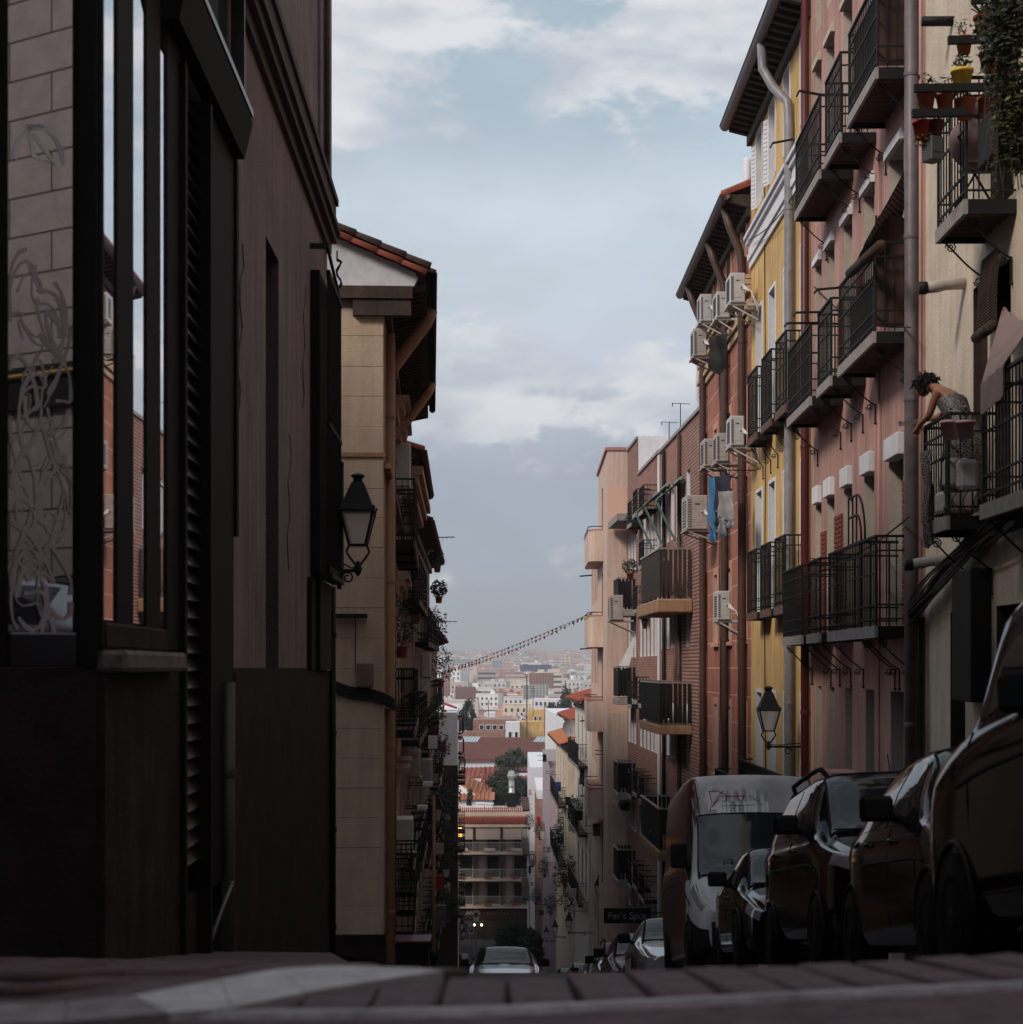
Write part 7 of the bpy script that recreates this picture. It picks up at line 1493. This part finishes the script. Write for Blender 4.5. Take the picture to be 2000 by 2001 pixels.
bands = [(350,26,-8),(430,30,0),(520,32,0),(640,34,0),(780,34,0),(940,34,0),(1130,34,0),(1350,32,0),(1650,28,0),(2000,26,0),(2450,22,0),(3000,20,0),(3600,18,0)]
for Y, n, dz in bands:
    for i in range(n):
        if cnt >= 292: break
        f = (i+.5)/n+rr.uniform(-.4,.4)/n; xr = -.075+.155*f; pk = rr.randrange(14); cl = rr.choice((0,0,0,1,1,2,2,3,4,4,5,6)); big = rr.random() < .12
        if Y < 560 and protos[pk][3] > 6: pk = rr.choice([q for q in range(14) if protos[q][3] <= 6])
        px_ = CX+xr*FOC
        if Y < 500 and 850 < px_ < 1100 and protos[pk][3] > 5: pk = rr.choice([q for q in range(14) if protos[q][3] <= 5])
        key = (pk, cl)
        if key not in cache: b, wn_, w, fl = protos[pk]; cache[key] = (b.mesh('apartment_block', 'city%d' % cl), wn_.mesh('windows', ['cwin','cwin2']))
        Yj = Y*(1+rr.uniform(-.07,.07)); zone = 'near' if Y < 560 else 'middle' if Y < 1200 else 'far'
        o = obj('apartment_block', cache[key][0], None, (xr*Yj-protos[pk][2]/2, Yj, gz(Yj)-(7 if Y < 480 else 3)), (0,0,rr.uniform(-.35,.35)))
        s = rr.uniform(.5,.75) if Y < 1000 else 1.0 if Y < 1500 else rr.uniform(1,1.5); o.scale = (s, s, s if Y < 500 else .8 if Y < 1000 else 1)
        bi = [q_[0] for q_ in bands].index(Y); row = ['first','second','third','fourth','fifth','sixth','seventh','eighth','ninth','tenth','eleventh','twelfth','skyline'][bi]
        colw = 'behind the left houses' if px_ < 850 else 'at the left street edge' if px_ < 895 else 'above the brick block' if px_ < 940 else 'left of the chimney' if px_ < 985 else 'above the chimney' if px_ < 1020 else 'by the red mast' if px_ < 1050 else 'above the yellow tower' if px_ < 1090 else 'left of the peach building' if px_ < 1150 else 'behind the peach building' if px_ < 1215 else 'behind the brick houses'
        tn = 'turned left' if o.rotation_euler.z > .1 else 'turned right' if o.rotation_euler.z < -.1 else 'facing the street'; tag(o, '%s %s %d-floor block, %s row, %s, %s' % ('wide' if protos[pk][2] > 24 else 'narrow', cm[cl][0], protos[pk][3], row, colw, tn), 'apartment block', '%s %d-floor blocks, %s row, %s' % (cm[cl][0], protos[pk][3], row, colw))
        obj('windows', cache[key][1], o, (0,0,0), kind='stuff'); cnt += 1
def landmark(label, px0, px1, py0, py1, Y, m, rows=4, strip_=False):
    x0, x1 = (px0-CX)*Y/FOC, (px1-CX)*Y/FOC; h = zz(py0,Y)-zz(py1,Y); w = x1-x0; t = thing('landmark_building', label, 'building', (x0, Y, zz(py1,Y))); part('wall', MB().box(0,w,0,w*.3,0,h).box(w*.1,w*.25,2,6,h,h+h*.12), m, t); q = MB(); n = max(3, int(w/ (h/rows*1.2)))
    for f in range(rows):
        z = h*(f+.35)/rows
        if strip_: q.box(w*.02,w*.98,-.4,-.05,z,z+h/rows*.4)
        else:
            for i in range(n): x = w*(i+.3)/n; q.box(x,x+w/n*.45,-.4,-.05,z,z+h/rows*.45)
    part('windows', q, 'cwin', t, kind='stuff')
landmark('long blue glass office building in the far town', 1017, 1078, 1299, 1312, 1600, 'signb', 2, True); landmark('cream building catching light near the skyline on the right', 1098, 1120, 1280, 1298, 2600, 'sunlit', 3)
landmark('tall pale block with a white edge in the middle of the far town', 1022, 1072, 1338, 1372, 700, 'city2', 7); landmark('dark red brick tower group behind the pale block', 1034, 1082, 1315, 1345, 900, 'city0', 6)
landmark('dark red tower at the left edge of the far town', 864, 880, 1314, 1360, 800, 'city0', 7); landmark('brick red block with white balconies left of centre', 890, 930, 1342, 1370, 640, 'city0', 6); landmark('grey wide building on the skyline at the left', 864, 925, 1288, 1300, 2300, 'city2', 3, True)
landmark('dark blue-grey cube near the skyline left of centre', 962, 982, 1291, 1305, 1900, 'city6', 3); landmark('white glowing cube building at the right of the far town', 1115, 1126, 1310, 1322, 1400, 'white', 1); landmark('stepped cream building highest on the right skyline', 1070, 1094, 1272, 1284, 3300, 'city3', 3)
rr = random.Random(77); ft = MB()                  # everything past the 290 blocks that show largest: one mass of small houses
for i in range(4700):
    Y = 560*(1+rr.random()**1.25*6.6) if i < 3600 else rr.uniform(352,640); x = rr.uniform(-.085,.09)*Y; w, d, h = rr.uniform(7,26), rr.uniform(8,14), rr.choice((6,8,9,12,15,18,22))
    if i >= 3600: w, d, h = rr.uniform(4,11), rr.uniform(5,10), rr.choice((9,11,13,16,18))*(.9 if Y > 420 else .75)
    z = gz(Y)-2; c = rr.choice((0,1,1,2,3,3,4,4,4,5,6))
    ft.box(x,x+w,Y,Y+d,z,z+h,c)
    if rr.random() < .45: ft.prism([(x-.3,Y-.3,z+h+.02),(x-.3,Y+d/2,z+h+rr.uniform(1.2,2.6)),(x-.3,Y+d+.3,z+h+.02)], (w+.6,0,0), 7)
    else: ft.box(x+w*.2,x+w*.45,Y+1,Y+4,z+h+.01,z+h+rr.uniform(1,3),4)
    nf = int(h/3)
    for f in range(nf):
        if c in (2, 6) or Y > 1700: ft.box(x+.6,x+w-.6,Y-.06,Y-.01,z+f*3.05+1,z+f*3.05+2.2,8)
        else:
            for k in range(int(w/3)): ft.box(x+k*3+1,x+k*3+2.2,Y-.06,Y-.01,z+f*3.05+1,z+f*3.05+2.4,8)
obj('town_houses', ft.mesh('town_houses', ['city%d' % k for k in range(7)]+['cityroof','cwin']), None, kind='stuff'); tag(bpy.data.objects['town_houses'], 'mass of small far town houses filling the valley up to the skyline', 'houses')
rr = random.Random(8)
vg = MB()
for i in range(700):
    Y = 340*(1+rr.random()**1.5*9); x = rr.uniform(-.08,.085)*Y; vg.leaves((x, Y, gz(Y)+1.5+rr.random()*3), (5,5,4), 14, 3.2, 0, rr)
obj('town_trees', vg.mesh('town_trees','leaf3'), None, kind='stuff'); tag(bpy.data.objects['town_trees'], 'scattered dark tree crowns between the blocks of the valley town', 'trees')
hv = MB(); vs = []; n = 60                            # long low hills closing the view
for i in range(n+1):
    x = -4500+9000*i/n; vs += [(x, 5600, -60), (x, 6000, 34+8*math.sin(i*.5)+5*math.sin(i*1.7+1)+x*.004)]
hv.add(vs+[(v[0], v[1]+900, v[2]-30) for v in vs[1::2]], [(2*i, 2*i+2, 2*i+3, 2*i+1) for i in range(n)]+[(2*i+1, 2*i+3, 2*n+2+i+1, 2*n+2+i) for i in range(n)], 0, True); struct('hills', hv, mat('hill_scrub', (.14,.15,.12), var=.3, scale=.003, bump=0))
# ================================================================ haze
hz = MB().box(-9500,9500,-70,9300,-160,160); ho = obj('haze', hz.mesh('haze', 'dark'), None, kind='stuff'); tag(ho, 'thin pale haze filling the air over street and valley town', 'haze')
hm = bpy.data.materials.new('haze_air'); hm.use_nodes = True; t = hm.node_tree; t.nodes.clear(); v = N('ShaderNodeVolumePrincipled', t); v.inputs['Color'].default_value = (.95,.96,1,1); v.inputs['Density'].default_value = .00030; v.inputs['Anisotropy'].default_value = .2
oo = N('ShaderNodeOutputMaterial', t); L(v.outputs[0], oo.inputs['Volume'], t); ho.data.materials.clear(); ho.data.materials.append(hm)
